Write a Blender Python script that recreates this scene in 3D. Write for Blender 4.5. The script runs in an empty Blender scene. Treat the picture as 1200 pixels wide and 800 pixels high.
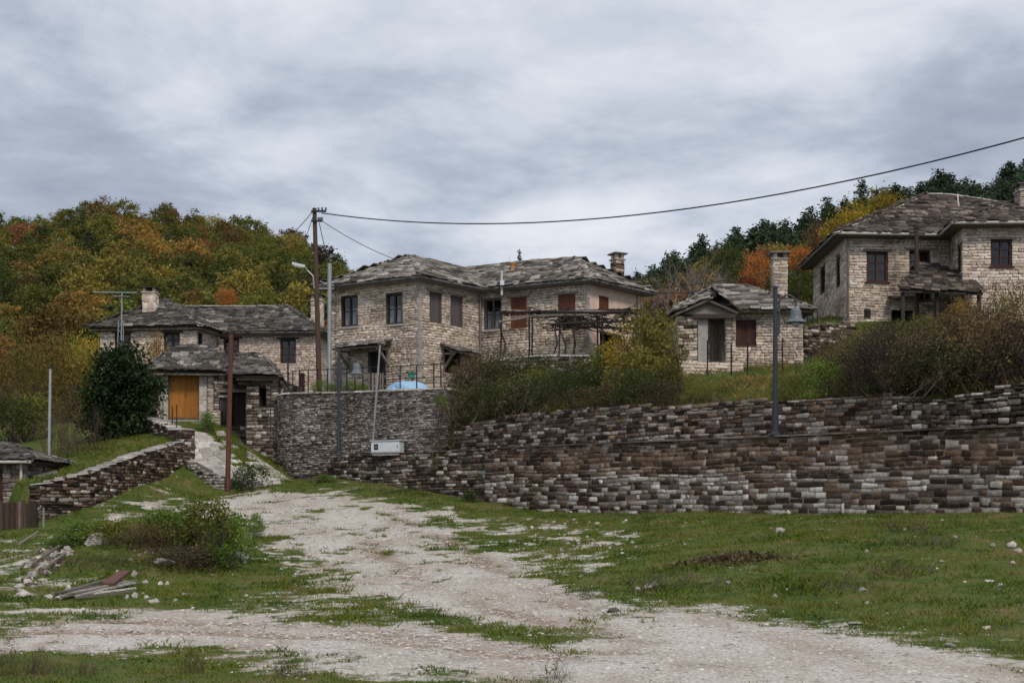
import bpy, math, random
import numpy as np
from mathutils import Vector, Matrix
random.seed(7)
rng = np.random.default_rng(7)
R = math.radians
scene = bpy.context.scene
COL = scene.collection

# ------------------------------------------------------------------ camera, sky, sun, exposure
F, EYE = 1500.0, 1.6                       # focal length in photo pixels (1200 wide), eye height in metres
cam = bpy.data.cameras.new('camera')
cam.sensor_width = 36.0
cam.lens = 45.0
cam.shift_y = 200.0 / 1200.0
cam.clip_start, cam.clip_end = 0.1, 2000.0
camo = bpy.data.objects.new('camera', cam)
camo.location = (0, 0, EYE)
camo.rotation_euler = (R(90), 0, 0)
COL.objects.link(camo)
scene.camera = camo

SUN_EL, SUN_AZ = R(48), R(157)             # azimuth from +Y, clockwise
world = bpy.data.worlds.new('World')
scene.world = world
world.use_nodes = True
nt = world.node_tree
nt.nodes.clear()
def N(t, typ, **kw):
    n = t.nodes.new(typ)
    for k, v in kw.items():
        if k in n.inputs.keys() if hasattr(n.inputs, 'keys') else False:
            n.inputs[k].default_value = v
        else:
            setattr(n, k, v)
    return n
def link(t, a, b): t.links.new(a, b)
def math_node(t, op, a, b=None, clamp=False):
    n = t.nodes.new('ShaderNodeMath'); n.operation = op; n.use_clamp = clamp
    for i, x in enumerate((a, b)):
        if x is None: continue
        if isinstance(x, (int, float)): n.inputs[i].default_value = x
        else: t.links.new(x, n.inputs[i])
    return n.outputs[0]
def mix_col(t, fac, a, b, mode='MIX'):
    n = t.nodes.new('ShaderNodeMix'); n.data_type = 'RGBA'; n.blend_type = mode
    for sock, x in ((n.inputs[0], fac), (n.inputs[6], a), (n.inputs[7], b)):
        if isinstance(x, (int, float)): sock.default_value = x
        elif isinstance(x, tuple): sock.default_value = (*x, 1) if len(x) == 3 else x
        else: t.links.new(x, sock)
    return n.outputs[2]
def ramp(t, fac, stops, interp='LINEAR'):
    n = t.nodes.new('ShaderNodeValToRGB'); n.color_ramp.interpolation = interp
    e = n.color_ramp.elements
    while len(e) < len(stops): e.new(0.5)
    for i, (p, c) in enumerate(stops):
        e[i].position = p; e[i].color = (*c, 1) if len(c) == 3 else c
    t.links.new(fac, n.inputs[0])
    return n.outputs[0]
def noise(t, vec, scale, detail=4, rough=.55, dist=0.0):
    n = t.nodes.new('ShaderNodeTexNoise')
    n.inputs['Scale'].default_value = scale; n.inputs['Detail'].default_value = detail
    n.inputs['Roughness'].default_value = rough; n.inputs['Distortion'].default_value = dist
    if vec is not None: t.links.new(vec, n.inputs['Vector'])
    return n.outputs[0]
def mapping(t, vec, scale=(1, 1, 1), rot=(0, 0, 0), loc=(0, 0, 0)):
    n = t.nodes.new('ShaderNodeMapping')
    n.inputs['Scale'].default_value = scale; n.inputs['Rotation'].default_value = rot; n.inputs['Location'].default_value = loc
    t.links.new(vec, n.inputs['Vector'])
    return n.outputs[0]

def build_world():
    sky = nt.nodes.new('ShaderNodeTexSky'); sky.sky_type = 'NISHITA'; sky.sun_disc = False
    sky.sun_elevation = SUN_EL; sky.sun_rotation = SUN_AZ
    tc = nt.nodes.new('ShaderNodeTexCoord')
    sp = nt.nodes.new('ShaderNodeSeparateXYZ'); link(nt, tc.outputs['Generated'], sp.inputs[0])
    z = math_node(nt, 'ADD', math_node(nt, 'MAXIMUM', sp.outputs[2], 0.0), 0.22)
    cb = nt.nodes.new('ShaderNodeCombineXYZ')
    link(nt, math_node(nt, 'DIVIDE', sp.outputs[0], z), cb.inputs[0])
    link(nt, math_node(nt, 'DIVIDE', sp.outputs[1], z), cb.inputs[1])
    v1 = mapping(nt, cb.outputs[0], (1.15, 1.25, 1), (0, 0, R(-24)), (2.3, 0.7, 0))
    n1 = noise(nt, v1, 1.0, 8, .56, .35)
    v2 = mapping(nt, cb.outputs[0], (2.9, 3.4, 1), (0, 0, R(-30)), (5.1, 3.3, 0))
    n2 = noise(nt, v2, 1.2, 7, .6, .3)
    s = math_node(nt, 'ADD', math_node(nt, 'MULTIPLY', n1, .70), math_node(nt, 'MULTIPLY', n2, .30))
    cl = ramp(nt, s, [(.34, (1.95, 2.25, 2.85)), (.43, (2.8, 3.12, 3.72)), (.495, (3.9, 4.2, 4.78)), (.56, (4.9, 5.08, 5.48)), (.66, (5.75, 5.86, 6.08))])
    c = mix_col(nt, .95, sky.outputs[0], cl)
    bg = nt.nodes.new('ShaderNodeBackground'); bg.inputs['Strength'].default_value = 0.1
    link(nt, c, bg.inputs['Color'])
    out = nt.nodes.new('ShaderNodeOutputWorld'); link(nt, bg.outputs[0], out.inputs['Surface'])
build_world()

sun = bpy.data.lights.new('sun', 'SUN')
sun.energy, sun.angle, sun.color = 1.5, R(11), (1.0, .90, .78)
suno = bpy.data.objects.new('sun', sun)
_d = Vector((math.sin(SUN_AZ) * math.cos(SUN_EL), math.cos(SUN_AZ) * math.cos(SUN_EL), math.sin(SUN_EL)))
suno.rotation_euler = _d.to_track_quat('Z', 'Y').to_euler()
suno.location = _d * 80
COL.objects.link(suno)
scene.view_settings.view_transform = 'Standard'
scene.view_settings.look = 'None'
scene.view_settings.exposure = 0.62
scene.view_settings.gamma = 1.0
scene.view_settings.use_curve_mapping = False
scene.cycles.max_bounces = 5
scene.cycles.transparent_max_bounces = 6

# ------------------------------------------------------------------ materials
def new_mat(name):
    m = bpy.data.materials.new(name); m.use_nodes = True
    t = m.node_tree; t.nodes.clear()
    o = t.nodes.new('ShaderNodeOutputMaterial')
    b = t.nodes.new('ShaderNodeBsdfPrincipled')
    b.inputs['Specular IOR Level'].default_value = .25
    t.links.new(b.outputs[0], o.inputs['Surface'])
    return m, t, b, o
def bump(t, b, h, strength=.4, dist=.02):
    n = t.nodes.new('ShaderNodeBump'); n.inputs['Strength'].default_value = strength; n.inputs['Distance'].default_value = dist
    t.links.new(h, n.inputs['Height']); t.links.new(n.outputs[0], b.inputs['Normal'])
def rnd(t):
    """a random number per piece: per object for single pieces, per island for joined ones"""
    g = t.nodes.new('ShaderNodeNewGeometry'); o = t.nodes.new('ShaderNodeObjectInfo')
    return math_node(t, 'FRACT', math_node(t, 'ADD', g.outputs['Random Per Island'], o.outputs['Random'])), g.outputs['Position']
def stone_mat(name, stops, patch=None, patch_scale=.6, patch_amt=.5, grain=14, contrast=.5, lichen=None):
    m, t, b, o = new_mat(name)
    r, pos = rnd(t)
    c = ramp(t, r, stops)
    if patch:
        f = ramp(t, noise(t, mapping(t, pos, (.7, .7, 2.6)), patch_scale, 4), [(.42, (0, 0, 0)), (.62, (patch_amt,) * 3)])
        c = mix_col(t, f, c, mix_col(t, 1.0, c, patch, 'MULTIPLY'))
    n1 = noise(t, pos, grain, 5, .65)
    g = ramp(t, n1, [(.28, (1 - contrast,) * 3), (.72, (1 + contrast * .7,) * 3)])
    c = mix_col(t, 1.0, c, g, 'MULTIPLY')
    if lichen:
        f = ramp(t, noise(t, pos, 5.5, 5, .7), [(.56, (0, 0, 0)), (.66, (.75,) * 3)])
        c = mix_col(t, f, c, lichen)
    t.links.new(c, b.inputs['Base Color'])
    b.inputs['Roughness'].default_value = .92
    bump(t, b, noise(t, pos, grain * 1.7, 5, .7), .55, .03)
    return m
def plain_mat(name, col, rough=.8, var=.25, scale=6, metal=0.0, stretch=(1, 1, 1), col2=None, bumps=.2):
    m, t, b, o = new_mat(name)
    r, pos = rnd(t)
    n1 = noise(t, mapping(t, pos, stretch), scale, 5, .6)
    c2 = col2 or tuple(x * (1 - var * 1.6) for x in col)
    c = mix_col(t, ramp(t, n1, [(.32, (0, 0, 0)), (.68, (1, 1, 1))]), c2, tuple(x * (1 + var * .4) for x in col))
    k = ramp(t, r, [(0, (1 - var,) * 3), (1, (1 + var,) * 3)])
    c = mix_col(t, 1.0, c, k, 'MULTIPLY')
    t.links.new(c, b.inputs['Base Color'])
    b.inputs['Roughness'].default_value = rough; b.inputs['Metallic'].default_value = metal
    if bumps: bump(t, b, n1, bumps, .02)
    return m
def leaf_mat(name, a, b2, c3=None, trans=.38, gain=1.36):
    a, b2 = tuple(x * gain for x in a), tuple(x * gain for x in b2); c3 = tuple(x * gain for x in c3) if c3 else None
    m, t, b, o = new_mat(name)
    g = t.nodes.new('ShaderNodeNewGeometry'); oi = t.nodes.new('ShaderNodeObjectInfo'); tc = t.nodes.new('ShaderNodeTexCoord')
    st = [(0, a), (.6, b2)] + ([(.97, c3)] if c3 else [])
    mixr = math_node(t, 'ADD', math_node(t, 'MULTIPLY', g.outputs['Random Per Island'], .55),
                     math_node(t, 'MULTIPLY', ramp(t, noise(t, tc.outputs['Object'], .75, 3), [(.3, (0, 0, 0)), (.7, (1, 1, 1))]), .45))
    c = ramp(t, mixr, st)
    k = ramp(t, oi.outputs['Random'], [(0, (.55, .58, .62)), (.5, (1, .98, .95)), (1, (1.5, 1.38, 1.25))])
    c = mix_col(t, 1.0, c, k, 'MULTIPLY')
    t.links.new(c, b.inputs['Base Color']); b.inputs['Roughness'].default_value = .75
    tr = t.nodes.new('ShaderNodeBsdfTranslucent'); t.links.new(c, tr.inputs['Color'])
    mx = t.nodes.new('ShaderNodeMixShader'); mx.inputs[0].default_value = trans
    t.links.new(b.outputs[0], mx.inputs[1]); t.links.new(tr.outputs[0], mx.inputs[2]); t.links.new(mx.outputs[0], o.inputs['Surface'])
    return m

M = {}
# pale dressed limestone of the houses
M['house_stone'] = stone_mat('house_stone', [(0, (.30, .245, .205)), (.07, (.47, .39, .32)), (.5, (.59, .495, .41)), (.85, (.67, .575, .485)), (1, (.74, .67, .61))],
                             patch=(.52, .50, .50), patch_scale=.75, patch_amt=.85, contrast=.3)
M['house_stone_pink'] = stone_mat('house_stone_pink', [(0, (.38, .305, .26)), (.15, (.52, .43, .37)), (.6, (.64, .54, .47)), (1, (.74, .66, .59))],
                             patch=(.75, .70, .67), patch_scale=.5, patch_amt=.6, contrast=.3)
M['rubble'] = stone_mat('rubble', [(0, (.035, .028, .024)), (.3, (.10, .078, .062)), (.5, (.20, .165, .135)), (.68, (.15, .13, .115)), (.8, (.34, .31, .28)), (1, (.60, .57, .53))],
                        patch=(.6, .52, .45), patch_scale=.45, patch_amt=.6)
M['dark_wall'] = stone_mat('dark_wall', [(0, (.026, .018, .015)), (.34, (.075, .050, .038)), (.58, (.14, .10, .076)), (.75, (.21, .17, .14)), (.88, (.33, .30, .27)), (.95, (.55, .52, .48)), (1, (.68, .65, .62))],
                           patch=(.5, .40, .33), patch_scale=.5, patch_amt=.75, contrast=.45)
M['brown_wall'] = stone_mat('brown_wall', [(0, (.035, .024, .017)), (.3, (.10, .066, .046)), (.6, (.19, .132, .09)), (.85, (.27, .20, .145)), (.97, (.34, .29, .24)), (1, (.55, .51, .46))],
                           patch=(.42, .34, .28), patch_scale=.8, patch_amt=.75, contrast=.5)
M['grey_wall'] = stone_mat('grey_wall', [(0, (.09, .073, .066)), (.22, (.21, .175, .16)), (.6, (.33, .285, .26)), (.85, (.42, .375, .345)), (1, (.56, .52, .48))],
                           patch=(.5, .46, .44), patch_scale=.5, patch_amt=.7)
M['slate'] = stone_mat('slate', [(0, (.055, .05, .046)), (.3, (.125, .115, .105)), (.55, (.20, .185, .168)), (.8, (.30, .28, .255)), (1, (.44, .42, .385))],
                       patch=(.6, .58, .55), patch_scale=.4, patch_amt=.5, grain=9, contrast=.45)
M['slate_dark'] = stone_mat('slate_dark', [(0, (.035, .032, .03)), (.4, (.085, .078, .072)), (.75, (.14, .13, .12)), (.92, (.23, .215, .2)), (1, (.40, .38, .35))],
                       patch=(.5, .48, .46), patch_scale=.5, patch_amt=.7, grain=9, contrast=.6)
M['slate_brown'] = stone_mat('slate_brown', [(0, (.03, .024, .02)), (.45, (.075, .06, .05)), (.8, (.12, .1, .085)), (1, (.24, .21, .18))],
                       patch=(.5, .46, .43), patch_scale=.5, patch_amt=.7, grain=9, contrast=.6)
M['ledge'] = stone_mat('ledge', [(0, (.03, .025, .02)), (.6, (.075, .06, .05)), (1, (.13, .11, .095))], grain=10)  # darkened so the capstones carry the ledge's thin shade line
M['cap'] = stone_mat('cap', [(0, (.26, .24, .215)), (.5, (.40, .375, .34)), (1, (.56, .53, .49))], grain=10)
M['mortar'] = plain_mat('mortar', (.27, .225, .185), .95, .3, 5)
M['mortar_house'] = plain_mat('mortar_house', (.15, .12, .10), .95, .3, 5)
M['mortar_pink'] = plain_mat('mortar_pink', (.27, .205, .165), .95, .3, 5)
M['mortar_dark'] = plain_mat('mortar_dark', (.045, .036, .03), .95, .3, 5)
M['mortar_grey'] = plain_mat('mortar_grey', (.13, .11, .098), .95, .3, 5)
M['plaster'] = plain_mat('plaster', (.60, .47, .385), .9, .12, 2.5)
M['grey_stone'] = plain_mat('grey_stone', (.36, .335, .32), .9, .18, 7)
M['rock'] = plain_mat('rock', (.46, .43, .395), .95, .3, 9, bumps=.5)
M['rock_dark'] = plain_mat('rock_dark', (.09, .075, .065), .95, .25, 9, bumps=.5)
M['wood_dark'] = plain_mat('wood_dark', (.042, .033, .028), .75, .3, 5, stretch=(6, 6, 1))
M['wood_brown'] = plain_mat('wood_brown', (.13, .045, .024), .65, .22, 4, stretch=(8, 8, .6))
M['wood_maroon'] = plain_mat('wood_maroon', (.055, .022, .017), .65, .22, 4, stretch=(8, 8, .6))
M['wood_orange'] = plain_mat('wood_orange', (.40, .165, .03), .6, .26, 4, stretch=(8, 8, .5))
M['wood_grey'] = plain_mat('wood_grey', (.21, .18, .155), .85, .3, 5, stretch=(5, 5, .8))
M['pole_wood'] = plain_mat('pole_wood', (.085, .055, .042), .8, .25, 5, stretch=(6, 6, .6))
M['rust'] = plain_mat('rust', (.105, .048, .034), .75, .25, 5, stretch=(3, 3, .7))
M['shutter_grey'] = plain_mat('shutter_grey', (.10, .085, .085), .7, .15, 4, stretch=(8, 8, .6))
M['iron'] = plain_mat('iron', (.022, .022, .026), .5, .2, 8, bumps=0)
M['lamp_paint'] = plain_mat('lamp_paint', (.045, .052, .066), .45, .15, 8, bumps=0)
M['lamp_bell'] = plain_mat('lamp_bell', (.13, .16, .18), .4, .12, 8, bumps=0)
M['galv'] = plain_mat('galv', (.33, .36, .38), .45, .12, 6, metal=.5, bumps=0)
M['white_metal'] = plain_mat('white_metal', (.56, .60, .64), .5, .06, 4, bumps=0)
M['gutter_grey'] = plain_mat('gutter_grey', (.14, .135, .135), .5, .15, 5, bumps=0)
M['gutter_pale'] = plain_mat('gutter_pale', (.46, .43, .41), .5, .12, 5, bumps=0)
M['blue_tarp'] = plain_mat('blue_tarp', (.30, .50, .74), .55, .1, 3)
M['green_plastic'] = plain_mat('green_plastic', (.02, .22, .13), .4, .1, 3, bumps=0)
M['curtain'] = plain_mat('curtain', (.50, .50, .50), .9, .12, 9, stretch=(6, 6, .3))
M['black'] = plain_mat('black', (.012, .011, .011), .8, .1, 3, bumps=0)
M['cable'] = plain_mat('cable', (.02, .02, .022), .6, .1, 3, bumps=0)
M['clay'] = plain_mat('clay', (.46, .21, .07), .8, .2, 5)
M['bark'] = plain_mat('bark', (.095, .075, .06), .95, .3, 6)
M['bark_pale'] = plain_mat('bark_pale', (.21, .175, .165), .9, .25, 6)
M['twig'] = plain_mat('twig', (.12, .085, .07), .9, .3, 6, bumps=0)
M['twig_red'] = plain_mat('twig_red', (.095, .062, .045), .9, .3, 6, bumps=0)
M['paving'] = stone_mat('paving', [(0, (.30, .28, .25)), (.5, (.44, .42, .385)), (1, (.58, .56, .52))], grain=8)
def glass_mat():
    m, t, b, o = new_mat('window_glass')
    gl = t.nodes.new('ShaderNodeBsdfGlossy'); gl.inputs['Roughness'].default_value = .04; gl.inputs['Color'].default_value = (.8, .82, .85, 1)
    tr = t.nodes.new('ShaderNodeBsdfTransparent'); tr.inputs['Color'].default_value = (.8, .83, .85, 1)
    mx = t.nodes.new("ShaderNodeMixShader")
    mx.inputs[0].default_value = .035; t.links.new(tr.outputs[0], mx.inputs[1]); t.links.new(gl.outputs[0], mx.inputs[2]); t.links.new(mx.outputs[0], o.inputs['Surface'])
    return m
M['glass'] = glass_mat()
LEAF = {
 'dark green': leaf_mat('leaf_dark_green', (.014, .024, .008), (.042, .060, .017), (.08, .095, .028), .35, 1.2),
 'olive green': leaf_mat('leaf_olive', (.03, .040, .010), (.095, .108, .022), (.17, .165, .035)),
 'yellow olive': leaf_mat('leaf_yellow_olive', (.052, .050, .012), (.16, .14, .032), (.25, .205, .045)),
 'golden brown': leaf_mat('leaf_golden_brown', (.065, .045, .012), (.185, .12, .032), (.28, .18, .045)),
 'rusty brown': leaf_mat('leaf_rusty', (.055, .03, .016), (.15, .075, .035), (.21, .10, .04)),
 'bright orange': leaf_mat('leaf_orange', (.11, .045, .016), (.27, .11, .032), (.36, .155, .04)),
 'red': leaf_mat('leaf_red', (.10, .02, .012), (.26, .05, .025), (.33, .08, .03)),
 'yellow': leaf_mat('leaf_yellow', (.10, .085, .012), (.30, .215, .022), (.42, .30, .03)),
 'pine green': leaf_mat('leaf_pine', (.012, .024, .015), (.034, .058, .032), (.075, .10, .045), .3, 1.5),
 'fresh green': leaf_mat('leaf_fresh', (.025, .05, .010), (.085, .15, .022), (.16, .24, .04), .4, 1.3),
 'deep green': leaf_mat('leaf_deep', (.010, .022, .007), (.028, .055, .014), (.085, .12, .035), .3, 1.0),
 'dead brown': leaf_mat('leaf_dead', (.038, .028, .017), (.105, .080, .042), (.165, .125, .06), .3, 1.08),
 'purple brown': leaf_mat('leaf_purple', (.028, .019, .017), (.075, .050, .042), (.11, .075, .055), .3, 1.05),
 'grey green': leaf_mat('leaf_grey_green', (.022, .028, .012), (.065, .075, .030), (.11, .11, .045), .3, 1.1),
}
def grass_material():
    m, t, b, o = new_mat('grass_blade')
    g = t.nodes.new('ShaderNodeNewGeometry')
    big = ramp(t, noise(t, g.outputs['Position'], .45, 5, .65), [(.3, (0, 0, 0)), (.7, (1, 1, 1))])
    r = math_node(t, 'ADD', math_node(t, 'MULTIPLY', g.outputs['Random Per Island'], .42), math_node(t, 'MULTIPLY', big, .58))
    c = ramp(t, r, [(.18, (.022, .046, .005)), (.40, (.070, .118, .009)), (.56, (.140, .178, .016)), (.68, (.185, .180, .032)), (.80, (.18, .132, .055)), (.95, (.22, .165, .09))])
    t.links.new(c, b.inputs['Base Color']); b.inputs['Roughness'].default_value = .7
    tr = t.nodes.new('ShaderNodeBsdfTranslucent'); t.links.new(c, tr.inputs['Color'])
    mx = t.nodes.new('ShaderNodeMixShader'); mx.inputs[0].default_value = .3
    t.links.new(b.outputs[0], mx.inputs[1]); t.links.new(tr.outputs[0], mx.inputs[2]); t.links.new(mx.outputs[0], o.inputs['Surface'])
    return m
M['grass'] = grass_material()
M['dry_grass'] = leaf_mat('dry_grass', (.06, .05, .02), (.16, .13, .045), (.27, .215, .09))
M['wild_grass'] = leaf_mat('wild_grass', (.03, .05, .012), (.08, .115, .025), (.16, .15, .05))
def ground_material():
    m, t, b, o = new_mat('ground_soil')
    g = t.nodes.new('ShaderNodeNewGeometry'); pos = g.outputs['Position']
    at = t.nodes.new('ShaderNodeAttribute'); at.attribute_name = 'bare'
    n_f = noise(t, pos, 3.2, 6, .68); n_m = noise(t, pos, .8, 4, .6); n_g = noise(t, pos, 22, 4, .7)
    f = math_node(t, 'ADD', at.outputs['Fac'], math_node(t, 'MULTIPLY', math_node(t, 'SUBTRACT', n_f, .5), 1.1))
    f = ramp(t, f, [(.40, (0, 0, 0)), (.60, (1, 1, 1))])
    soil = ramp(t, math_node(t, 'ADD', math_node(t, 'MULTIPLY', n_m, .6), math_node(t, 'MULTIPLY', n_f, .4)),
                [(.36, (.028, .050, .006)), (.48, (.060, .090, .012)), (.57, (.095, .095, .025)), (.67, (.15, .11, .06))])
    grit = ramp(t, n_g, [(.25, (.14, .122, .10)), (.39, (.34, .315, .285)), (.55, (.50, .475, .44)), (.72, (.66, .64, .605))])  # darkest stop paints crevice shade into the grit colour
    mud = ramp(t, noise(t, mapping(t, pos, (1.5, .6, 1), (0, 0, R(22))), .55, 5, .62), [(.42, (1, 1, 1)), (.66, (.70, .63, .56))])
    grit = mix_col(t, 1.0, grit, mud, 'MULTIPLY')
    am = t.nodes.new('ShaderNodeAttribute'); am.attribute_name = 'mud'
    grit = mix_col(t, am.outputs['Fac'], grit, mix_col(t, 1.0, grit, (.58, .46, .37), 'MULTIPLY'))
    t.links.new(mix_col(t, f, soil, grit), b.inputs['Base Color'])
    b.inputs['Roughness'].default_value = .95
    h = math_node(t, 'ADD', math_node(t, 'MULTIPLY', n_g, .4), n_f)
    bump(t, b, h, .6, .05)
    return m
M['ground'] = ground_material()
M['hill_soil'] = plain_mat('hill_soil', (.03, .027, .014), .95, .3, .6)  # soil colour darkened so gaps between the crowns look shaded
M['pebble'] = stone_mat('pebble', [(0, (.25, .22, .19)), (.4, (.44, .41, .37)), (1, (.66, .64, .60))], grain=20, contrast=.3)

# ------------------------------------------------------------------ helpers
Z = Vector((0, 0, 1))
ORG = {}
def P(u, v, Y): return Vector(((u - 600) / F * Y, Y, EYE + (600 - v) / F * Y))
def X(u, Y): return (u - 600) / F * Y
def ZV(v, Y): return EYE + (600 - v) / F * Y
def uv_of(p): return 600 + F * p[0] / p[1], 600 - F * (p[2] - EYE) / p[1]
def tag(o, label=None, cat=None, group=None, kind=None):
    if label: o['label'] = label
    if cat: o['category'] = cat
    if group: o['group'] = group
    if kind: o['kind'] = kind
    return o
def thing(name, label, cat, loc, group=None):
    o = bpy.data.objects.new(name, None); o.empty_display_size = .3
    o.location = loc; COL.objects.link(o)
    ORG[o.name] = Vector(loc)
    return tag(o, label, cat, group)
def np_mesh(name, v, faces, mats, mat_idx=None, smooth=False):
    v = np.asarray(v, dtype=np.float32).reshape(-1, 3); faces = np.asarray(faces, dtype=np.int32)
    me = bpy.data.meshes.new(name); k = faces.shape[1]
    me.vertices.add(len(v)); me.vertices.foreach_set('co', v.ravel())
    me.loops.add(faces.size); me.loops.foreach_set('vertex_index', faces.ravel())
    me.polygons.add(len(faces)); me.polygons.foreach_set('loop_start', np.arange(0, faces.size, k, dtype=np.int32))
    if mat_idx is not None: me.polygons.foreach_set('material_index', np.asarray(mat_idx, dtype=np.int32))
    for m in mats: me.materials.append(m)
    me.update(calc_edges=True); me.validate()
    if smooth: me.polygons.foreach_set('use_smooth', np.ones(len(faces), dtype=bool))
    return me
def place(name, me, parent=None, loc=None, kind=None):
    o = bpy.data.objects.new(name, me); COL.objects.link(o)
    if parent is not None:
        o.parent = parent; ORG[o.name] = ORG[parent.name]
    else:
        o.location = loc if loc is not None else (0, 0, 0); ORG[o.name] = Vector(o.location)
    if kind: o['kind'] = kind
    return o
class MB:
    def __init__(s): s.v = []; s.f = []; s.m = []
    def add(s, verts, faces, m=0):
        n = len(s.v); s.v.extend(tuple(p) for p in verts); s.f.extend(tuple(i + n for i in f) for f in faces); s.m.extend([m] * len(faces)); return s
    def obb(s, c, a, b, h, m=0):
        c = Vector(c); a = -a if a.cross(b).dot(h) < 0 else a; vs = [c + sx * a + sy * b + sz * h for sz in (-1, 1) for sx, sy in ((-1, -1), (1, -1), (1, 1), (-1, 1))]
        return s.add(vs, [(0, 3, 2, 1), (4, 5, 6, 7), (0, 1, 5, 4), (1, 2, 6, 5), (2, 3, 7, 6), (3, 0, 4, 7)], m)
    def box(s, x0, x1, y0, y1, z0, z1, m=0):
        return s.obb(((x0 + x1) / 2, (y0 + y1) / 2, (z0 + z1) / 2), Vector(((x1 - x0) / 2, 0, 0)), Vector((0, (y1 - y0) / 2, 0)), Vector((0, 0, (z1 - z0) / 2)), m)
    def beam(s, a, b, w, h, m=0, up=Z):
        a, b = Vector(a), Vector(b); d = b - a
        sd = d.cross(up)
        if sd.length < 1e-5: sd = d.cross(Vector((1, 0, 0)))
        sd.normalize(); u2 = sd.cross(d).normalized()
        return s.obb((a + b) / 2, d / 2, sd * w / 2, u2 * h / 2, m)
    def tube(s, pts, rad, n=8, m=0):
        pts = [Vector(p) for p in pts]; rad = rad if isinstance(rad, (list, tuple)) else [rad] * len(pts)
        vs, fs = [], []; ref = None
        for i, p in enumerate(pts):
            d = (pts[min(i + 1, len(pts) - 1)] - pts[max(i - 1, 0)]).normalized()
            if ref is None: ref = d.orthogonal()
            ref = (ref - d * ref.dot(d)).normalized(); q = d.cross(ref)
            for k in range(n):
                a = 2 * math.pi * k / n; vs.append(p + (ref * math.cos(a) + q * math.sin(a)) * rad[i])
        for i in range(len(pts) - 1):
            for k in range(n):
                fs.append((i * n + k, i * n + (k + 1) % n, (i + 1) * n + (k + 1) % n, (i + 1) * n + k))
        fs.append(tuple(range(n - 1, -1, -1))); fs.append(tuple(range(len(vs) - n, len(vs))))
        return s.add(vs, fs, m)
    def lathe(s, c, prof, n=14, m=0):
        c = Vector(c); vs, fs = [], []
        for r, z in prof:
            for k in range(n):
                a = 2 * math.pi * k / n; vs.append(c + Vector((r * math.cos(a), r * math.sin(a), z)))
        for i in range(len(prof) - 1):
            for k in range(n): fs.append((i * n + k, i * n + (k + 1) % n, (i + 1) * n + (k + 1) % n, (i + 1) * n + k))
        fs.append(tuple(range(n - 1, -1, -1))); fs.append(tuple(range(len(vs) - n, len(vs))))
        return s.add(vs, fs, m)
    def prism(s, poly, off, m=0):
        poly = [Vector(p) for p in poly]; off = Vector(off); n = len(poly)
        fs = [tuple(range(n)), tuple(range(2 * n - 1, n - 1, -1))] + [(i, i + n, (i + 1) % n + n, (i + 1) % n) for i in range(n)]
        return s.add(poly + [p + off for p in poly], fs, m)
    def build(s, name, mats, parent=None, loc=None, kind=None, smooth=False):
        mats = mats if isinstance(mats, (list, tuple)) else [mats]
        o0 = ORG[parent.name] if parent is not None else Vector(loc if loc is not None else (0, 0, 0))
        me = bpy.data.meshes.new(name)
        me.from_pydata([(p[0] - o0.x, p[1] - o0.y, p[2] - o0.z) for p in s.v], [], s.f)
        for m in mats: me.materials.append(m)
        me.polygons.foreach_set('material_index', s.m)
        if smooth: me.polygons.foreach_set('use_smooth', [True] * len(s.f))
        me.update()
        return place(name, me, parent, loc, kind)

# value noise in the plan
def vnoise(x, y, seed=0):
    xi, yi = np.floor(x).astype(np.int64), np.floor(y).astype(np.int64); fx, fy = x - xi, y - yi
    fx = fx * fx * (3 - 2 * fx); fy = fy * fy * (3 - 2 * fy)
    def h(a, b):
        n = (a * 374761393 + b * 668265263 + seed * 974711) & 0x7fffffff
        n = ((n ^ (n >> 13)) * 1274126177) & 0x7fffffff
        return ((n ^ (n >> 16)) & 0xffff) / 65535.0
    return (h(xi, yi) * (1 - fx) + h(xi + 1, yi) * fx) * (1 - fy) + (h(xi, yi + 1) * (1 - fx) + h(xi + 1, yi + 1) * fx) * fy
def fbm(x, y, seed=0, octs=4):
    s, a, t = 0, 1.0, 0
    for i in range(octs):
        s = s + a * vnoise(x * 2 ** i, y * 2 ** i, seed + i * 17); t += a; a *= .55
    return s / t
def in_poly(x, y, poly):
    x = np.asarray(x, float); y = np.asarray(y, float); r = np.zeros(x.shape, bool); n = len(poly)
    for i in range(n):
        x0, y0 = poly[i]; x1, y1 = poly[(i + 1) % n]
        if y0 == y1: continue
        c = ((y0 > y) != (y1 > y)) & (x < (x1 - x0) * (y - y0) / (y1 - y0) + x0)
        r ^= c
    return r
def poly_dist(x, y, poly, closed=True):
    d = np.full(np.shape(x), 1e9)
    for i in range(len(poly) if closed else len(poly) - 1):
        x0, y0 = poly[i]; x1, y1 = poly[(i + 1) % len(poly)]
        dx, dy = x1 - x0, y1 - y0; l2 = dx * dx + dy * dy + 1e-9
        t = np.clip(((x - x0) * dx + (y - y0) * dy) / l2, 0, 1)
        d = np.minimum(d, np.hypot(x - x0 - t * dx, y - y0 - t * dy))
    return d

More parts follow.
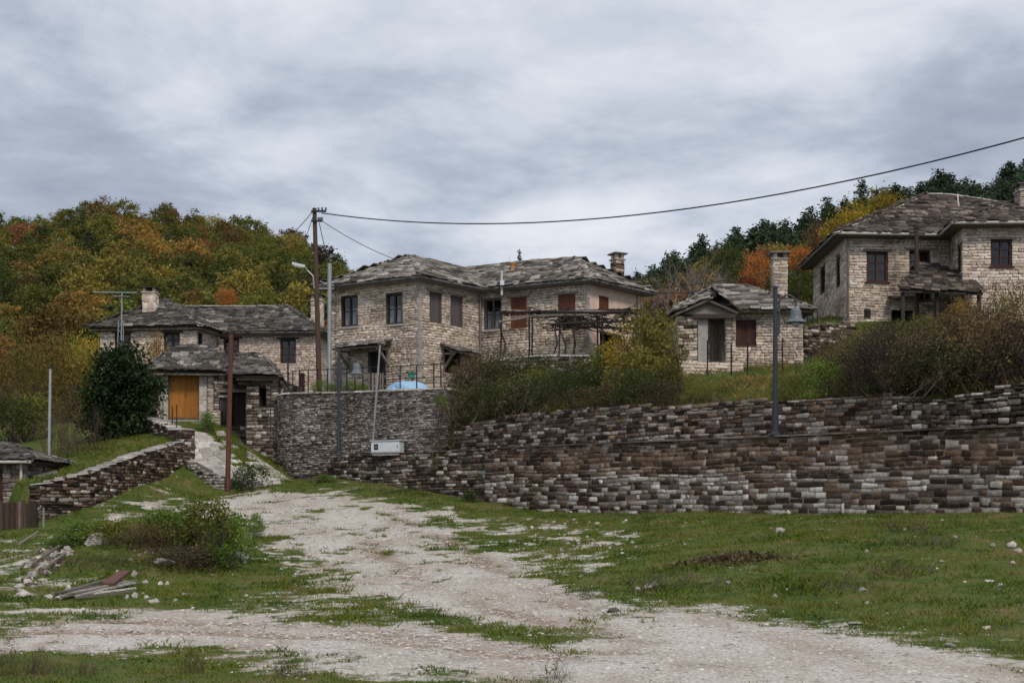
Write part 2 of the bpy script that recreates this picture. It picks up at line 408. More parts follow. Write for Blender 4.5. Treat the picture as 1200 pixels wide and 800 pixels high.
# ------------------------------------------------------------------ ground
def tps(pts):
    p = np.array(pts, float); xy = p[:, :2] / 10; n = len(p)
    def k(r): return np.where(r > 1e-9, r * r * np.log(np.maximum(r, 1e-9)), 0)
    A = np.zeros((n + 3, n + 3)); A[:n, :n] = k(np.hypot(*(xy[:, None] - xy[None]).transpose(2, 0, 1))) + np.eye(n) * .004
    A[:n, n] = 1; A[:n, n + 1:] = xy; A[n, :n] = 1; A[n + 1:, :n] = xy.T
    w = np.linalg.solve(A, np.concatenate([p[:, 2], np.zeros(3)]))
    lo, hi = p[:, 2].min() - .4, p[:, 2].max() + .4
    def f(x, y):
        x, y = np.asarray(x, float) / 10, np.asarray(y, float) / 10; s = w[n] + w[n + 1] * x + w[n + 2] * y
        for i in range(n): s = s + w[i] * k(np.hypot(x - xy[i, 0], y - xy[i, 1]))
        return np.clip(s, lo, hi)
    return f
def PX(*l): return [tuple(P(*q)) for q in l]
def wallY(u): return 39.5 / ((u - 600) / F + .926)          # plan line of the long retaining wall
g_low = tps(PX((0, 800, 12), (600, 800, 12), (1200, 800, 12), (0, 740, 16.5), (600, 740, 16.5), (1200, 740, 16), (300, 700, 21), (900, 700, 20.5), (1200, 690, 20.2),
               (600, 660, 28), (900, 650, 25.5), (1200, 650, 24), (1200, 602, 29.6), (1000, 602, 33), (800, 600, 37.2), (620, 597, 42), (580, 590, 43.2), (500, 577, 45.8),
               (440, 567, 48), (390, 561, 50), (340, 563, 51), (500, 640, 32), (450, 600, 40), (400, 580, 45), (330, 568, 49.3), (300, 569, 47.5), (700, 625, 35), (330, 620, 35), (300, 592, 42.5),
               (150, 705, 20.5), (0, 700, 20.5), (200, 668, 26.5), (50, 662, 26), (0, 640, 31), (250, 640, 31), (55, 610, 38), (107, 595, 40), (162, 568, 44.5), (215, 548, 48.3), (242, 580, 46.3), (200, 600, 40),
               (0, 592, 41), (-150, 600, 41), (-200, 650, 30))
            + [(-25, 5, 0), (25, 5, 0), (0, 0, 0), (-20, -12, 0), (20, -12, 0), (0, 5, 0), (40, 12, .3), (40, 24, 1.8), (-40, 15, .1), (-30, 50, 2.6), (35, 40, 2.2), (-8, 58, 2.8)])
g_path = tps(PX((215, 492, 56.5), (240, 492, 56.5), (217, 541, 49), (262, 561, 47.5), (296, 530, 51.8), (335, 560, 50), (250, 511, 54), (272, 506, 55.5), (290, 523, 54.4), (316, 547, 53.4), (345, 564, 49), (300, 568, 47.4)) + [(-15, 60, 5.8), (-16, 57, 5.6)])
g_left = tps(PX((50, 567, 38.6), (107, 552, 41.3), (162, 530, 45.3), (203, 517, 48.3), (130, 531, 46.5), (60, 546, 46), (165, 506, 51.5), (100, 515, 52), (0, 540, 50), (-150, 540, 48), (205, 508, 51.5))
             + [(-17, 58, 5.4), (-20, 62, 5.8), (-12, 63, 5.9), (-40, 60, 6), (-60, 75, 8), (-20, 78, 7.2), (-10, 78, 7), (-60, 100, 12), (-10, 100, 10)])
g_bank = tps(PX((1200, 449, 31.1), (1100, 462, 32.3), (1000, 471, 34.3), (800, 475, 38.3), (600, 490, 43.4), (540, 495, 45.4), (870, 434, 49.3), (800, 441, 48.4), (940, 428, 49.8),
                (990, 378, 53), (1100, 377, 53), (1200, 378, 50.6), (960, 424, 50.4), (985, 424, 51.0), (940, 430, 49), (1100, 410, 42), (1000, 440, 44), (900, 445, 44), (700, 458, 46), (600, 460, 48), (700, 442, 51), (620, 443, 51.2))
             + [(-9.3, 56, 6.4), (-6.6, 52, 6.3), (-5, 53, 6.25), (-2.2, 47.2, 5.95), (-7, 60, 6.3), (-3, 52.5, 6.3), (-1.0, 50.5, 6.2), (-1.5, 55, 6.6), (3, 53, 6.9), (25, 52, 9.3), (10, 60, 9), (0, 65, 8), (20, 75, 11), (-9, 65, 6.2), (-9, 80, 7), (0, 80, 9),
                (25, 35, 5.5), (40, 30, 6), (40, 60, 11), (60, 90, 16), (20, 100, 16), (0, 100, 12)])
POLY_PATH = [(-16.5, 57), (X(215, 53), 53), (X(216, 49), 49), (X(262, 47.4), 47.4), (X(300, 47.2), 47.2), (X(345, 48.8), 48.8), (X(338, 50.6), 50.6), (X(327, 53), 53), (-10.2, 54.6), (-11.3, 54.7), (-13, 56.6), (-13, 60), (-16.5, 60)]
POLY_LEFT = [(X(49, 38.3) - .35, 38.3), (X(107, 40.3) - .35, 40.3), (X(162, 44.6) - .35, 44.6), (X(214, 48.8) - .3, 48.8), (X(215, 53), 53), (-16.5, 57), (-16.5, 60), (-9.8, 62), (-9.8, 130), (-130, 130), (-130, 46), (-16.5, 44.5), (-15.2, 39)]
POLY_BANK = [(18, 24.2), (-1.73, 45.7), (-2.1, 46.4), (-6.6, 51.4), (-8.4, 52.65), (-9.1, 53.6), (-9.65, 55.1), (-10.3, 58), (-9.8, 62), (-9.8, 130), (130, 130), (130, 24.2)]
MOUND = P(165, 668, 26.5)
def ground_z(x, y):
    x, y = np.asarray(x, float), np.asarray(y, float)
    z = g_low(x, np.clip(y, -30, 62))
    z = z + .55 * np.exp(-(((x - MOUND.x) / 2.0) ** 2 + ((y - MOUND.y) / 1.5) ** 2))
    z = z + .07 * (fbm(x * .5, y * .5, 3) - .5) + .05 * (fbm(x * 1.7, y * 1.7, 5) - .5)
    b = in_poly(x, y, POLY_BANK); l = in_poly(x, y, POLY_LEFT); p = in_poly(x, y, POLY_PATH)
    z = np.where(b, g_bank(x, y) + .1 * (fbm(x * .9, y * .9, 9) - .5), z)
    z = np.where(l, g_left(x, y) + .1 * (fbm(x * .9, y * .9, 8) - .5), z)
    return np.where(p, g_path(x, y), z)
def gz(x, y): return float(ground_z(np.array([x]), np.array([y]))[0])
def gp(u, v, y0=6.0, y1=90.0):
    """where the ray through photo point (u, v) meets the ground"""
    ys = np.linspace(y0, y1, 900); zz = ground_z(X(u, ys), ys) - (EYE + (600 - v) / F * ys)
    i = int(np.argmax(zz > 0)); y = ys[i]
    return Vector((X(u, y), y, float(zz[i] + EYE + (600 - v) / F * y)))
TRACK_PX = [(205, 592), (260, 584), (335, 573), (400, 580), (470, 594), (520, 608), (545, 627), (590, 650), (640, 681), (720, 706), (820, 722), (960, 740), (1100, 757), (1230, 774), (1230, 812), (610, 806), (500, 786), (330, 770), (150, 760), (-30, 757),
            (-30, 724), (150, 724), (300, 724), (420, 731), (560, 743), (640, 752), (655, 747), (560, 735), (480, 715), (410, 692), (365, 660), (325, 633), (290, 613), (240, 607)]
TRACK = [tuple(gp(u, v)[:2]) for u, v in TRACK_PX]
PATCH_PX = [([(300, 690), (420, 695), (560, 738), (420, 735), (280, 725)], .42), ([(520, 600), (640, 606), (700, 625), (720, 660), (700, 690), (620, 670), (560, 630)], .36), ([(-20, 705), (380, 715), (380, 726), (-20, 726)], .5),
            ([(640, 690), (800, 700), (1200, 745), (1230, 775), (900, 735)], .42), ([(-10, 630), (60, 640), (90, 690), (30, 705), (-20, 690)], .33), ([(420, 585), (520, 592), (600, 610), (520, 615)], .45), ([(100, 590), (200, 565), (210, 600), (110, 615)], .4),
            ([(640, 615), (760, 620), (720, 640), (640, 640)], .40), ([(810, 650), (900, 645), (900, 668), (820, 672)], .36), ([(180, 760), (560, 785), (620, 806), (300, 790)], .46)]
PATCH = [([tuple(gp(u, v)[:2]) for u, v in pl], a) for pl, a in PATCH_PX]
PATH_L = [(X(215, 53), 53), (X(216, 49), 49), (X(262, 47.4), 47.4), (X(300, 47.4), 47.4)]
def bare_at(x, y):
    d = poly_dist(x, y, TRACK); d = np.where(in_poly(x, y, TRACK), d, -d)
    b = np.clip(.48 + d / 2.8, 0, .74)
    for pl, a in PATCH:
        q = poly_dist(x, y, pl); q = np.where(in_poly(x, y, pl), q, -q)
        b = np.maximum(b, a * np.clip(.6 + q / 1.0, 0, 1))
    far = np.clip((y - 19) / 12, 0, 1)
    b = b + .75 * (fbm(x * .8, y * .55, 21) - .5) + (.35 + .75 * far) * (fbm(x * 1.9, y * 1.5, 25) - .5) + (.45 + .45 * far) * (fbm(x * 5, y * 3.2, 27) - .5)
    up = in_poly(x, y, POLY_BANK) | in_poly(x, y, POLY_LEFT)
    return np.where(up, .15, np.where(in_poly(x, y, POLY_PATH), np.clip(np.where(poly_dist(x, y, PATH_L, False) < 1.25, .68, .22) + .7 * (fbm(x * 1.3, y * 1.3, 29) - .5), 0, 1), np.clip(b, 0, 1)))
RUT_PX = [[(380, 600), (420, 630), (470, 664), (520, 692), (590, 718), (690, 742), (800, 760)], [(470, 605), (540, 640), (590, 672), (650, 702), (760, 730), (900, 752)], [(0, 742), (200, 738), (420, 748), (600, 768), (800, 782), (1100, 790)], [(-10, 730), (180, 728), (400, 736), (640, 762), (900, 768), (1150, 778)]]
RUTS = [[tuple(gp(u, v)[:2]) for u, v in l] for l in RUT_PX]
def mud_at(x, y):
    m = np.zeros(np.shape(x))
    for l in RUTS: m = np.maximum(m, np.exp(-(poly_dist(x + .5 * (fbm(x * .7, y * .7, 41) - .5), y + .5 * (fbm(x * .7, y * .7, 43) - .5), l, False) / .24) ** 2))
    return m * np.clip((fbm(x * .45, y * .45, 47) - .36) * 4.5, 0, 1)
def build_ground():
    xs = np.concatenate([np.linspace(-130, -28, 24)[:-1], np.arange(-28, 28, .25), np.linspace(28, 130, 24)])
    ys = np.concatenate([np.linspace(-40, 8, 14)[:-1], np.arange(8, 34, .2), np.arange(34, 63, .25), np.linspace(63, 110, 20)])
    gx, gy = np.meshgrid(xs, ys); z = ground_z(gx.ravel(), gy.ravel()); md = mud_at(gx.ravel(), gy.ravel()); z = z - .035 * md
    v = np.stack([gx.ravel(), gy.ravel(), z], 1); nx, ny = len(xs), len(ys)
    i = np.arange(nx * ny).reshape(ny, nx)
    f = np.stack([i[:-1, :-1], i[:-1, 1:], i[1:, 1:], i[1:, :-1]], -1).reshape(-1, 4)
    me = np_mesh('ground', v, f, [M['ground']], smooth=True)
    a = me.attributes.new('bare', 'FLOAT', 'POINT'); a.data.foreach_set('value', bare_at(v[:, 0], v[:, 1]).astype(np.float32))
    a = me.attributes.new('mud', 'FLOAT', 'POINT'); a.data.foreach_set('value', md.astype(np.float32))
    tag(place('ground', me), kind='structure')
build_ground()
US = [-400, 0, 100, 200, 300, 380, 450, 520, 680, 745, 800, 850, 900, 950, 1000, 1050, 1100, 1200, 1600]
VS = [310, 294, 282, 283, 300, 330, 368, 400, 430, 372, 345, 326, 314, 298, 280, 266, 256, 246, 210]
def hill_z(x, y):
    x, y = np.asarray(x, float), np.asarray(y, float); u = 600 + F * x / np.maximum(y, 40)
    yr = np.interp(u, [500, 720], [200, 165]); zr = EYE + (600 - np.interp(u, US, VS)) / F * yr
    t = (y - 74) / (yr - 74); s = np.where(t < 1, np.clip(t, -.2, 1) ** 1.08 if False else np.clip(t, -.2, 1), 1 + .25 * (1 - np.exp(-(t - 1) * 2)))
    base = np.interp(u, [0, 500, 700, 1200], [6.3, 6.5, 8.2, 10.5])
    return base + (zr - base) * s + 1.5 * (fbm(x * .06, y * .06, 31) - .5)
def build_hill():
    xs = np.linspace(-420, 420, 150); ys = np.concatenate([np.arange(72, 230, 3), np.linspace(230, 700, 30)])
    gx, gy = np.meshgrid(xs, ys); z = hill_z(gx.ravel(), gy.ravel()); i = np.arange(gx.size).reshape(gx.shape)
    f = np.stack([i[:-1, :-1], i[:-1, 1:], i[1:, 1:], i[1:, :-1]], -1).reshape(-1, 4)
    tag(place('hill', np_mesh('hill', np.stack([gx.ravel(), gy.ravel(), z], 1), f, [M['hill_soil']], smooth=True)), kind='structure')
build_hill()
# ------------------------------------------------------------------ masonry
NV = 12
def stone_variants():
    out = []
    for k in range(NV):
        r = np.random.default_rng(100 + k)
        c = np.array([(-.5, -.5), (.5, -.5), (.5, .5), (-.5, .5)]) + r.uniform(-.06, .06, (4, 2)) * np.array([1.0, 2.3])
        ins = np.array([r.uniform(.02, .06), r.uniform(.06, .15)])
        f = c * (1 - ins) + r.uniform(-.04, .04, (4, 2))
        v = [(x, 0, z) for x, z in c] + [(x, .84 + r.uniform(-.08, .08), z) for x, z in c] + [(x, 1 + r.uniform(-.16, .12), z) for x, z in f]
        out.append(np.array(v, float))
    return out
STV = stone_variants()
STF = np.array([(0, 1, 5, 4), (1, 2, 6, 5), (2, 3, 7, 6), (3, 0, 4, 7), (4, 5, 9, 8), (5, 6, 10, 9), (6, 7, 11, 10), (7, 4, 8, 11), (8, 9, 10, 11)])
def slate_variants():
    out = []
    for k in range(NV):
        r = np.random.default_rng(300 + k)
        lo = [(-.5 + r.uniform(0, .06), -.5 + r.uniform(0, .14)), (-.15 + r.uniform(-.1, .1), -.5 - r.uniform(0, .06)), (.2 + r.uniform(-.1, .1), -.5 - r.uniform(0, .06)), (.5 - r.uniform(0, .06), -.5 + r.uniform(0, .14))]
        p = lo + [(.5, .5), (-.5, .5)]
        out.append(np.array([(x, y, 0) for x, y in p] + [(x * .97, y * .97, 1) for x, y in p], float))
    return out
SLV = slate_variants()
SLT = [(6, 7, 8, 9, 10, 11)] + [(i, (i + 1) % 6, (i + 1) % 6 + 6, i + 6) for i in range(6)]
SLQ = np.array([(6, 7, 10, 11), (7, 8, 9, 10)] + [(i, (i + 1) % 6, (i + 1) % 6 + 6, i + 6) for i in range(6)])
_vm = {}
def variant_mesh(kind, k, mat):
    key = (kind, k, mat.name)
    if key not in _vm:
        v, f = (STV[k], STF) if kind == 'stone' else (SLV[k], SLQ)
        _vm[key] = np_mesh(kind, v, f, [mat])
    return _vm[key]
def scatter_pieces(kind, pieces, root_of, mat, budget, mass_name, single_name, min_px=8.0):
    """pieces: list of (matrix 4x4, part, mat or None); the largest in view become objects of their own, the rest one mesh per part"""
    info = []
    for i, (mx, part, mt) in enumerate(pieces):
        c = mx[:3, 3]; ax = mx[:3, 0]
        if c[1] < 1: info.append(0); continue
        a, b = uv_of(c - ax / 2), uv_of(c + ax / 2); w = math.hypot(a[0] - b[0], a[1] - b[1]); u, v = uv_of(c)
        facing = 1.0
        if kind == 'stone': facing = max(0.0, float(np.dot(mx[:3, 1], np.array([0, 0, EYE]) - c)))
        info.append(w * (np.linalg.norm(mx[:3, 2]) * F / c[1] if kind == 'stone' else 4) if (w >= min_px and -5 < u < 1205 and facing > 0) else 0)
    order = sorted(range(len(pieces)), key=lambda i: -info[i]); single = set(i for i in order[:budget] if info[i] > 0)
    rest = {}
    for i, (mx, part, mt) in enumerate(pieces):
        k = (i * 7 + 3) % NV
        if i in single:
            o = bpy.data.objects.new(single_name, variant_mesh(kind, k, mt or mat)); COL.objects.link(o)
            o.parent = part; m = mx.copy(); m[:3, 3] -= np.array(ORG[part.name]); o.matrix_basis = Matrix(m.tolist())
        else:
            rest.setdefault((part.name, (mt or mat).name), []).append((mx, k))
    faces = STF if kind == 'stone' else SLQ; var = STV if kind == 'stone' else SLV
    byp = {}
    for (pn, mn), l in rest.items(): byp.setdefault(pn, []).append((mn, l))
    for pn, groups in byp.items():
        part = bpy.data.objects[pn]; vs, fs, mi, mats, n = [], [], [], [], 0; o0 = np.array(ORG[pn])
        for gi, (mn, l) in enumerate(groups):
            mats.append(bpy.data.materials[mn])
            for mx, k in l:
                v = var[k] @ mx[:3, :3].T + mx[:3, 3] - o0
                vs.append(v); fs.append(faces + n); n += len(v)
            mi += [gi] * (len(l) * len(faces))
        place(mass_name, np_mesh(mass_name, np.concatenate(vs), np.concatenate(fs), mats, mi), part, kind='stuff')
class Frame:
    """a wall line in the plan, drawn left to right as seen from outside"""
    def __init__(s, pts):
        s.p = [Vector((q[0], q[1])) for q in pts]; s.cum = [0.0]
        for a, b in zip(s.p, s.p[1:]): s.cum.append(s.cum[-1] + (b - a).length)
        s.L = s.cum[-1]; s.t = (s.p[-1] - s.p[0]).normalized(); s.n = Vector((s.t.y, -s.t.x))
    def at(s, k):
        i = 0
        while i < len(s.cum) - 2 and k > s.cum[i + 1]: i += 1
        t = (s.p[i + 1] - s.p[i]).normalized(); q = s.p[i] + t * (k - s.cum[i]); return q, t, Vector((t.y, -t.x))
    def pt(s, k, z, out=0.0):
        q, t, n = s.at(k); return Vector((q.x + n.x * out, q.y + n.y * out, z))
    def px(s, u, v):
        """photo point on the (straight) wall -> distance along it, height"""
        d = Vector(((u - 600) / F, 1.0)); A = s.p[0]; t = s.t
        k = -(A.x * d.y - A.y * d.x) / (t.x * d.y - t.y * d.x); Y = (A + t * k).y
        return k, EYE + (600 - v) / F * Y
    def rect(s, u0, v0, u1, v1):
        k0, za = s.px(u0, (v0 + v1) / 2); k1, zb = s.px(u1, (v0 + v1) / 2); um = (u0 + u1) / 2
        return min(k0, k1), max(k0, k1), s.px(um, v1)[1], s.px(um, v0)[1]
def lay(frame, zb, zt, hr, wr, holes=(), gap=.014, proud=(0, .035), s0=0.0, s1=None, wave=.02, seed=0, pick=None, back=.05, jump=0.0):
    """courses of stones on a wall face -> list of (matrix, mat)"""
    r = random.Random(seed); s1 = frame.L if s1 is None else s1
    fb = zb if callable(zb) else (lambda s: zb); ft = zt if callable(zt) else (lambda s: zt)
    lo = min(fb(s0 + (s1 - s0) * i / 20) for i in range(21)); hi = max(ft(s0 + (s1 - s0) * i / 20) for i in range(21))
    out = []; z = lo
    while z < hi - .03:
        h = min(r.uniform(*hr), hi - z); zc = z + h / 2
        if hi - z - h < hr[0] * .5: h = hi - z; zc = z + h / 2
        iv = [(s0, s1)]
        for a, b, c, d in holes:
            if c - h * .35 < zc < d + h * .35:
                nv = []
                for x, y in iv:
                    if b <= x or a >= y: nv.append((x, y))
                    else:
                        if a - x > .05: nv.append((x, a))
                        if y - b > .05: nv.append((b, y))
                iv = nv
        for x, y in iv:
            k = x - (r.uniform(0, wr[0]) if x == s0 and False else 0)
            while k < y - .01:
                w = min(r.uniform(*wr), y - k)
                if y - k - w < wr[0] * .6: w = y - k
                c = k + w / 2
                if fb(c) - h * .2 <= zc <= ft(c) + h * .05 and w > .03:
                    q, t, n = frame.at(c); p = r.uniform(*proud)
                    dz = wave * math.sin(c * 1.3 + z * 2) + r.uniform(-.006, .006)
                    a = r.uniform(-.025, .025)
                    m = np.eye(4); m[:3, 0] = np.array((t.x * math.cos(a), t.y * math.cos(a), math.sin(a))) * (w - gap); m[:3, 1] = np.array((n.x, n.y, 0)) * (p + back); m[:3, 2] = np.array((-t.x * math.sin(a), -t.y * math.sin(a), math.cos(a))) * (h - gap)
                    m[:3, 3] = (q.x - n.x * back, q.y - n.y * back, zc + dz)
                    out.append((m, pick(c, zc, r) if pick else None))
                    if jump and r.random() < jump and zc + h < ft(c):
                        m2 = m.copy(); m2[:3, 0] *= r.uniform(.45, .9); m2[:3, 1] *= 1 + .022 / (p + back); m2[:3, 2] *= r.uniform(1.4, 1.8); m2[2, 3] += h * .5; out.append((m2, pick(c, zc, r) if pick else None))
                k += w
        z += h
    return out
def wall_panel(name, frame, zb, zt, holes, mat, parent, thick=.4, out=-.03):
    """a straight wall with real openings, as butted blocks"""
    mb = MB(); L = frame.L
    E_ = .045; ss = sorted(set([E_, L - E_] + [min(max(x, E_), L - E_) for h in holes for x in h[:2]])); zs = sorted(set([zb, zt] + [min(max(x, zb), zt) for h in holes for x in h[2:4]]))
    n = frame.n; t3 = Vector((frame.t.x, frame.t.y, 0)); n3 = Vector((n.x, n.y, 0))
    for za, zc in zip(zs, zs[1:]):
        run = None
        for sa, sb in list(zip(ss, ss[1:])) + [(None, None)]:
            solid = sa is not None and not any(h[0] - 1e-6 <= sa and sb <= h[1] + 1e-6 and h[2] - 1e-6 <= za and zc <= h[3] + 1e-6 for h in holes)
            if solid: run = (run[0], sb) if run else (sa, sb)
            elif run:
                mb.obb(frame.pt((run[0] + run[1]) / 2, (za + zc) / 2, out - thick / 2), t3 * ((run[1] - run[0]) / 2), n3 * (thick / 2), Vector((0, 0, (zc - za) / 2))); run = None
    return mb.build(name, mat, parent)
def roof_planes(parent, planes, mat_back, thick=.10):
    mb = MB()
    for pl in planes:
        pl = [Vector(p) for p in pl]; n = (pl[1] - pl[0]).cross(pl[2] - pl[0]).normalized()
        if n.z < 0: n = -n
        mb.prism([p - n * thick for p in pl], n * (thick - .01))
    return mb.build('roof', mat_back, parent)
def slate_plane(pl, wr=(.20, .52), exp=.165, length=.34, thick=(.028, .055), seed=0, jit=1.0, mat=None, caps=None):
    """slates over one roof plane; pl[0]-pl[1] is the eave, seen from outside left to right"""
    r = random.Random(seed); pl = [Vector(p) for p in pl]; E0, E1 = pl[0], pl[1]; ex = (E1 - E0).normalized()
    nrm = ex.cross(pl[2] - E0).normalized()
    if nrm.z < 0: nrm = -nrm
    up = nrm.cross(ex).normalized()
    if (pl[2] - E0).dot(up) < 0: up = -up
    q = [((p - E0).dot(ex), (p - E0).dot(up)) for p in pl]; top = max(y for _, y in q); out = []
    y = -.06
    while y < top:
        yc = min(max(y + exp * .8, .01), top - .01); xs = []
        for (x0, y0), (x1, y1) in zip(q, q[1:] + q[:1]):
            if (y0 - yc) * (y1 - yc) <= 0 and abs(y1 - y0) > 1e-6: xs.append(x0 + (x1 - x0) * (yc - y0) / (y1 - y0))
        if len(xs) >= 2:
            a, b = min(xs) - .04, max(xs) + .04; k = a + r.uniform(-.1, .0)
            while k < b - .05:
                w = min(r.uniform(*wr), b - k + .08); th = r.uniform(*thick); ln = min(length * r.uniform(.85, 1.15), max(.12, top - y + .03))
                tl = math.radians(r.uniform(5, 11)); az = r.uniform(-.05, .05) * jit; roll = r.uniform(-.03, .03) * jit
                e2 = (ex * math.cos(az) + up * math.sin(az) + nrm * roll).normalized(); u2 = (up * math.cos(tl) - nrm * math.sin(tl)); u2 = (u2 - e2 * u2.dot(e2)).normalized(); n2 = e2.cross(u2)
                c = E0 + ex * (k + w / 2) + up * (y + ln / 2 + r.uniform(-.04, .04) * jit) + nrm * (th * .2 + math.sin(tl) * ln / 2 + r.uniform(0, .035) * jit)
                m = np.eye(4); m[:3, 0] = e2 * (w - .004); m[:3, 1] = u2 * ln; m[:3, 2] = n2 * th; m[:3, 3] = c
                out.append((m, mat)); k += w
        y += exp * r.uniform(.85, 1.15)
    return out
def ridge_caps(a, b, mat=None, seed=0, w=.22, l=.38, lift=-.02):
    r = random.Random(seed); a, b = Vector(a), Vector(b); d = (b - a); n = max(1, int(d.length / (l * .75))); out = []; d1 = d.normalized(); sd = d1.cross(Z).normalized(); up = sd.cross(d1)
    for i in range(n):
        c = a + d * ((i + .5) / n) + up * (lift + r.uniform(0, .02)); az = r.uniform(-.2, .2); rl = r.uniform(-.06, .06)
        e = (d1 * math.cos(az) + sd * math.sin(az)).normalized(); s2 = (sd * math.cos(az) - d1 * math.sin(az) + up * rl).normalized(); n2 = e.cross(s2).normalized()
        m = np.eye(4); m[:3, 0] = e * l * r.uniform(.8, 1.2); m[:3, 1] = s2 * w * r.uniform(.8, 1.15); m[:3, 2] = n2 * (.04 if n2.z > 0 else -.04); m[:3, 3] = c
        if n2.z < 0: m[:3, 1] *= -1; m[:3, 2] = -n2 * .04
        out.append((m, mat))
    return out

# ------------------------------------------------------------------ openings
def window(root, fr, h, style='casement', frame_m='wood_dark', depth=.12, cols=2, rows=3, lintel=None, sill=True, curtain=False, label=None):
    """a built window in the hole h = (s0, s1, z0, z1)"""
    s0, s1, z0, z1 = h; t3 = Vector((fr.t.x, fr.t.y, 0)); n3 = Vector((fr.n.x, fr.n.y, 0)); fm = M[frame_m]
    def bar(mb, a, b, c, d, o, th):
        mb.obb(fr.pt((a + b) / 2, (c + d) / 2, o - th / 2), t3 * ((b - a) / 2), n3 * (th / 2), Vector((0, 0, (d - c) / 2)))
    e = .003; s0 += e; s1 -= e; z0 += e; z1 -= e; w = .075
    mb = MB(); o = -depth + .05
    bar(mb, s0, s0 + w, z0, z1, o, .09); bar(mb, s1 - w, s1, z0, z1, o, .09); bar(mb, s0 + w, s1 - w, z1 - w, z1, o, .09); bar(mb, s0 + w, s1 - w, z0, z0 + w, o, .09)
    win = mb.build('window' if style != 'door' else 'door', fm, root)
    if label: win['label'] = label
    a, b, c, d = s0 + w, s1 - w, z0 + w, z1 - w
    if style == 'casement':
        mb = MB(); mw = .035
        for i in range(1, cols):
            x = a + (b - a) * i / cols; bar(mb, x - mw * (1.0 if i * 2 == cols else .6), x + mw * (1.0 if i * 2 == cols else .6), c, d, o - .015, .05)
        for j in range(1, rows):
            y = c + (d - c) * j / rows; bar(mb, a, b, y - .018, y + .018, o - .022, .035)
        mb.build('sash', fm, win)
        for i in range(cols):
            mb = MB(); x0, x1 = a + (b - a) * i / cols, a + (b - a) * (i + 1) / cols
            bar(mb, x0, x1, c, d, o - .062, .008); mb.build('pane', M['glass'], win)
        if curtain:
            for i in range(2):
                mb = MB(); x0, x1 = (a, a + (b - a) * .46) if i == 0 else (b - (b - a) * .46, b)
                n = 8; ct = c + (d - c) * .62; vs = []; fs = []
                for k in range(n + 1):
                    p = fr.pt(x0 + (x1 - x0) * k / n, c, o - .16 - .03 * (k % 2)); q = fr.pt(x0 + (x1 - x0) * k / n, ct, o - .16 - .03 * (k % 2))
                    vs += [p, q, p - n3 * .012, q - n3 * .012]
                for k in range(n):
                    i0 = k * 4; fs += [(i0, i0 + 4, i0 + 5, i0 + 1), (i0 + 2, i0 + 3, i0 + 7, i0 + 6), (i0 + 1, i0 + 5, i0 + 7, i0 + 3)]
                mb.add(vs, fs); mb.build('curtain', M['curtain'], win)
    elif style in ('shutter', 'door'):
        n = cols
        for lf in range(2):
            x0, x1 = a + (b - a) * lf / 2 + .004, a + (b - a) * (lf + 1) / 2 - .004; mb = MB()
            bar(mb, x0, x1, c, d, o - .045, .025); leaf = mb.build('shutter' if style == 'shutter' else 'door_leaf', fm, win)
            for i in range(n):
                mb = MB(); p0 = x0 + (x1 - x0) * i / n; p1 = x0 + (x1 - x0) * (i + 1) / n - .008
                bar(mb, p0, p1, c, d, o - .022 - random.uniform(0, .006), .022)
                q = mb.build('plank', fm, win)
        if style == 'door':
            mb = MB(); mb.tube([fr.pt((a + b) / 2 + .05, c + 1.0, o), fr.pt((a + b) / 2 + .05, c + 1.0, o + .06), fr.pt((a + b) / 2 + .05, c + .86, o + .06)], .014, 6)
            mb.build('handle', M['iron'], win)
    elif style == 'bars':
        mb = MB(); bar(mb, a, b, c, d, o - .05, .01); mb.build('pane', M['glass'], win)
        mb = MB()
        for i in range(1, 5): x = a + (b - a) * i / 5; mb.tube([fr.pt(x, c, o - .01), fr.pt(x, d, o - .01)], .012, 5)
        for i in range(1, 5): y = c + (d - c) * i / 5; mb.tube([fr.pt(a, y, o - .012), fr.pt(b, y, o - .012)], .010, 5)
        mb.build('grille', M['iron'], win)
    if sill:
        mb = MB(); bar(mb, s0 - .08, s1 + .08, z0 - .09, z0 - .005, .05, .20); mb.build('sill', M['grey_stone'] if sill is True else M[sill], win)
    if lintel:
        mb = MB(); bar(mb, s0 - .16, s1 + .16, z1 + .005, z1 + .10, .06, .22); mb.build('lintel', M[lintel], win)
    return win
def add_shade_panel(root, fr, h, depth=1.2):
    """a black panel standing in for the darkness behind an opening"""
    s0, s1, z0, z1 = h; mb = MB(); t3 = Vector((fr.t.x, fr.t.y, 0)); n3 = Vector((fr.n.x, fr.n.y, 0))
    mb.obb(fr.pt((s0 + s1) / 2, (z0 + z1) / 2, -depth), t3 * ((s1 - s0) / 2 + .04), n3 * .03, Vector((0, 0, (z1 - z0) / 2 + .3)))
    return mb.build('shade_panel', M['black'], root)
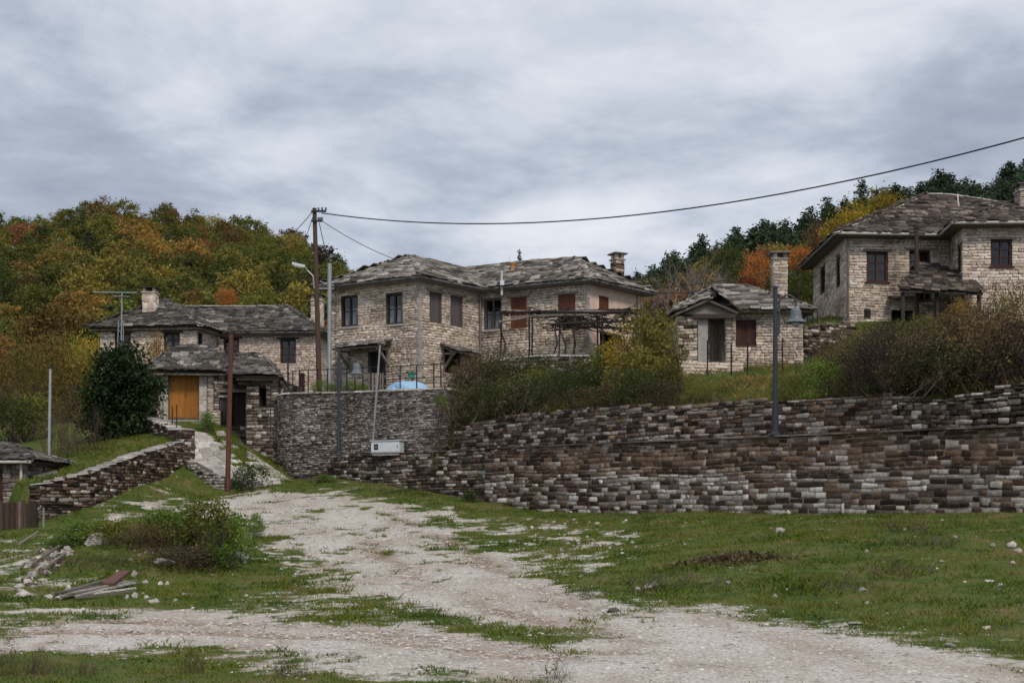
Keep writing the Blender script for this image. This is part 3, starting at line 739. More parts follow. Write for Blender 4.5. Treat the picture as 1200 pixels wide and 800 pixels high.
def chimney(root, cx, cy, w, d, z0, z1, mat, rot=0.0, cap='slab', body_mat='mortar', stone=(.07, .12), seed=0, plastered=False):
    c, s = math.cos(rot), math.sin(rot)
    def pt(x, y): return (cx + x * c - y * s, cy + x * s + y * c)
    cor = [pt(-w / 2, -d / 2), pt(w / 2, -d / 2), pt(w / 2, d / 2), pt(-w / 2, d / 2)]
    mb = MB(); k = .02
    mb.prism([Vector((*pt(-w / 2 + k, -d / 2 + k), z0)), Vector((*pt(w / 2 - k, -d / 2 + k), z0)), Vector((*pt(w / 2 - k, d / 2 - k), z0)), Vector((*pt(-w / 2 + k, d / 2 - k), z0))], (0, 0, z1 - z0))
    ch = mb.build('chimney', M[body_mat], root); pcs = []
    for i in range(4):
        fr = Frame([cor[i], cor[(i + 1) % 4]])
        pcs += [(m, ch, mt) for m, mt in lay(fr, z0, z1, stone, (.16, .34), seed=seed + i, proud=(0, .015))]
    for sx in (-1, 1):
        for sy in (-1, 1):
            mb = MB(); mb.prism([Vector((*pt(sx * (w / 2 - .09) + a, sy * (d / 2 - .09) + b), z1)) for a, b in ((-.07, -.07), (.07, -.07), (.07, .07), (-.07, .07))], (0, 0, .2)); mb.build('cap_pillar', M['cap'] if cap != 'dark' else M['plaster'], ch)
    mb = MB(); o = .12
    mb.prism([Vector((*pt(x, y), z1 + .2)) for x, y in ((-w / 2 - o, -d / 2 - o), (w / 2 + o * .8, -d / 2 - o * 1.1), (w / 2 + o, d / 2 + o), (-w / 2 - o * .7, d / 2 + o))], (0, 0, .06))
    mb.prism([Vector((*pt(x, y), z1 + .262)) for x, y in ((-w / 3, -d / 3), (w / 2, -d / 3), (w / 3, d / 3), (-w / 3, d / 2.5))], (0, 0, .05))
    mb.build('cap', M['slate_dark'] if cap == 'dark' else M['slate'], ch)
    mb = MB(); o = .05; z2 = z0 + (z1 - z0) * .94
    mb.prism([Vector((*pt(x, y), z1 - .05)) for x, y in ((-w / 2 - o, -d / 2 - o), (w / 2 + o, -d / 2 - o), (w / 2 + o, d / 2 + o), (-w / 2 - o, d / 2 + o))], (0, 0, .052))
    mb.build('collar', M['cap'], ch)
    return ch, pcs
def eave_line(root, pts, mat, rad=.055, name='gutter', drop=.04):
    mb = MB(); mb.tube([Vector(p) - Vector((0, 0, drop)) for p in pts], rad, 8); return mb.build(name, M[mat], root)
def soffit(root, pts_out, pts_in, z, mat='wood_grey'):
    mb = MB()
    for (a, b), (c, d) in zip(zip(pts_out, pts_out[1:]), zip(pts_in, pts_in[1:])):
        mb.prism([Vector((*a, z)), Vector((*b, z)), Vector((*d, z)), Vector((*c, z))], (0, 0, .03))
    return mb.build('soffit', M[mat], root)
def facade(root, pts, zb, zt, holes, pcs, stone='house_stone', hr=(.08, .125), wr=(.13, .34), seed=0, mortar='mortar_house', quoin=True, thick=.4):
    fr = Frame(pts); w = wall_panel('wall', fr, zb, zt, holes, M[mortar], root, thick)
    pcs += [(m, w, mt or M[stone]) for m, mt in lay(fr, zb, zt, hr, wr, holes, seed=seed, proud=(.0, .022), s0=.0)]
    return fr, w
class HoleF(Frame): pass
def backs(root, pts, zb, zt, mortar='mortar'):
    """plain unseen rear walls that close the house"""
    fr = [Frame([a, b]) for a, b in zip(pts, pts[1:])]
    for f in fr: wall_panel('wall', f, zb, zt, [], M[mortar], root, .3)
def meet(p, d, a, b, c):
    """where the line p + d*t meets the plane a, b, c"""
    n = (Vector(b) - Vector(a)).cross(Vector(c) - Vector(a)); d = Vector(d); return Vector(p) + d * ((Vector(a) - Vector(p)).dot(n) / d.dot(n))
def ceiling(root, plan, z, mat='wood_grey'):
    mb = MB(); mb.prism([Vector((p[0], p[1], z)) for p in plan], (0, 0, .03)); return mb.build('soffit', M[mat], root)
def finish(root, st, sl, slate_mat, stone_mat_='house_stone', nst=300, nsl=300):
    scatter_pieces('stone', st, None, M[stone_mat_], nst, 'stonework', 'stone')
    scatter_pieces('slate', sl, None, M[slate_mat], nsl, 'slating', 'slate')

# ------------------------------------------------------------------ house in the middle
def off_poly(pts, d):
    """push a closed counter-clockwise plan outward by d"""
    n = len(pts); out = []
    for i in range(n):
        a, b, c = Vector(pts[i - 1]), Vector(pts[i]), Vector(pts[(i + 1) % n]); t1 = (b - a).normalized(); t2 = (c - b).normalized()
        n1, n2 = Vector((t1.y, -t1.x)), Vector((t2.y, -t2.x)); k = 1 + n1.dot(n2); out.append(b + (n1 + n2) * (d / max(k, .35)))
    return out
def house_middle():
    L, C, Rr, D, E = (X(387, 55.2), 55.2), (X(492, 53), 53), (X(563, 55.9), 55.9), (X(689, 53.6), 53.6), (X(751, 56.5), 56.5)
    G = (-2.84, 61.14)
    zt = 11.30; root = thing('stone_house', 'two-storey stone house in the middle with grey slate hip roof and two angled wings', 'house', (-2, 54, 6.2))
    plan = [L, C, Rr, D, E, G]; st, sl = [], []
    f1, f2, f3, f4 = Frame([L, C]), Frame([C, Rr]), Frame([Rr, D]), Frame([D, E])
    h1 = [f1.rect(399.5, 346, 419, 382.5), f1.rect(452, 343.5, 471.5, 379.8), f1.rect(431, 412, 452, 457)]
    h2 = [f2.rect(503.5, 342.8, 518, 379.5), f2.rect(528, 346.5, 542.5, 383), f2.rect(521, 407, 540, 437)]
    h3 = [f3.rect(567, 349.5, 587.5, 386), f3.rect(598.5, 348.5, 617, 384), f3.rect(654, 345, 674, 376)]
    h4 = [f4.rect(702, 347, 713.5, 363.5), f4.rect(703, 390, 728, 416)]
    facade(root, [L, C], 6.0, zt, h1, st, seed=1); facade(root, [C, Rr], 6.0, zt, h2, st, seed=2)
    facade(root, [Rr, D], 6.2, zt, h3, st, seed=3); wd = wall_panel('wall', f4, 6.2, zt, h4, M['plaster'], root, .4, out=-.005); st += [(m, wd, M['house_stone_pink']) for m, mt in lay(f4, 6.2, 8.75, (.09, .15), (.18, .46), h4, seed=4, proud=(0, .02))]
    backs(root, [E, G, L], 6.0, zt)
    for f, h in ((f1, h1), (f2, h2), (f3, h3), (f4, h4)):
        for q in h: add_shade_panel(root, f, q, 1.0)
    window(root, f1, h1[0], curtain=True, rows=2, frame_m='wood_dark'); window(root, f1, h1[1], curtain=True, rows=2, frame_m='wood_dark')
    for q in h2[:2]: window(root, f2, q, 'shutter', 'shutter_grey', cols=4, sill=False, lintel='wood_grey', label='weathered grey board shutters, closed')
    window(root, f3, h3[0], cols=2, rows=2, frame_m='shutter_grey', curtain=True, label='grey framed window with pale curtain')
    window(root, f3, h3[1], 'shutter', 'wood_brown', cols=4, sill=False, lintel='wood_grey', depth=.06, label='red-brown board shutters, closed')
    window(root, f3, h3[2], 'shutter', 'wood_brown', cols=4, sill=False, lintel='wood_grey', depth=.06, label='red-brown board shutters, closed')
    window(root, f4, h4[0], 'shutter', 'wood_brown', cols=3, sill=False, depth=.06, label='red-brown board shutters, closed')
    window(root, f1, h1[2], 'door', 'wood_dark', cols=3, sill=False, depth=.3); window(root, f2, h2[2], 'door', 'wood_dark', cols=3, sill=False, depth=.3)
    # plain grey dressed corners
    for p, f, sgn in ((C, f1, 1), (D, f3, 1)):
        mb = MB(); n = 14; q = Vector(p); a1 = -f.t; a2 = (f2 if p is C else f4).t; o = f.n + (f2 if p is C else f4).n; o.normalize()
        z = 6.05
        while z < zt - .05:
            h = random.uniform(.26, .40); h = min(h, zt - z - .01); k1, k2 = random.uniform(.08, .15), random.uniform(.08, .15)
            b = q + o * .055
            mb.prism([Vector((*(b), z)), Vector((*(b + a2 * k2), z)), Vector((*(b + a2 * k2 - o * .12), z)), Vector((*(b + a1 * k1 - o * .12), z)), Vector((*(b + a1 * k1), z))], (0, 0, h - .012)); z += h
        mb.build('quoin', M['grey_stone'], root, kind='stuff')
    # roof
    ev = off_poly(plan, .42); ze = 11.28; d = Vector((.644, .765)); w = Vector((-.877, .48))
    LE, CE, RE, DE, EE, GE = [Vector((p.x, p.y, ze)) for p in ev]
    mid = (Vector(L) + Vector(C)) / 2; A1 = Vector((*(mid + d * 2.2), 12.74)); A2 = Vector((*(mid + d * 5.6), 12.74))
    md = (Vector(D) + Vector(E)) / 2; B1 = Vector((*(md + w * 1.9), 12.70)); B2 = Vector((*(md + w * 7.2), 12.75))
    valley = meet(B1, (w.x, w.y, 0), CE, RE, A1); ceiling(root, off_poly(plan, .36), ze - .13)
    planes = [[LE, CE, A1], [CE, RE, valley, A1], [RE, DE, B1, valley], [DE, EE, B1], [EE, GE, valley, B1], [GE, LE, A1, A2], [GE, A2, valley], [A2, valley, A1]]
    roof = roof_planes(root, planes, M['wood_grey'])
    for i, pl in enumerate(planes[:4]): sl += [(m, roof, mt) for m, mt in slate_plane(pl, seed=40 + i)]
    for i, pl in enumerate(planes[4:6]): sl += [(m, roof, mt) for m, mt in slate_plane(pl, seed=50 + i, wr=(.6, .9), exp=.3, length=.6)]
    for i, (a, b) in enumerate(((CE, A1), (A1, valley), (DE, B1), (B1, valley))): sl += [(m, roof, mt) for m, mt in ridge_caps(a, b, seed=60 + i)]
    eave_line(root, [LE, CE, RE], 'gutter_grey', .06); eave_line(root, [RE, DE, EE], 'gutter_grey', .06)
    mb = MB(); p = f2.pt(f2.L - .12, 0, .10); mb.tube([(p.x, p.y, 11.15), (p.x, p.y, 6.9)], .05, 8); mb.build('downpipe', M['gutter_grey'], root)
    mb = MB(); mb.beam((X(588, 54.9), 54.9, ZV(346, 54.9)), (X(588, 55.0), 55.0, ZV(317, 55.0)), .09, .09); vp = mb.build('vent_pipe', M['galv'], root)
    mb = MB(); c = P(588.5, 331.5, 54.75); mb.box(c.x - .09, c.x + .09, c.y - .06, c.y + .06, c.z - .1, c.z + .1); mb.build('junction_box', M['white_metal'], root)
    mb = MB(); c = P(601, 313, 56.4); mb.lathe((c.x, c.y, c.z - .2), [(.10, 0), (.10, .3), (.13, .32), (.13, .38), (.02, .42)], 10); mb.build('chimney_pot', M['clay'], root)
    cy = 57.6; ch, pc = chimney(root, X(723.5, cy), cy, .46, .46, 11.3, ZV(304, cy), 'house_stone', rot=.5, cap='dark', body_mat='plaster', seed=9); st += [(m, p, M['house_stone_pink'] if random.random() < .5 else M['brown_wall']) for m, p, _ in pc]
    # slate porch canopies on brackets
    for f, (u0, u1, v0, v1), dep in ((f1, (407, 459, 403, 411), .95), (f2, (517, 549, 404, 408), .7)):
        k0, z1 = f.px(u0, v0); k1, _ = f.px(u1, v0); z0 = z1 - .30
        e0, e1, t1, t0 = f.pt(k0 - .1, z0, dep), f.pt(k1 + .1, z0, dep), f.pt(k1, z1, .03), f.pt(k0, z1, .03)
        mb = MB(); nn = (e1 - e0).cross(t0 - e0).normalized(); nn = nn if nn.z > 0 else -nn
        mb.prism([p - nn * .07 for p in (e0, e1, t1, t0)], nn * .06)
        for k in (k0 + .12, k1 - .12):
            mb.beam(f.pt(k, z0 - .75, .03), f.pt(k, z0 - .1, dep - .12), .09, .09); mb.beam(f.pt(k, z0 - .06, .03), f.pt(k, z0 - .1, dep - .05), .09, .09); mb.beam(f.pt(k, z0 - .9, .04), f.pt(k, z0 - .05, .04), .09, .07)
        cn = mb.build('canopy', M['wood_grey'], root); sl += [(m, cn, mt) for m, mt in slate_plane([e0, e1, t1, t0], seed=70)]
    finish(root, st, sl, 'slate')
house_middle()

# ------------------------------------------------------------------ long house on the left
def house_left():
    A0, A1, A2, A3 = (X(117, 63.6), 63.6), (X(230, 63), 63), (X(254, 65.2), 65.2), (X(374, 65), 65)
    root = thing('stone_house', 'long pale stone house on the left with dark slate roof and beige chimney', 'house', (-15, 65, 5.9)); st, sl = [], []
    B3, B0 = (A3[0] + .3, 70.6), (A0[0] + .3, 71); zt = ZV(383, 63.2)
    f1, f2, f3 = Frame([A0, A1]), Frame([A1, A2]), Frame([A2, A3])
    h1 = [f1.rect(134.5, 390, 153, 417), f1.rect(192, 390, 210.5, 413)]; h2 = [f2.rect(232, 391, 237.5, 406)]
    h3 = [f3.rect(262, 397, 280, 419), f3.rect(328.5, 397.5, 346.5, 425), f3.rect(350, 438, 357, 462), f3.rect(377 - 5, 434, 381 - 10, 452)]
    h3 = h3[:3]
    facade(root, [A0, A1], 5.4, zt, h1, st, 'house_stone_pink', seed=11); facade(root, [A1, A2], 5.4, zt, h2, st, 'house_stone_pink', seed=12); facade(root, [A2, A3], 5.4, zt, h3, st, 'house_stone_pink', seed=13)
    f4, w4 = facade(root, [A3, B3], 5.4, zt, [], st, 'house_stone_pink', seed=14); backs(root, [B3, B0, A0], 5.4, zt)
    for f, h in ((f1, h1), (f2, h2), (f3, h3)):
        for q in h: add_shade_panel(root, f, q)
    for q in h1 + h3[:2]: window(root, f1 if q in h1 else f3, q, 'casement', 'wood_maroon', cols=2, rows=3, curtain=q in h1, lintel='wood_dark', sill=False)
    window(root, f2, h2[0], 'casement', 'wood_dark', cols=2, rows=2, sill=False); window(root, f3, h3[2], 'casement', 'wood_maroon', cols=2, rows=2, sill=False)
    # pale band under the eaves
    for f in (f1, f2, f3):
        mb = MB(); mb.obb(f.pt(f.L / 2, zt - .1, .045), Vector((f.t.x, f.t.y, 0)) * (f.L / 2 - .03), Vector((f.n.x, f.n.y, 0)) * .04, Vector((0, 0, .1))); mb.build('eave_board', M['wood_grey'], root)
    ev = off_poly([A0, A1, A2, A3, B3, B0], .38); ze = zt - .02
    a0, a1, a2, a3, b3, b0 = [Vector((p.x, p.y, ze)) for p in ev]
    Pk = Vector((-17.9, 65.9, ZV(352, 65.9))); Q = Vector((-17.2, 67.7, ZV(361, 67.7))); R1 = Vector((X(335, 67.7), 67.7, ZV(359, 67.7)))
    Q = meet(R1, (-1, 0, 0), a1, a2, Pk); ceiling(root, off_poly([A0, A1, A2, A3, B3, B0], .32), ze - .13)
    planes = [[a0, a1, Pk], [a1, a2, Q, Pk], [a2, a3, R1, Q], [a3, b3, R1], [b3, b0, Pk, Q, R1], [b0, a0, Pk]]
    roof = roof_planes(root, planes, M['wood_dark'])
    for i, pl in enumerate(planes[:4]): sl += [(m, roof, mt) for m, mt in slate_plane(pl, seed=80 + i, exp=.14)]
    for i, pl in enumerate(planes[4:]): sl += [(m, roof, mt) for m, mt in slate_plane(pl, seed=86 + i, wr=(.6, .9), exp=.3, length=.6)]
    for i, (a, b) in enumerate(((a1, Pk), (R1, a3), (Q, R1), (Pk, Q), (a0, Pk))): sl += [(m, roof, M['cap'] if i in (1, 2) or i == 0 else None) for m, mt in ridge_caps(a, b, seed=90 + i, w=.3)]
    eave_line(root, [a2 + Vector((.1, 0, 0)), a3], 'gutter_grey', .05)
    cy = 64.7; ch, pc = chimney(root, X(176.5, cy), cy, .66, .66, 10.6, ZV(343, cy), None, cap='dark', body_mat='plaster', seed=29, stone=(.22, .36))
    st += [(m, p, M['house_stone_pink']) for m, p, _ in pc]
    cy = 68.3; ch, pc = chimney(root, X(372, cy), cy, .62, .6, 9.5, ZV(352, cy), None, cap='dark', seed=33); st += [(m, p, M['house_stone_pink']) for m, p, _ in pc]
    finish(root, st, sl, 'slate_dark')
house_left()

# ------------------------------------------------------------------ gatehouse with the orange door
def gatehouse():
    root = thing('gatehouse', 'small gatehouse with humped slate roof and orange double door at the path top', 'gatehouse', (-14, 57, 5.6)); st, sl = [], []
    a0, a1 = (X(183, 56.5), 56.5), (X(251, 56.5), 56.5); f = Frame([a0, a1]); zt = ZV(434, 56.5)
    h = f.rect(197.5, 437.5, 233.5, 489.5)
    w = wall_panel('wall', f, 5.3, zt, [h], M['mortar_grey'], root, .5)
    st += [(m, w, M['house_stone']) for m, mt in lay(f, 5.3, zt, (.12, .2), (.2, .4), [(h[0] - .35, h[1] + .35, 0, 99)], seed=21)]
    for a, b in ((h[0] - .34, h[0] - .01), (h[1] + .01, h[1] + .34)):         # tall dressed jamb stones
        z = 5.3
        for k, hh in enumerate((.75, .5, .62, .45)):
            if z > zt - .1: break
            hh = min(hh, zt - z - .02)
            mb = MB(); mb.obb(f.pt((a + b) / 2, z + hh / 2, .0), Vector((f.t.x, f.t.y, 0)) * ((b - a) / 2), Vector((f.n.x, f.n.y, 0)) * .06, Vector((0, 0, hh / 2 - .008))); mb.build('jamb_stone', M['cap'], root); z += hh
    dr = window(root, f, h, 'door', 'wood_orange', cols=2, sill=False, depth=.2); dr['label'] = 'orange wooden double door'
    mb = MB(); mb.beam(f.pt(h[0] - .4, h[3] + .09, .05), f.pt(h[1] + .4, h[3] + .09, .05), .2, .14); mb.build('lintel', M['wood_dark'], root)
    mb = MB()
    k0 = (h[0] + h[1]) / 2
    mb.obb(f.pt(k0, 5.56, .35), Vector((1.0, 0, 0)), Vector((0, .4, 0)), Vector((0, 0, .07))); mb.obb(f.pt(k0, 5.40, .7), Vector((1.2, 0, 0)), Vector((0, .35, 0)), Vector((0, 0, .08))); mb.build('door_step', M['grey_stone'], root)
    mb = MB(); mb.prism([Vector((X(247, 56), 55.95, 4.9)), Vector((X(259, 56), 55.95, 4.9)), Vector((X(259, 56), 56.35, 4.9)), Vector((X(247, 56), 56.35, 4.9))], (0, 0, 1.15)); bl = mb.build('stone_block', M['mortar_grey'], root)
    st += [(m, bl, M['house_stone']) for m, mt in lay(Frame([(X(247, 56), 55.93), (X(259, 56), 55.93)]), 4.9, 6.05, (.12, .18), (.15, .3), seed=22)]
    # side and back walls
    b0, b1 = (a0[0] + .2, 60), (X(326, 56.6), 60)
    fl = Frame([(a0[0] + .1, 60), a0]); wl = wall_panel('wall', fl, 5.0, zt, [], M['mortar_grey'], root, .4); st += [(m, wl, M['house_stone']) for m, mt in lay(fl, 5.0, zt, (.1, .18), (.2, .45), seed=23)]
    # right part: stone front with dark openings
    c0, c1 = (X(251, 56.3), 56.3), (X(291, 56.3), 56.3); fc = Frame([c0, c1]); zt2 = ZV(440, 56.3)
    hc = [fc.rect(257, 466, 266, 494), fc.rect(271.5, 460, 288, 497)]
    w2 = wall_panel('wall', fc, 4.0, zt2, hc, M['mortar_dark'], root, .5)
    st += [(m, w2, M['rubble']) for m, mt in lay(fc, 4.0, zt2, (.09, .16), (.15, .4), hc, seed=24, proud=(0, .06))]
    for q in hc: add_shade_panel(root, fc, q, 1.0)
    mb = MB(); mb.beam(fc.pt(hc[0][0] - .1, hc[1][3] + .07, .05), fc.pt(fc.L, hc[1][3] + .07, .05), .14, .12); mb.build('lintel', M['wood_grey'], root)
    window(root, fc, hc[1], 'door', 'wood_dark', cols=3, sill=False, depth=.3)  # dark plank door added to stand for the shadowed void here
    dg = window(root, fc, hc[0], 'door', 'shutter_grey', cols=2, sill=False, depth=.15)
    e0, e1 = (X(289, 54.7), 54.7), (X(326, 54.5), 54.5); fe = Frame([e0, e1]); zt3 = ZV(441, 54.6)
    he = [fe.rect(303.5, 455, 312, 476)]
    w3 = wall_panel('wall', fe, 2.6, zt3, he, M['mortar_dark'], root, .6)
    st += [(m, w3, M['rubble']) for m, mt in lay(fe, 2.6, zt3, (.10, .17), (.16, .42), he, seed=25, proud=(0, .07))]
    add_shade_panel(root, fe, he[0], .5)
    fs = Frame([(e0[0] - .05, 56.3), e0]); w4 = wall_panel('wall', fs, 2.9, zt3, [], M['mortar_dark'], root, .4); st += [(m, w4, M['rubble']) for m, mt in lay(fs, 2.9, zt3, (.1, .17), (.16, .42), seed=26, proud=(0, .06))]
    fr2 = Frame([e1, (e1[0] + .1, 60)]); w5 = wall_panel('wall', fr2, 2.9, zt3, [], M['mortar_dark'], root, .4); st += [(m, w5, M['rubble']) for m, mt in lay(fr2, 2.9, zt3, (.1, .17), (.16, .42), seed=27, proud=(0, .06))]
    # humped slate roof and the lower one beside it
    ze = ZV(434, 56.0); o = .4
    L0, L1 = Vector((a0[0] - .4, 56.0, ze)), Vector((X(271, 56), 56.0, ze - .05)); Kl, Kr = Vector((a0[0] - .4, 60.6, ze)), Vector((X(271, 56), 60.6, ze))
    m1 = Vector((X(195, 56.9), 56.9, ZV(415.5, 56.9))); m2 = Vector((X(260, 56.9), 56.9, ZV(415.5, 56.9))); t1 = Vector((X(215, 58.4), 58.4, ZV(406, 58.4))); t2 = Vector((X(248, 58.4), 58.4, ZV(406, 58.4)))
    pls = [[L0, L1, m2, m1], [m1, m2, t2, t1], [L1, Kr, t2, m2], [Kl, L0, m1, t1], [Kr, Kl, t1, t2]]
    ze2 = ZV(440, 54.3); N0, N1 = Vector((X(268, 54.3), 54.25, ze2)), Vector((X(329, 54.2), 54.1, ze2 - .05)); q1, q2 = Vector((X(279, 57.2), 57.2, ZV(416, 57.2))), Vector((X(306, 57.2), 57.2, ZV(417, 57.2))); q3 = Vector((X(329, 60), 60.2, ze2)); q4 = Vector((X(268, 58), 60.2, ze2))
    pls += [[N0, N1, q2, q1], [N1, q3, q2], [q4, N0, q1], [q3, q4, q1, q2]]
    roof = roof_planes(root, pls, M['wood_dark'])
    for i, pl in enumerate(pls): sl += [(m, roof, mt) for m, mt in slate_plane(pl, seed=100 + i, exp=.16, jit=1.6, thick=(.04, .07))]
    for i, (a, b) in enumerate(((m1, t1), (t1, t2), (t2, m2), (q1, q2), (q2, N1))): sl += [(m, roof, mt) for m, mt in ridge_caps(a, b, seed=110 + i)]
    mb = MB(); mb.beam((L0.x, 56.15, ze - .12), (L1.x, 56.15, ze - .14), .14, .12); mb.beam((N0.x + .3, 54.45, ze2 - .12), (N1.x - .1, 54.35, ze2 - .14), .12, .12); mb.build('eave_beam', M['wood_grey'], root)
    finish(root, st, sl, 'slate_dark')
gatehouse()

# ------------------------------------------------------------------ cottage beside the lamp
def cottage():
    root = thing('stone_cottage', 'small single-storey stone cottage with gabled slate porch, brown shutters and tall chimney', 'cottage', (9, 51, 7.2)); st, sl = [], []
    q0, q1 = (X(858, 50), 50), (X(941, 50), 50); f = Frame([q0, q1]); zt = ZV(363, 50); zb = 6.6
    h = [f.rect(862.5, 375, 886, 405.5)]
    facade(root, [q0, q1], zb, zt, h, st, seed=31); fe = Frame([q1, (q1[0] + .1, 54.2)]); facade(root, [q1, (q1[0] + .1, 54.2)], zb, zt, [], st, seed=32)
    add_shade_panel(root, f, h[0]); window(root, f, h[0], 'shutter', 'wood_maroon', cols=4, sill=False, lintel='wood_grey', label='dark brown board shutters, closed')
    p0, p1 = (X(794, 49.3), 49.3), (X(829, 49.2), 49.2); fp = Frame([p0, p1]); zp = ZV(369, 49.2)
    w = wall_panel('wall', fp, 6.2, zp, [], M['mortar_grey'], root, .7); k = fp.px(817.5, 380)[0]
    st += [(m, w, M['rubble'] if random.random() < .18 else M['house_stone']) for m, mt in lay(fp, 6.2, zp, (.09, .16), (.16, .45), [(k, 99, 0, 99)], seed=33, proud=(0, .04))]
    mb = MB(); mb.obb(fp.pt((k + fp.L) / 2, (7.1 + zp) / 2, -.1), Vector((1, 0, 0)) * ((fp.L - k) / 2), Vector((0, .16, 0)), Vector((0, 0, (zp - 7.1) / 2 - .01))); mb.build('pillar', M['grey_stone'], root)
    mb = MB(); xa, xb = X(850.5, 49.3), X(861, 49.3); mb.box(xa + .02, xb - .02, 49.24, 49.6, 6.9, zp); pl = mb.build('pillar', M['mortar'], root)
    st += [(m, pl, M['house_stone']) for m, mt in lay(Frame([(xa, 49.22), (xb, 49.22)]), 6.9, zp, (.10, .16), (.16, .26), seed=34)] + [(m, pl, M['house_stone']) for m, mt in lay(Frame([(xb, 49.22), (xb, 49.6)]), 6.9, zp, (.10, .16), (.16, .26), seed=35)] + [(m, pl, M['house_stone']) for m, mt in lay(Frame([(xa, 49.6), (xa, 49.22)]), 6.9, zp, (.10, .16), (.16, .26), seed=36)]
    fd = Frame([(X(826, 50), 50.25), (X(858, 50), 50.25)]); hd = fd.rect(832, 378, 853, 424)
    wd = wall_panel('wall', fd, zb, zp + .4, [hd], M['mortar_grey'], root, .3); st += [(m, wd, M['house_stone']) for m, mt in lay(fd, zb, zp + .4, (.1, .15), (.16, .4), [hd], seed=37)]
    window(root, fd, hd, 'door', 'wood_grey', cols=3, sill=False, depth=.1)
    fl = Frame([(p0[0], 54.2), p0]); wl = wall_panel('wall', fl, 6.2, zp, [], M['mortar_grey'], root, .4); st += [(m, wl, M['house_stone']) for m, mt in lay(fl, 6.2, zp, (.1, .16), (.16, .45), seed=38)]
    backs(root, [(q1[0] + .1, 54.2), (p0[0], 54.2)], zb, zt)
    # porch step / low terrace in front
    fs = Frame([(X(796, 48.6), 48.6), (X(871, 48.9), 48.9)]); mb = MB(); zs = ZV(424, 48.7)
    mb.prism([Vector((*fs.p[0], 6.0)), Vector((*fs.p[1], 6.0)), Vector((fs.p[1].x, 50, 6.0)), Vector((fs.p[0].x, 50, 6.0))], (0, 0, zs - 6.0)); pf = mb.build('porch_platform', M['mortar'], root)
    st += [(m, pf, M['house_stone']) for m, mt in lay(fs, 6.3, zs, (.10, .17), (.3, .7), seed=39, proud=(.01, .05))]
    # roof: hip with a gabled porch
    ze = ZV(363, 49.5); x0, x1 = X(795, 49.3) - .1, q1[0] + .35
    E0, E1, K1, K0 = Vector((x0, 49.6, ze)), Vector((x1, 49.55, ze)), Vector((x1, 54.6, ze)), Vector((x0, 54.6, ze)); t0, t1 = Vector((X(838, 52), 52, ZV(336, 52))), Vector((X(872, 52), 52, ZV(336, 52)))
    pls = [[E0, E1, t1, t0], [E1, K1, t1], [K1, K0, t0, t1], [K0, E0, t0]]
    gx0, gx1 = Vector((X(792, 48.9), 48.9, ZV(366, 48.9))), Vector((X(866, 48.9), 48.9, ZV(365.5, 48.9))); ga = Vector((X(829, 48.9), 48.9, ZV(349.5, 48.9))); gb = Vector((X(836, 51.7), 51.7, ZV(340, 51.7)))
    g0, g1 = Vector((gx0.x, 50.6, gx0.z + .10)), Vector((gx1.x + .2, 51.0, gx1.z + .45))
    pls += [[gx1, g1, gb, ga], [g0, gx0, ga, gb]]
    roof = roof_planes(root, pls, M['wood_grey'])
    for i, pl_ in enumerate(pls): sl += [(m, roof, mt) for m, mt in slate_plane(pl_, seed=120 + i, exp=.17, wr=(.35, .85), thick=(.035, .06), jit=1.3)]
    for i, (a, b) in enumerate(((t0, t1), (E1, t1), (ga, gb))): sl += [(m, roof, mt) for m, mt in ridge_caps(a, b, seed=130 + i, w=.5)]
    mb = MB(); yv = 49.12; mb.prism([Vector((X(801, yv), yv, zp + .02)), Vector((X(866, yv), yv, zp + .02)), Vector((X(832, yv), yv, ZV(353, yv)))], (0, .12, 0)); mb.build('pediment', M['wood_grey'], root)
    mb = MB(); mb.beam((X(812, 49.0), 49.02, zp - .08), (X(862, 49.0), 49.02, zp - .08), .16, .16); mb.beam((X(800, 48.95), 48.98, ZV(365, 48.95)), (X(829, 48.95), 48.98, ZV(352.5, 48.95)), .12, .1); mb.beam((X(866, 48.95), 48.98, ZV(366, 48.95)), (X(829, 48.95), 48.98, ZV(352.5, 48.95)), .12, .1); mb.build('porch_beam', M['wood_dark'], root)
    cy = 51.3; ch, pc = chimney(root, X(913, cy), cy, .56, .56, 9.3, ZV(304, cy), None, seed=41, stone=(.10, .16)); st += [(m, p, M['house_stone']) for m, p, _ in pc]
    finish(root, st, sl, 'slate')
cottage()

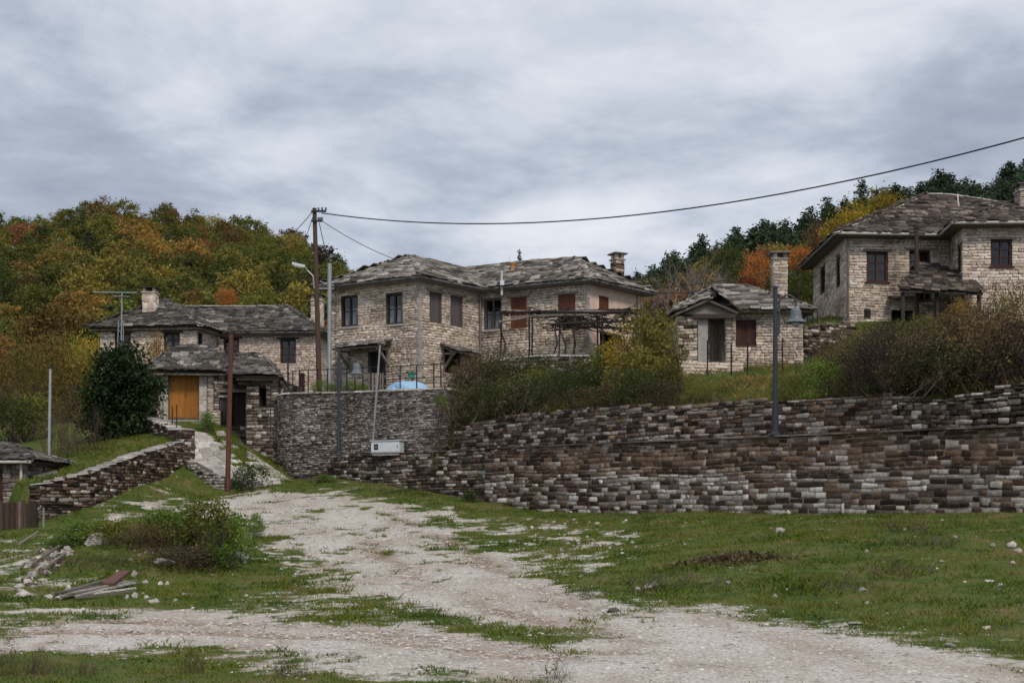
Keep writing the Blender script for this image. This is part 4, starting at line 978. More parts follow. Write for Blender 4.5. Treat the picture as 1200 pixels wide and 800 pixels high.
# ------------------------------------------------------------------ upper house on the right
def house_right():
    root = thing('stone_house', 'tall pale stone house high on the right with brown hipped slate roof and maroon windows', 'house', (18, 54, 9.3)); st, sl = [], []
    J, K, Mm, Nn, O = (X(953, 59.4), 59.4), (X(991, 53), 53), (X(1113, 53.3), 53.3), (X(1128, 51.1), 51.1), (X(1290, 50.9), 50.9)
    zb, zt = 8.9, ZV(274, 53); S = 'house_stone'
    f0, f1, f2, f3 = Frame([J, K]), Frame([K, Mm]), Frame([Mm, Nn]), Frame([Nn, O])
    h0 = [f0.rect(961, 313, 967, 343), f0.rect(979.5, 301, 984.5, 336)]
    h1 = [f1.rect(1015.5, 295, 1040.5, 330), f1.rect(1065.5, 293.5, 1090, 328), f1.rect(1012.5, 364, 1020, 372.5), f1.rect(1045, 363, 1070, 376), f1.rect(1077, 335, 1092, 352)]
    h2 = [f2.rect(1121.5, 288, 1127, 318)]; h3 = [f3.rect(1161, 280.5, 1186, 312), f3.rect(1225, 280, 1250, 312)]
    for a, b, h, sd in ((J, K, h0, 51), (K, Mm, h1, 52), (Mm, Nn, h2, 53), (Nn, O, h3, 54)): facade(root, [a, b], zb, zt, h, st, S if sd == 51 else 'house_stone_pink' if sd == 54 else S, hr=(.09, .145), wr=(.16, .40), seed=sd)
    Qb, Jb = (O[0], 59.6), J; backs(root, [O, Qb, Jb], zb, zt)
    for f, h in ((f0, h0), (f1, h1), (f2, h2), (f3, h3)):
        for q in h: add_shade_panel(root, f, q, .5)
    for f, h in ((f0, h0), (f1, h1[:2]), (f2, h2), (f3, h3)):
        for q in h: window(root, f, q, 'casement', 'wood_maroon' if f not in (f0,) else 'wood_dark', cols=2, rows=3, lintel='wood_grey' if f in (f1, f3) else None, sill='wood_maroon' if f in (f1, f3) else False)
    window(root, f1, h1[2], 'bars', 'wood_dark', sill=False); window(root, f1, h1[4], 'casement', 'shutter_grey', rows=2, sill=False)
    k0, zc = f1.px(1040, 349); k1, _ = f1.px(1072, 349); mb = MB(); mb.prism([f1.pt(k0, zc - .1, .6), f1.pt(k1, zc - .1, .6), f1.pt(k1, zc, .02), f1.pt(k0, zc, .02)], (0, 0, .08)); mb.build('canopy', M['slate_brown'], root)
    ze = zt - .06; ev = off_poly([J, K, Mm, Nn, O, Qb], .55); j, k, m_, n, o, q = [Vector((p.x, p.y, ze)) for p in ev]
    a1, a2 = Vector((X(1086, 56.4), 56.4, ZV(228, 56.4))), Vector((X(1112, 56.4), 56.4, ZV(227, 56.4))); r1 = Vector((X(1215, 53.8), 53.8, ZV(229, 53.8))); a2.z = a1.z; va = meet(r1, (0, 1, 0), k, m_, a1); ceiling(root, off_poly([J, K, Mm, Nn, O, Qb], .48), ze - .13)
    pls = [[k, m_, va, a2, a1], [j, k, a1], [m_, n, r1, va], [n, o, Vector((o.x, 53.8, r1.z)), r1], [q, j, a1, a2, va], [q, va, r1, Vector((o.x, 53.8, r1.z))]]
    roof = roof_planes(root, pls, M['wood_grey'])
    for i, pl in enumerate(pls[:4]): sl += [(m, roof, mt) for m, mt in slate_plane(pl, seed=140 + i)]
    for i, (a, b) in enumerate(((k, a1), (a1, a2), (a2, va), (n, r1))): sl += [(m, roof, M['cap'] if i < 3 else M['slate']) for m, mt in ridge_caps(a, b, seed=160 + i, w=.32)]
    for a, b in ((k, m_), (m_, n), (n, o)): pass
    eave_line(root, [k, m_, n, o], 'gutter_pale', .065, drop=.03); eave_line(root, [j, k - Vector((.02, .0, .02))], 'gutter_grey', .06, drop=.05)
    mb = MB(); p = f1.pt(.06, 0, .12); mb.tube([(p.x, p.y, zt - .1), (p.x, p.y, zb)], .05, 8); mb.build('downpipe', M['gutter_grey'], root)
    mb = MB(); mb.tube([P(1122, 231, 56.0) + Vector((0, 0, .12)), P(1124, 250, 54.9) + Vector((0, 0, .12)), P(1121, 261, 54.2) + Vector((0, 0, .12)), P(1111, 274, 53.0) + Vector((0, 0, .10))], .03, 6); mb.build('conductor', M['gutter_pale'], root)
    # porch roof of dark slates on posts
    Yp = 50.4; e0, e1 = P(1053, 339, Yp), P(1152, 343, Yp - .3); b0, b1 = P(1080, 320, 53.0), P(1132, 322, 51.8)
    pl = [e0, e1, b1, b0]; mb = MB(); mb.prism([p - Vector((0, 0, .1)) for p in pl], (0, 0, .08))
    for u in (1058, 1098, 1128, 1147): mb.beam(P(u, 337, Yp + .15), Vector((X(u, Yp + .15), Yp + .15, 9.0)), .12, .12, up=Vector((0, 1, 0)))
    mb.beam(P(1055, 339, Yp + .15), P(1150, 342, Yp - .1), .14, .14); cn = mb.build('porch', M['wood_dark'], root)
    sl += [(m, cn, M['slate_brown']) for m, mt in slate_plane(pl, seed=170, exp=.17, jit=1.5)]
    cy = 52.4; ch, pc = chimney(root, X(1201, cy), cy, .62, .62, 13.4, ZV(224, cy), None, seed=55); st += [(m, p, M['house_stone']) for m, p, _ in pc]
    # outside stair along the left side
    mb = MB(); n_ = 9
    for i in range(n_):
        a = i / n_; c = f0.pt(f0.L * (1 - .1 - .75 * a) , 9.0 + .17 * i, .55); mb.obb(c, Vector((f0.t.x, f0.t.y, 0)) * .34, Vector((f0.n.x, f0.n.y, 0)) * .5, Vector((0, 0, .06 + .0 * i)))
    mb.build('stair', M['grey_stone'], root)
    mb = MB()
    pa, pb = f0.pt(f0.L * .92, 9.0, 1.05), f0.pt(f0.L * .12, 10.4, 1.05)
    mb.tube([pa + Z * 1.0, pb + Z * 1.0], .03, 6); mb.tube([pa + Z * .5, pb + Z * .5], .018, 5); mb.tube([pa, pb], .03, 6)
    for i in range(6): p = pa.lerp(pb, i / 5); mb.tube([p - Z * .1, p + Z * 1.02], .022, 5)
    mb.build('handrail', M['iron'], root)
    finish(root, st, sl, 'slate_brown')
house_right()

# ------------------------------------------------------------------ hut at the lower left edge
def hut():
    root = thing('stone_hut', 'low grey stone hut cut by the left edge, with slate roof and pale downpipe', 'hut', (X(10, 41), 41.5, 1.8)); st, sl = [], []
    a, b = (X(-40, 41.2), 41.2), (X(30, 41), 41); c, d = (X(30, 41) + .1, 44.2), (X(-40, 41), 44.4); f = Frame([a, b]); zt = ZV(540, 41)
    h = [f.rect(-14, 549, 3, 587)]
    facade(root, [a, b], 1.5, zt, h, st, 'grey_wall', seed=61, hr=(.1, .16)); facade(root, [b, c], 1.5, zt, [], st, 'grey_wall', seed=62, hr=(.1, .16)); backs(root, [c, d, a], 1.5, zt)
    add_shade_panel(root, f, h[0]); window(root, f, h[0], 'door', 'wood_maroon', cols=3, sill=False)
    ev = off_poly([a, b, c, d], .3); p = [Vector((q.x, q.y, zt)) for q in ev]; r0, r1 = Vector((X(-40, 42.7), 42.7, ZV(518, 42.7))), Vector((X(4, 42.7), 42.7, ZV(520, 42.7)))
    pls = [[p[0], p[1], r1, r0], [p[1], p[2], r1], [p[2], p[3], r0, r1], [p[3], p[0], r0]]; roof = roof_planes(root, pls, M['wood_dark'])
    for i, pl in enumerate(pls): sl += [(m, roof, mt) for m, mt in slate_plane(pl, seed=180 + i)]
    for i, (x, y) in enumerate(((p[1], r1), (r0, r1))): sl += [(m, roof, M['slate']) for m, mt in ridge_caps(x, y, seed=190 + i)]
    eave_line(root, [p[0], p[1]], 'gutter_pale', .05); q = f.pt(f.L - .1, 0, .1); mb = MB(); mb.tube([(q.x, q.y, zt), (q.x, q.y, 1.7)], .045, 8); mb.build('downpipe', M['gutter_pale'], root)
    finish(root, st, sl, 'slate_dark', 'grey_wall')
    # dark lean-to shelter beside it
    r2 = thing('lean_to', 'dark plank lean-to shelter squeezed between hut and sloping wall', 'shed', (X(44, 41.5), 41.5, 2)); mb = MB()
    mb.prism([P(31, 556, 41.3), P(70, 561, 40.6), P(66, 548, 43.5), P(33, 546, 43.5)], (0, 0, -.06)); mb.build('roof', M['slate_dark'], r2)
    for i in range(6):
        x = X(33, 41.6) + i * .14; mb = MB(); mb.box(x, x + .13, 41.7, 41.73, 1.6, 2.75); mb.build('plank', M['wood_dark'], r2)
    r3 = thing('meter_box', 'small white electricity meter box fixed beside the hut', 'meter box', tuple(P(37.5, 577, 40.6))); c = P(37.5, 570, 40.6); mb = MB(); mb.box(c.x - .09, c.x + .09, c.y, c.y + .08, c.z - .19, c.z + .19); mb.build('case', M['white_metal'], r3)
    mb = MB(); mb.box(c.x - .05, c.x + .05, c.y - .006, c.y - .002, c.z - .02, c.z + .1); mb.build('dial_window', M['black'], r3); mb = MB(); mb.box(c.x - .02, c.x + .02, c.y + .02, c.y + .06, 1.6, c.z - .192); mb.build('post', M['wood_dark'], r3)
hut()
# ------------------------------------------------------------------ free-standing and retaining walls
def wall_thing(name, label, pts, zb, zt, thick, hr, wr, pick, mortar, seed, proud=(0, .05), caps=None, ends=False, budget=300, wave=.02, gap=.014, face=-.014):
    fr = Frame(pts); n = max(8, int(fr.L / .6)); q, t, nn = fr.at(fr.L / 2)
    root = thing(name, label, 'wall', (q.x, q.y, zb(fr.L / 2))); mb = MB(); vs, fs = [], []
    for i in range(n + 1):
        s = fr.L * i / n; a = fr.pt(s, 0, face); b = fr.pt(s, 0, -thick); z0, z1 = zb(s) - .3, zt(s) - .03
        vs += [(a.x, a.y, z0), (a.x, a.y, z1), (b.x, b.y, z1), (b.x, b.y, z0)]
    for i in range(n):
        k = i * 4
        for j in range(4): fs.append((k + j, k + (j + 1) % 4, k + 4 + (j + 1) % 4, k + 4 + j))
    fs += [(0, 1, 2, 3), (n * 4 + 3, n * 4 + 2, n * 4 + 1, n * 4)]
    body = mb.add(vs, fs).build('masonry', M[mortar], root)
    pcs = [(m, body, mt) for m, mt in lay(fr, zb, zt, hr, wr, seed=seed, proud=proud, pick=pick, wave=wave, gap=gap, jump=.025)]
    if ends:
        for s, sg in ((0, -1), (fr.L, 1)):
            a, b = fr.pt(s, 0, 0), fr.pt(s, 0, -thick); fe = Frame([b, a] if sg < 0 else [a, b]); fe.L
            pcs += [(m, body, mt) for m, mt in lay(fe, zb(s), zt(s), hr, (wr[0], min(wr[1], thick)), seed=seed + 5, proud=proud, pick=pick)]
    scatter_pieces('stone', pcs, None, M['rubble'], budget, 'stonework', 'stone', 8.0)
    if caps:
        r = random.Random(seed + 9); s = 0; cm, ch, cw = caps; cp = []
        while s < fr.L - .05:
            w = min(r.uniform(*cw), fr.L - s); c = fr.pt(s + w / 2, 0, -thick / 2 + .03); q, t, n2 = fr.at(s + w / 2); h = r.uniform(*ch)
            dz = zt(s + w) - zt(s); e = Vector((t.x * w, t.y * w, dz))
            m = np.eye(4); m[:3, 0] = e * .985; m[:3, 1] = np.array((n2.x, n2.y, 0)) * -1 * (thick + .08) * r.uniform(.92, 1.05); m[:3, 2] = (0, 0, h); m[:3, 3] = (c.x, c.y, (zt(s) + zt(s + w)) / 2 - .02)
            cp.append((m, body, M[cm])); s += w
        scatter_pieces('slate', cp, None, M[cm], 80, 'capping', 'capstone', 8.0)
    return root, fr
def lerp_fn(pairs):
    xs = [p[0] for p in pairs]; ys = [p[1] for p in pairs]
    return lambda s: float(np.interp(s, xs, ys))
def WP(u, off=0.0):
    y = wallY(u); return (X(u, y) + .734 * off, y + .679 * off)
def retaining():
    # the long lower wall
    pts = [WP(568), WP(1290), WP(1480)]; fr = Frame(pts)
    base = lambda s: gz(*(fr.at(s)[0] + fr.at(s)[2] * .3)) - .12
    top = lerp_fn([(0, 3.76), (fr.L, 3.56)])
    def pick(s, z, r):
        b = 1.6; t = (z - b) / 2.0; q = fbm(np.array([s * .35]), np.array([z * 1.1]), 77)[0]; p2 = fbm(np.array([s * .8]), np.array([z * .8]), 79)[0]
        if t > .62 - .3 * (q - .5): return M['brown_wall'] if r.random() < .86 else M['grey_wall']
        if r.random() < .30 * (.3 + 1.9 * q) : return M['cap'] if r.random() < .55 else M['grey_wall']
        return M['dark_wall'] if r.random() < .75 else M['brown_wall']
    root, fr = wall_thing('retaining_wall', 'long lower retaining wall of dark and white stones along the grass, below a thin ledge', pts, base, top, .95, (.075, .165), (.14, .48), pick, 'mortar_pink', 201, proud=(0, .03), wave=.035, gap=.022, face=-.006)
    r = random.Random(3); s = 0; cp = []
    body = root.children[0]
    while s < fr.L:
        w = r.uniform(.5, 1.1); w = min(w, fr.L - s + .001); c = fr.pt(s + w / 2, 0, -.18); q, t, n2 = fr.at(s + w / 2); m = np.eye(4)
        m[:3, 0] = np.array((t.x, t.y, -.008)) * (w - .006); m[:3, 1] = np.array((n2.x, n2.y, 0)) * -.56; m[:3, 2] = (0, 0, .05); m[:3, 3] = (c.x, c.y, top(s + w / 2) - .01); cp.append((m, body, M['ledge'])); s += w
    scatter_pieces('slate', cp, None, M['ledge'], 60, 'capping', 'capstone', 8.0)
    # lower left stretch, set back a little
    a, b = (X(384, 50.6), 50.6), WP(569, .16); f2 = Frame([a, b])
    wall_thing('retaining_wall', 'lower retaining wall stretch with pale boulders under the grey meter cabinet', [a, b], lambda s: gz(*(f2.at(s)[0] + f2.at(s)[2] * .3)) - .12, lerp_fn([(0, 3.80), (f2.L, 3.755)]), .9, (.08, .19), (.14, .5),
               lambda s, z, r: M['rubble'] if r.random() < .6 else (M['brown_wall'] if r.random() < .85 else M['cap']), 'mortar_dark', 211, proud=(0, .08), caps=('slate_brown', (.04, .07), (.4, .9)))
    # buttress edge between the two
    # upper tier behind the ledge, squared stone
    a, b, c = WP(521, .45), WP(1036, .45), WP(1036, .45)
    f3 = Frame([a, b]); tt = lerp_fn([(0, 4.72), (f3.L * .15, 4.84), (f3.L * .35, 4.95), (f3.L * .6, 4.78), (f3.L * .8, 4.70), (f3.L, 4.62)])
    wall_thing('terrace_wall', 'upper retaining wall of grey-brown squared stone standing on the ledge behind the lamp', [a, b], lambda s: 3.55, tt, .75, (.06, .13), (.12, .42),
               lambda s, z, r: M['brown_wall'] if r.random() < .40 else (M['dark_wall'] if r.random() < .55 else M['grey_wall'] if r.random() < .92 else M['cap']), 'mortar_grey', 221, proud=(-.01, .05), ends=True)
    # loose rubble on the right
    a, b = WP(1037, .42), WP(1480, .42); f4 = Frame([a, b]); t4 = lerp_fn([(0, 4.55), (f4.L * .15, 4.45), (f4.L * .4, 4.62), (f4.L, 4.95)])
    wall_thing('rubble_wall', 'dry rubble wall of loose small stones at right above the ledge', [a, b], lambda s: 3.5, t4, .8, (.07, .14), (.12, .34), lambda s, z, r: M['rubble'], 'mortar_dark', 231, proud=(0, .12), wave=.05)
    # big terrace wall with the rounded corner
    tp = [(X(331, 58.5), 58.5), (X(324.5, 56.5), 56.5), (X(323.5, 55), 55), (X(327, 54), 54), (X(335, 53.1), 53.1), (X(346, 52.5), 52.5), (X(357, 52.15), 52.15), (X(400, 50.95), 50.95), (X(522, 45.85), 45.85), (X(548, 46.6), 46.6)]
    f5 = Frame(tp); t5 = lerp_fn([(0, 6.62), (f5.L * .3, 6.52), (f5.L * .5, 6.38), (f5.L, 5.97)])
    root, _ = wall_thing('terrace_wall', 'tall grey terrace wall of thin dry-laid stones with a rounded left corner', tp, lerp_fn([(0, 4.4), (3.5, 3.0), (5.5, 2.95), (8, 3.2), (f5.L, 3.5)]), t5, .55, (.06, .105), (.12, .36), lambda s, z, r: M['grey_wall'], 'mortar_grey', 241, proud=(0, .05), caps=('cap', (.05, .08), (.35, .8)), budget=300)
    global TERR, TERR_TOP
    TERR, TERR_TOP = f5, t5
    # low wall under the pergola
    a, b = (X(566, 51.6), 51.6), (X(742, 50.4), 50.4); f6 = Frame([a, b])
    wall_thing('garden_wall', 'low dry-stone garden wall running under the pergola', [a, b], lambda s: 5.9, lerp_fn([(0, ZV(425, 51.6)), (f6.L * .3, ZV(417, 51.2)), (f6.L, ZV(417, 50.4))]), .5, (.09, .15), (.18, .5),
               lambda s, z, r: M['grey_wall'] if r.random() < .6 else M['rubble'], 'mortar_dark', 251, proud=(0, .05), caps=('grey_stone', (.05, .09), (.4, .9)))
    a, b = (X(942, 51.2), 51.2), (X(1003, 52.4), 52.4); f7 = Frame([a, b])
    wall_thing('rubble_wall', 'dark dry rubble wall between the cottage and the upper house', [a, b], lambda s: 7.2, lerp_fn([(0, ZV(382, 51.2)), (f7.L, ZV(377, 52.4))]), .6, (.08, .15), (.14, .42), lambda s, z, r: M['rubble'] if r.random() < .5 else M['dark_wall'], 'mortar_dark', 261, proud=(0, .09))
    a, b = (X(498, 51.2), 51.2), (X(566, 50.9), 50.9); f8 = Frame([a, b])
    wall_thing('garden_wall', 'short pale block wall at the end of the terrace fence', [a, b], lambda s: 5.8, lerp_fn([(0, ZV(441, 51.2)), (f8.L * .4, ZV(440, 51.2)), (f8.L, ZV(436, 50.9))]), .45, (.12, .18), (.25, .5), lambda s, z, r: M['house_stone'], 'mortar', 271, proud=(0, .03))
retaining()

def left_walls():
    # sloping wall; its long face looks right, towards the track
    pts = [(X(47, 38.0), 38.0), (X(107, 40.2), 40.2), (X(162, 44.5), 44.5), (X(214, 48.5), 48.5)]; fr = Frame(pts)
    tz = [ZV(v, y) for v, y in ((568, 38.0), (553, 40.2), (532, 44.5), (517, 48.5))]; tf = lerp_fn(list(zip(fr.cum, tz)))
    wall_thing('boundary_wall', 'dark dry-stone wall climbing the slope at left with pale coping, up to the path', pts, lambda s: gz(*(fr.at(s)[0] + fr.at(s)[2] * .35)) - .15, tf, .38, (.075, .13), (.16, .46),
               lambda s, z, r: M['dark_wall'] if r.random() < .6 else (M['brown_wall'] if r.random() < .75 else M['rubble']), 'mortar_dark', 301, proud=(0, .06), caps=('grey_stone', (.03, .06), (.35, .8)), ends=True)
    pts = [(X(162, 52.0), 52.0), (X(198, 49.6), 49.6)]; f2 = Frame(pts)
    wall_thing('parapet_wall', 'rough rubble parapet between the dark leafy tree and the paved path', pts, lambda s: gz(*(f2.at(s)[0] + f2.at(s)[2] * .3)) - .2, lerp_fn([(0, ZV(486, 52)), (f2.L, ZV(500, 49.6))]), .5, (.08, .15), (.14, .36),
               lambda s, z, r: M['rubble'], 'mortar_dark', 311, proud=(0, .08), caps=('rock', (.05, .09), (.3, .6)))
    pts = [(X(197, 49.2), 49.2), (X(216, 48.85), 48.85)]; f3 = Frame(pts)
    wall_thing('wall_pier', 'square dark stone pier where the sloping wall meets the path', pts, lambda s: gz(*(f3.at(s)[0] + f3.at(s)[2] * .3)) - .2, lambda s: ZV(503, 49), .6, (.09, .14), (.15, .4), lambda s, z, r: M['dark_wall'] if r.random() < .7 else M['rubble'], 'mortar_dark', 321, caps=('grey_stone', (.06, .09), (.3, .7)), ends=True)
    # supporting wall of the paved path
    pts = [(X(216.5, 48.6), 48.6), (X(240, 47.4), 47.4), (X(263, 46.9), 46.9)]; f4 = Frame(pts)
    wall_thing('path_wall', 'small stone wall holding up the paved path beside the rusty pole', pts, lambda s: gz(*(f4.at(s)[0] + f4.at(s)[2] * .35)) - .2, lerp_fn([(0, ZV(540, 48.6)), (f4.L, ZV(560.5, 46.9))]), .5, (.09, .14), (.15, .36), lambda s, z, r: M['grey_wall'] if r.random() < .75 else M['cap'], 'mortar_grey', 331, proud=(0, .05))
left_walls()

def paved_path():
    root = thing('paved_path', 'pale stone-paved path climbing to the orange door', 'path', (X(270, 51), 51, 4.0)); root['kind'] = 'structure'
    rows = [((216.5, 508, 52.9), (262, 503, 55.2)), ((217.5, 540, 49.0), (300, 531, 51.5)), ((262, 560, 47.4), (330, 556, 50.4)), ((290, 567, 47.4), (343, 563, 49.2))]
    r = random.Random(5)
    L = [P(*a) for a, _ in rows]; Rr = [P(*b) for _, b in rows]; n = 0
    for i in range(3):
        nv = 7 if i != 2 else 4
        for j in range(nv):
            t0, t1 = j / nv, (j + 1) / nv; a0, a1 = L[i].lerp(L[i + 1], t0), L[i].lerp(L[i + 1], t1); b0, b1 = Rr[i].lerp(Rr[i + 1], t0), Rr[i].lerp(Rr[i + 1], t1)
            xs = [0.0]
            while xs[-1] < 1: xs.append(min(1, xs[-1] + r.uniform(.13, .3)))
            for x0, x1 in zip(xs, xs[1:]):
                # grass strip runs up the middle
                xm = (x0 + x1) / 2
                if .58 < xm < .82 and r.random() < .8 and i < 2: continue
                if r.random() < .05: continue
                g = .035
                q = [a0.lerp(b0, x0), a0.lerp(b0, x1), a1.lerp(b1, x1), a1.lerp(b1, x0)]; c = sum(q, Vector()) / 4
                q = [c + (p - c) * (.955 + r.uniform(-.05, .04)) for p in q]; q = [Vector((p.x, p.y, gz(p.x, p.y) + .03 + r.uniform(0, .02))) for p in q]
                mb = MB(); mb.prism([p - Vector((0, 0, .10)) for p in q], (0, 0, .10)); mb.build('paving_stone', M['paving'], root)
paved_path()

# ------------------------------------------------------------------ poles, lamps, fences, cables
def lamp(label, u, Y, vtop, vbase, dx_px, bell_v, group):
    base = P(u, vbase, Y); zt = ZV(vtop, Y); k = Y / F; root = thing('street_lamp', label, 'street lamp', base, group); x, y = base.x, base.y
    mb = MB(); mb.tube([(x, y, base.z), (x, y, base.z + .9), (x, y, base.z + .92), (x, y, zt)], [.095, .09, .066, .06], 12); mb.lathe((x, y, base.z), [(.14, 0), (.14, .05), (.1, .09), (.1, .12)], 12); mb.lathe((x, y, zt), [(.075, -.02), (.075, .03), (.03, .06)], 12)
    mb.build('post', M['lamp_paint'], root, smooth=False)
    bx = x + dx_px * k; bz = ZV(bell_v, Y); mb = MB(); w = bx - x; za = zt - 12 * k; pts = [(x + .06, y, za - 1.05)]
    pts += [(x + .10, y, za - .95), (x + .11, y, za - .3)]
    for i in range(13):
        a = math.pi * (1 - i / 12); pts.append((x + .11 + (w - .11) / 2 * (1 + math.cos(a)), y, za - .15 + (w - .11) * .5 * math.sin(a)))
    pts.append((bx, y, bz + .14)); mb.tube(pts, .026, 8)
    mb.tube([(x + .06, y, za - .35), (x + .13, y, za - .35)], .03, 8); mb.tube([(x + .06, y, za - .8), (x + .13, y, za - .8)], .03, 8)
    mb.build('arm', M['lamp_paint'], root)
    s = .36; mb = MB(); mb.lathe((bx, y, bz), [(.04, .16), (.06, .13), (.10, .11), (.14, .04), (.155, -.12), (.175, -.19), (.275, -.26), (.28, -.28), (.17, -.275), (.1, -.25)], 18); mb.build('lamp_shade', M['lamp_bell'], root, smooth=False)
    mb = MB(); mb.lathe((bx, y, bz - .30), [(.03, -.10), (.10, -.06), (.12, 0), (.10, .03)], 12); mb.build('bulb', M['curtain'], root)
lamp('tall dark lamp post on the ledge at right with a downward bell lamp', 908.5, 34.95, 337, 510, 24, 366, 'curved bell street lamps')
lamp('dark lamp post with bell lamp in front of the grey terrace wall', 397, 49.85, 411, 533, 21, 430, 'curved bell street lamps')
def utility_pole():
    Y = 54.0; x = X(375, 52.9) ; b = P(374.5, 460, 52.6); t = P(368.5, 244, 52.6); root = thing('utility_pole', 'tall brown wooden utility pole carrying cables beside the middle house', 'utility pole', b)
    mb = MB(); mb.tube([b - Vector((0, 0, .3)), t], [.115, .085], 10); mb.build('pole', M['pole_wood'], root)
    for dz, w in ((-.15, .5), (-.55, .35)):
        mb = MB(); c = t + Vector((0, 0, dz)); mb.beam(c - Vector((.12, .1, 0)), c + Vector((w, -.1, 0)), .07, .07); ca = mb.build('crossarm', M['iron'], root)
        for i in range(3): mb = MB(); mb.lathe(c + Vector((.18 + i * (w - .2) / 2, -.1, .04)), [(.02, 0), (.05, .03), (.03, .06), (.05, .09), (.02, .12)], 8); mb.build('insulator', M['lamp_bell'], root)
    h = P(350, 310.5, 52.4); mb = MB(); a = t.lerp(b, .37); mb.tube([a + Vector((-.08, -.05, -.5)), a + Vector((-.12, -.08, .0)), a + Vector((-.35, -.1, .22)), h + Vector((.18, 0, .02))], .03, 8); mb.build('lamp_arm', M['galv'], root)
    mb = MB(); mb.obb(h, Vector((.26, 0, -.06)), Vector((0, .09, 0)), Vector((.01, 0, .05))); mb.obb(h - Vector((.02, 0, .06)), Vector((.17, 0, -.04)), Vector((0, .07, 0)), Vector((0, 0, .03))); mb.build('lamp_head', M['white_metal'], root)
    r2 = thing('metal_pole', 'galvanised metal pole next to the wooden utility pole', 'pole', P(386, 440, 53.4)); mb = MB(); p = P(386, 445, 53.4); q = P(386.3, 309, 53.4); mb.tube([p - Vector((0, 0, .4)), q], .085, 10); mb.build('post', M['galv'], r2)
    mb = MB(); c = P(386, 338, 53.4); mb.beam(c - Vector((.45, 0, 0)), c + Vector((.2, 0, 0)), .05, .05); mb.beam(c + Vector((-.4, 0, .3)), c + Vector((.2, 0, .12)), .04, .04); mb.build('bracket', M['galv'], r2)
    for i in range(3): mb = MB(); mb.lathe(c + Vector((-.4 + .15 * i, 0, .05)), [(.02, 0), (.05, .03), (.03, .06), (.05, .09), (.02, .11)], 8); mb.build('insulator', M['gutter_grey'], r2)
    return t, q
POLE_T, GALV_T = utility_pole()
def simple_pole(name, label, a, b, r0, r1, mat, cat='pole', n=8, extra=None):
    root = thing(name, label, cat, a); mb = MB(); mb.tube([Vector(a) - Vector((0, 0, .3)), b], [r0, r1], n); mb.build('shaft', M[mat], root)
    if extra: extra(root)
    return root
def ex_top(b, r): 
    def f(root):
        mb = MB(); mb.lathe(Vector(b), [(r * 1.3, -.03), (r * 1.3, .02), (r * .4, .04)], 8); mb.build('cap', M['iron'], root)
    return f
a, b = P(266.5, 572, 46.8), P(271, 390, 46.8); simple_pole('rusty_pole', 'rust-brown steel pole at the foot of the paved path', a, b, .10, .08, 'rust', 'pole', 8, ex_top(b, .08))
a, b = P(57, 556, 43.5), P(59, 431, 43.5); simple_pole('metal_pole', 'thin grey metal pole on the grassy slope beside the hut', a, b, .05, .045, 'galv', 'pole', 8, ex_top(b, .045))
a, b = P(1074.5, 374, 51.8), P(1074, 267, 51.8); simple_pole('wooden_pole', 'brown wooden pole in front of the upper right house', a, b, .095, .085, 'pole_wood', 'pole', 8, ex_top(b, .08))
a, b = P(436.5, 516, 48.6), P(445.5, 403, 48.6); simple_pole('conduit_pole', 'thin leaning grey conduit pole rising from the meter cabinet', a, b, .045, .035, 'galv', 'pole', 8, ex_top(b, .035))
def antenna():
    b = P(141.5, 418, 62.6); t = P(143, 342, 62.6); root = thing('tv_antenna', 'television antenna on a lattice mast left of the beige chimney', 'antenna', b)
    mb = MB(); mb.tube([b - Vector((0, 0, 1.5)), t], .035, 6); mb.build('mast', M['galv'], root)
    mb = MB(); w = .22; z0, z1 = b.z - 1.2, ZV(375, 62.6)
    for sx in (-1, 1):
        mb.tube([(b.x + sx * w, b.y, z0), (b.x + sx * w * .5, b.y, z1)], .02, 5)
    n = 7
    for i in range(n):
        f0, f1 = i / n, (i + 1) / n; s = 1 if i % 2 else -1
        mb.tube([(b.x + s * w * (1 - .5 * f0), b.y, z0 + (z1 - z0) * f0), (b.x - s * w * (1 - .5 * f1), b.y, z0 + (z1 - z0) * f1)], .014, 4)
    mb.build('lattice', M['galv'], root)
    mb = MB(); l, r = P(109, 342.5, 62.2), P(160, 343, 62.9); mb.tube([l, r], .03, 6)
    d = Vector((.25, -1, 0)).normalized()
    for i in range(9): c = l.lerp(r, i / 8); mb.tube([c - d * .32, c + d * .32], .014, 5)
    mb.build('boom', M['galv'], root)
    mb = MB(); l, r = P(134, 347, 62.3), P(152, 347.5, 62.8); mb.tube([l, r], .022, 6)
    for i in range(5): c = l.lerp(r, i / 4); mb.tube([c - Vector((0, .2, 0)), c + Vector((0, .2, .0))], .012, 5)
    mb.build('lower_boom', M['galv'], root)
antenna()
def cable(label, pts, sag, rad=.02, n=28):
    a, b = Vector(pts[0]), Vector(pts[1]); mb = MB(); q = []
    for i in range(n + 1):
        t = i / n; p = a.lerp(b, t); p.z -= sag * 4 * t * (1 - t); q.append(p)
    tag(mb.tube(q, rad, 5).build('cable', M['cable'], None, loc=a), label, 'cable')
T = POLE_T
cable('thick black cable crossing the sky from the utility pole to the upper right', (T + Vector((.3, 0, -.2)), P(1330, 124, 33)), 1.45, .024)
cable('thin cable from the utility pole down to the middle house roof', (T + Vector((.35, 0, -.55)), P(466, 305, 56.0)), .12, .014)
cable('thin cable going left and down behind the utility pole', (T + Vector((-.05, 0, -.1)), P(330, 285, 66)), .1, .016)
cable('second thin cable left of the utility pole, steeper', (T + Vector((-.05, 0, -.3)), P(351, 295, 66)), .1, .014)
cable('short cable joining the utility pole to the metal pole', (T + Vector((.2, 0, -.6)), GALV_T), .12, .016)
KT = P(1074, 270, 51.8)
cable('upper of two cables passing behind the cottage chimney', (P(752, 338, 56.6), P(958, 304, 59.0)), .25, .022)
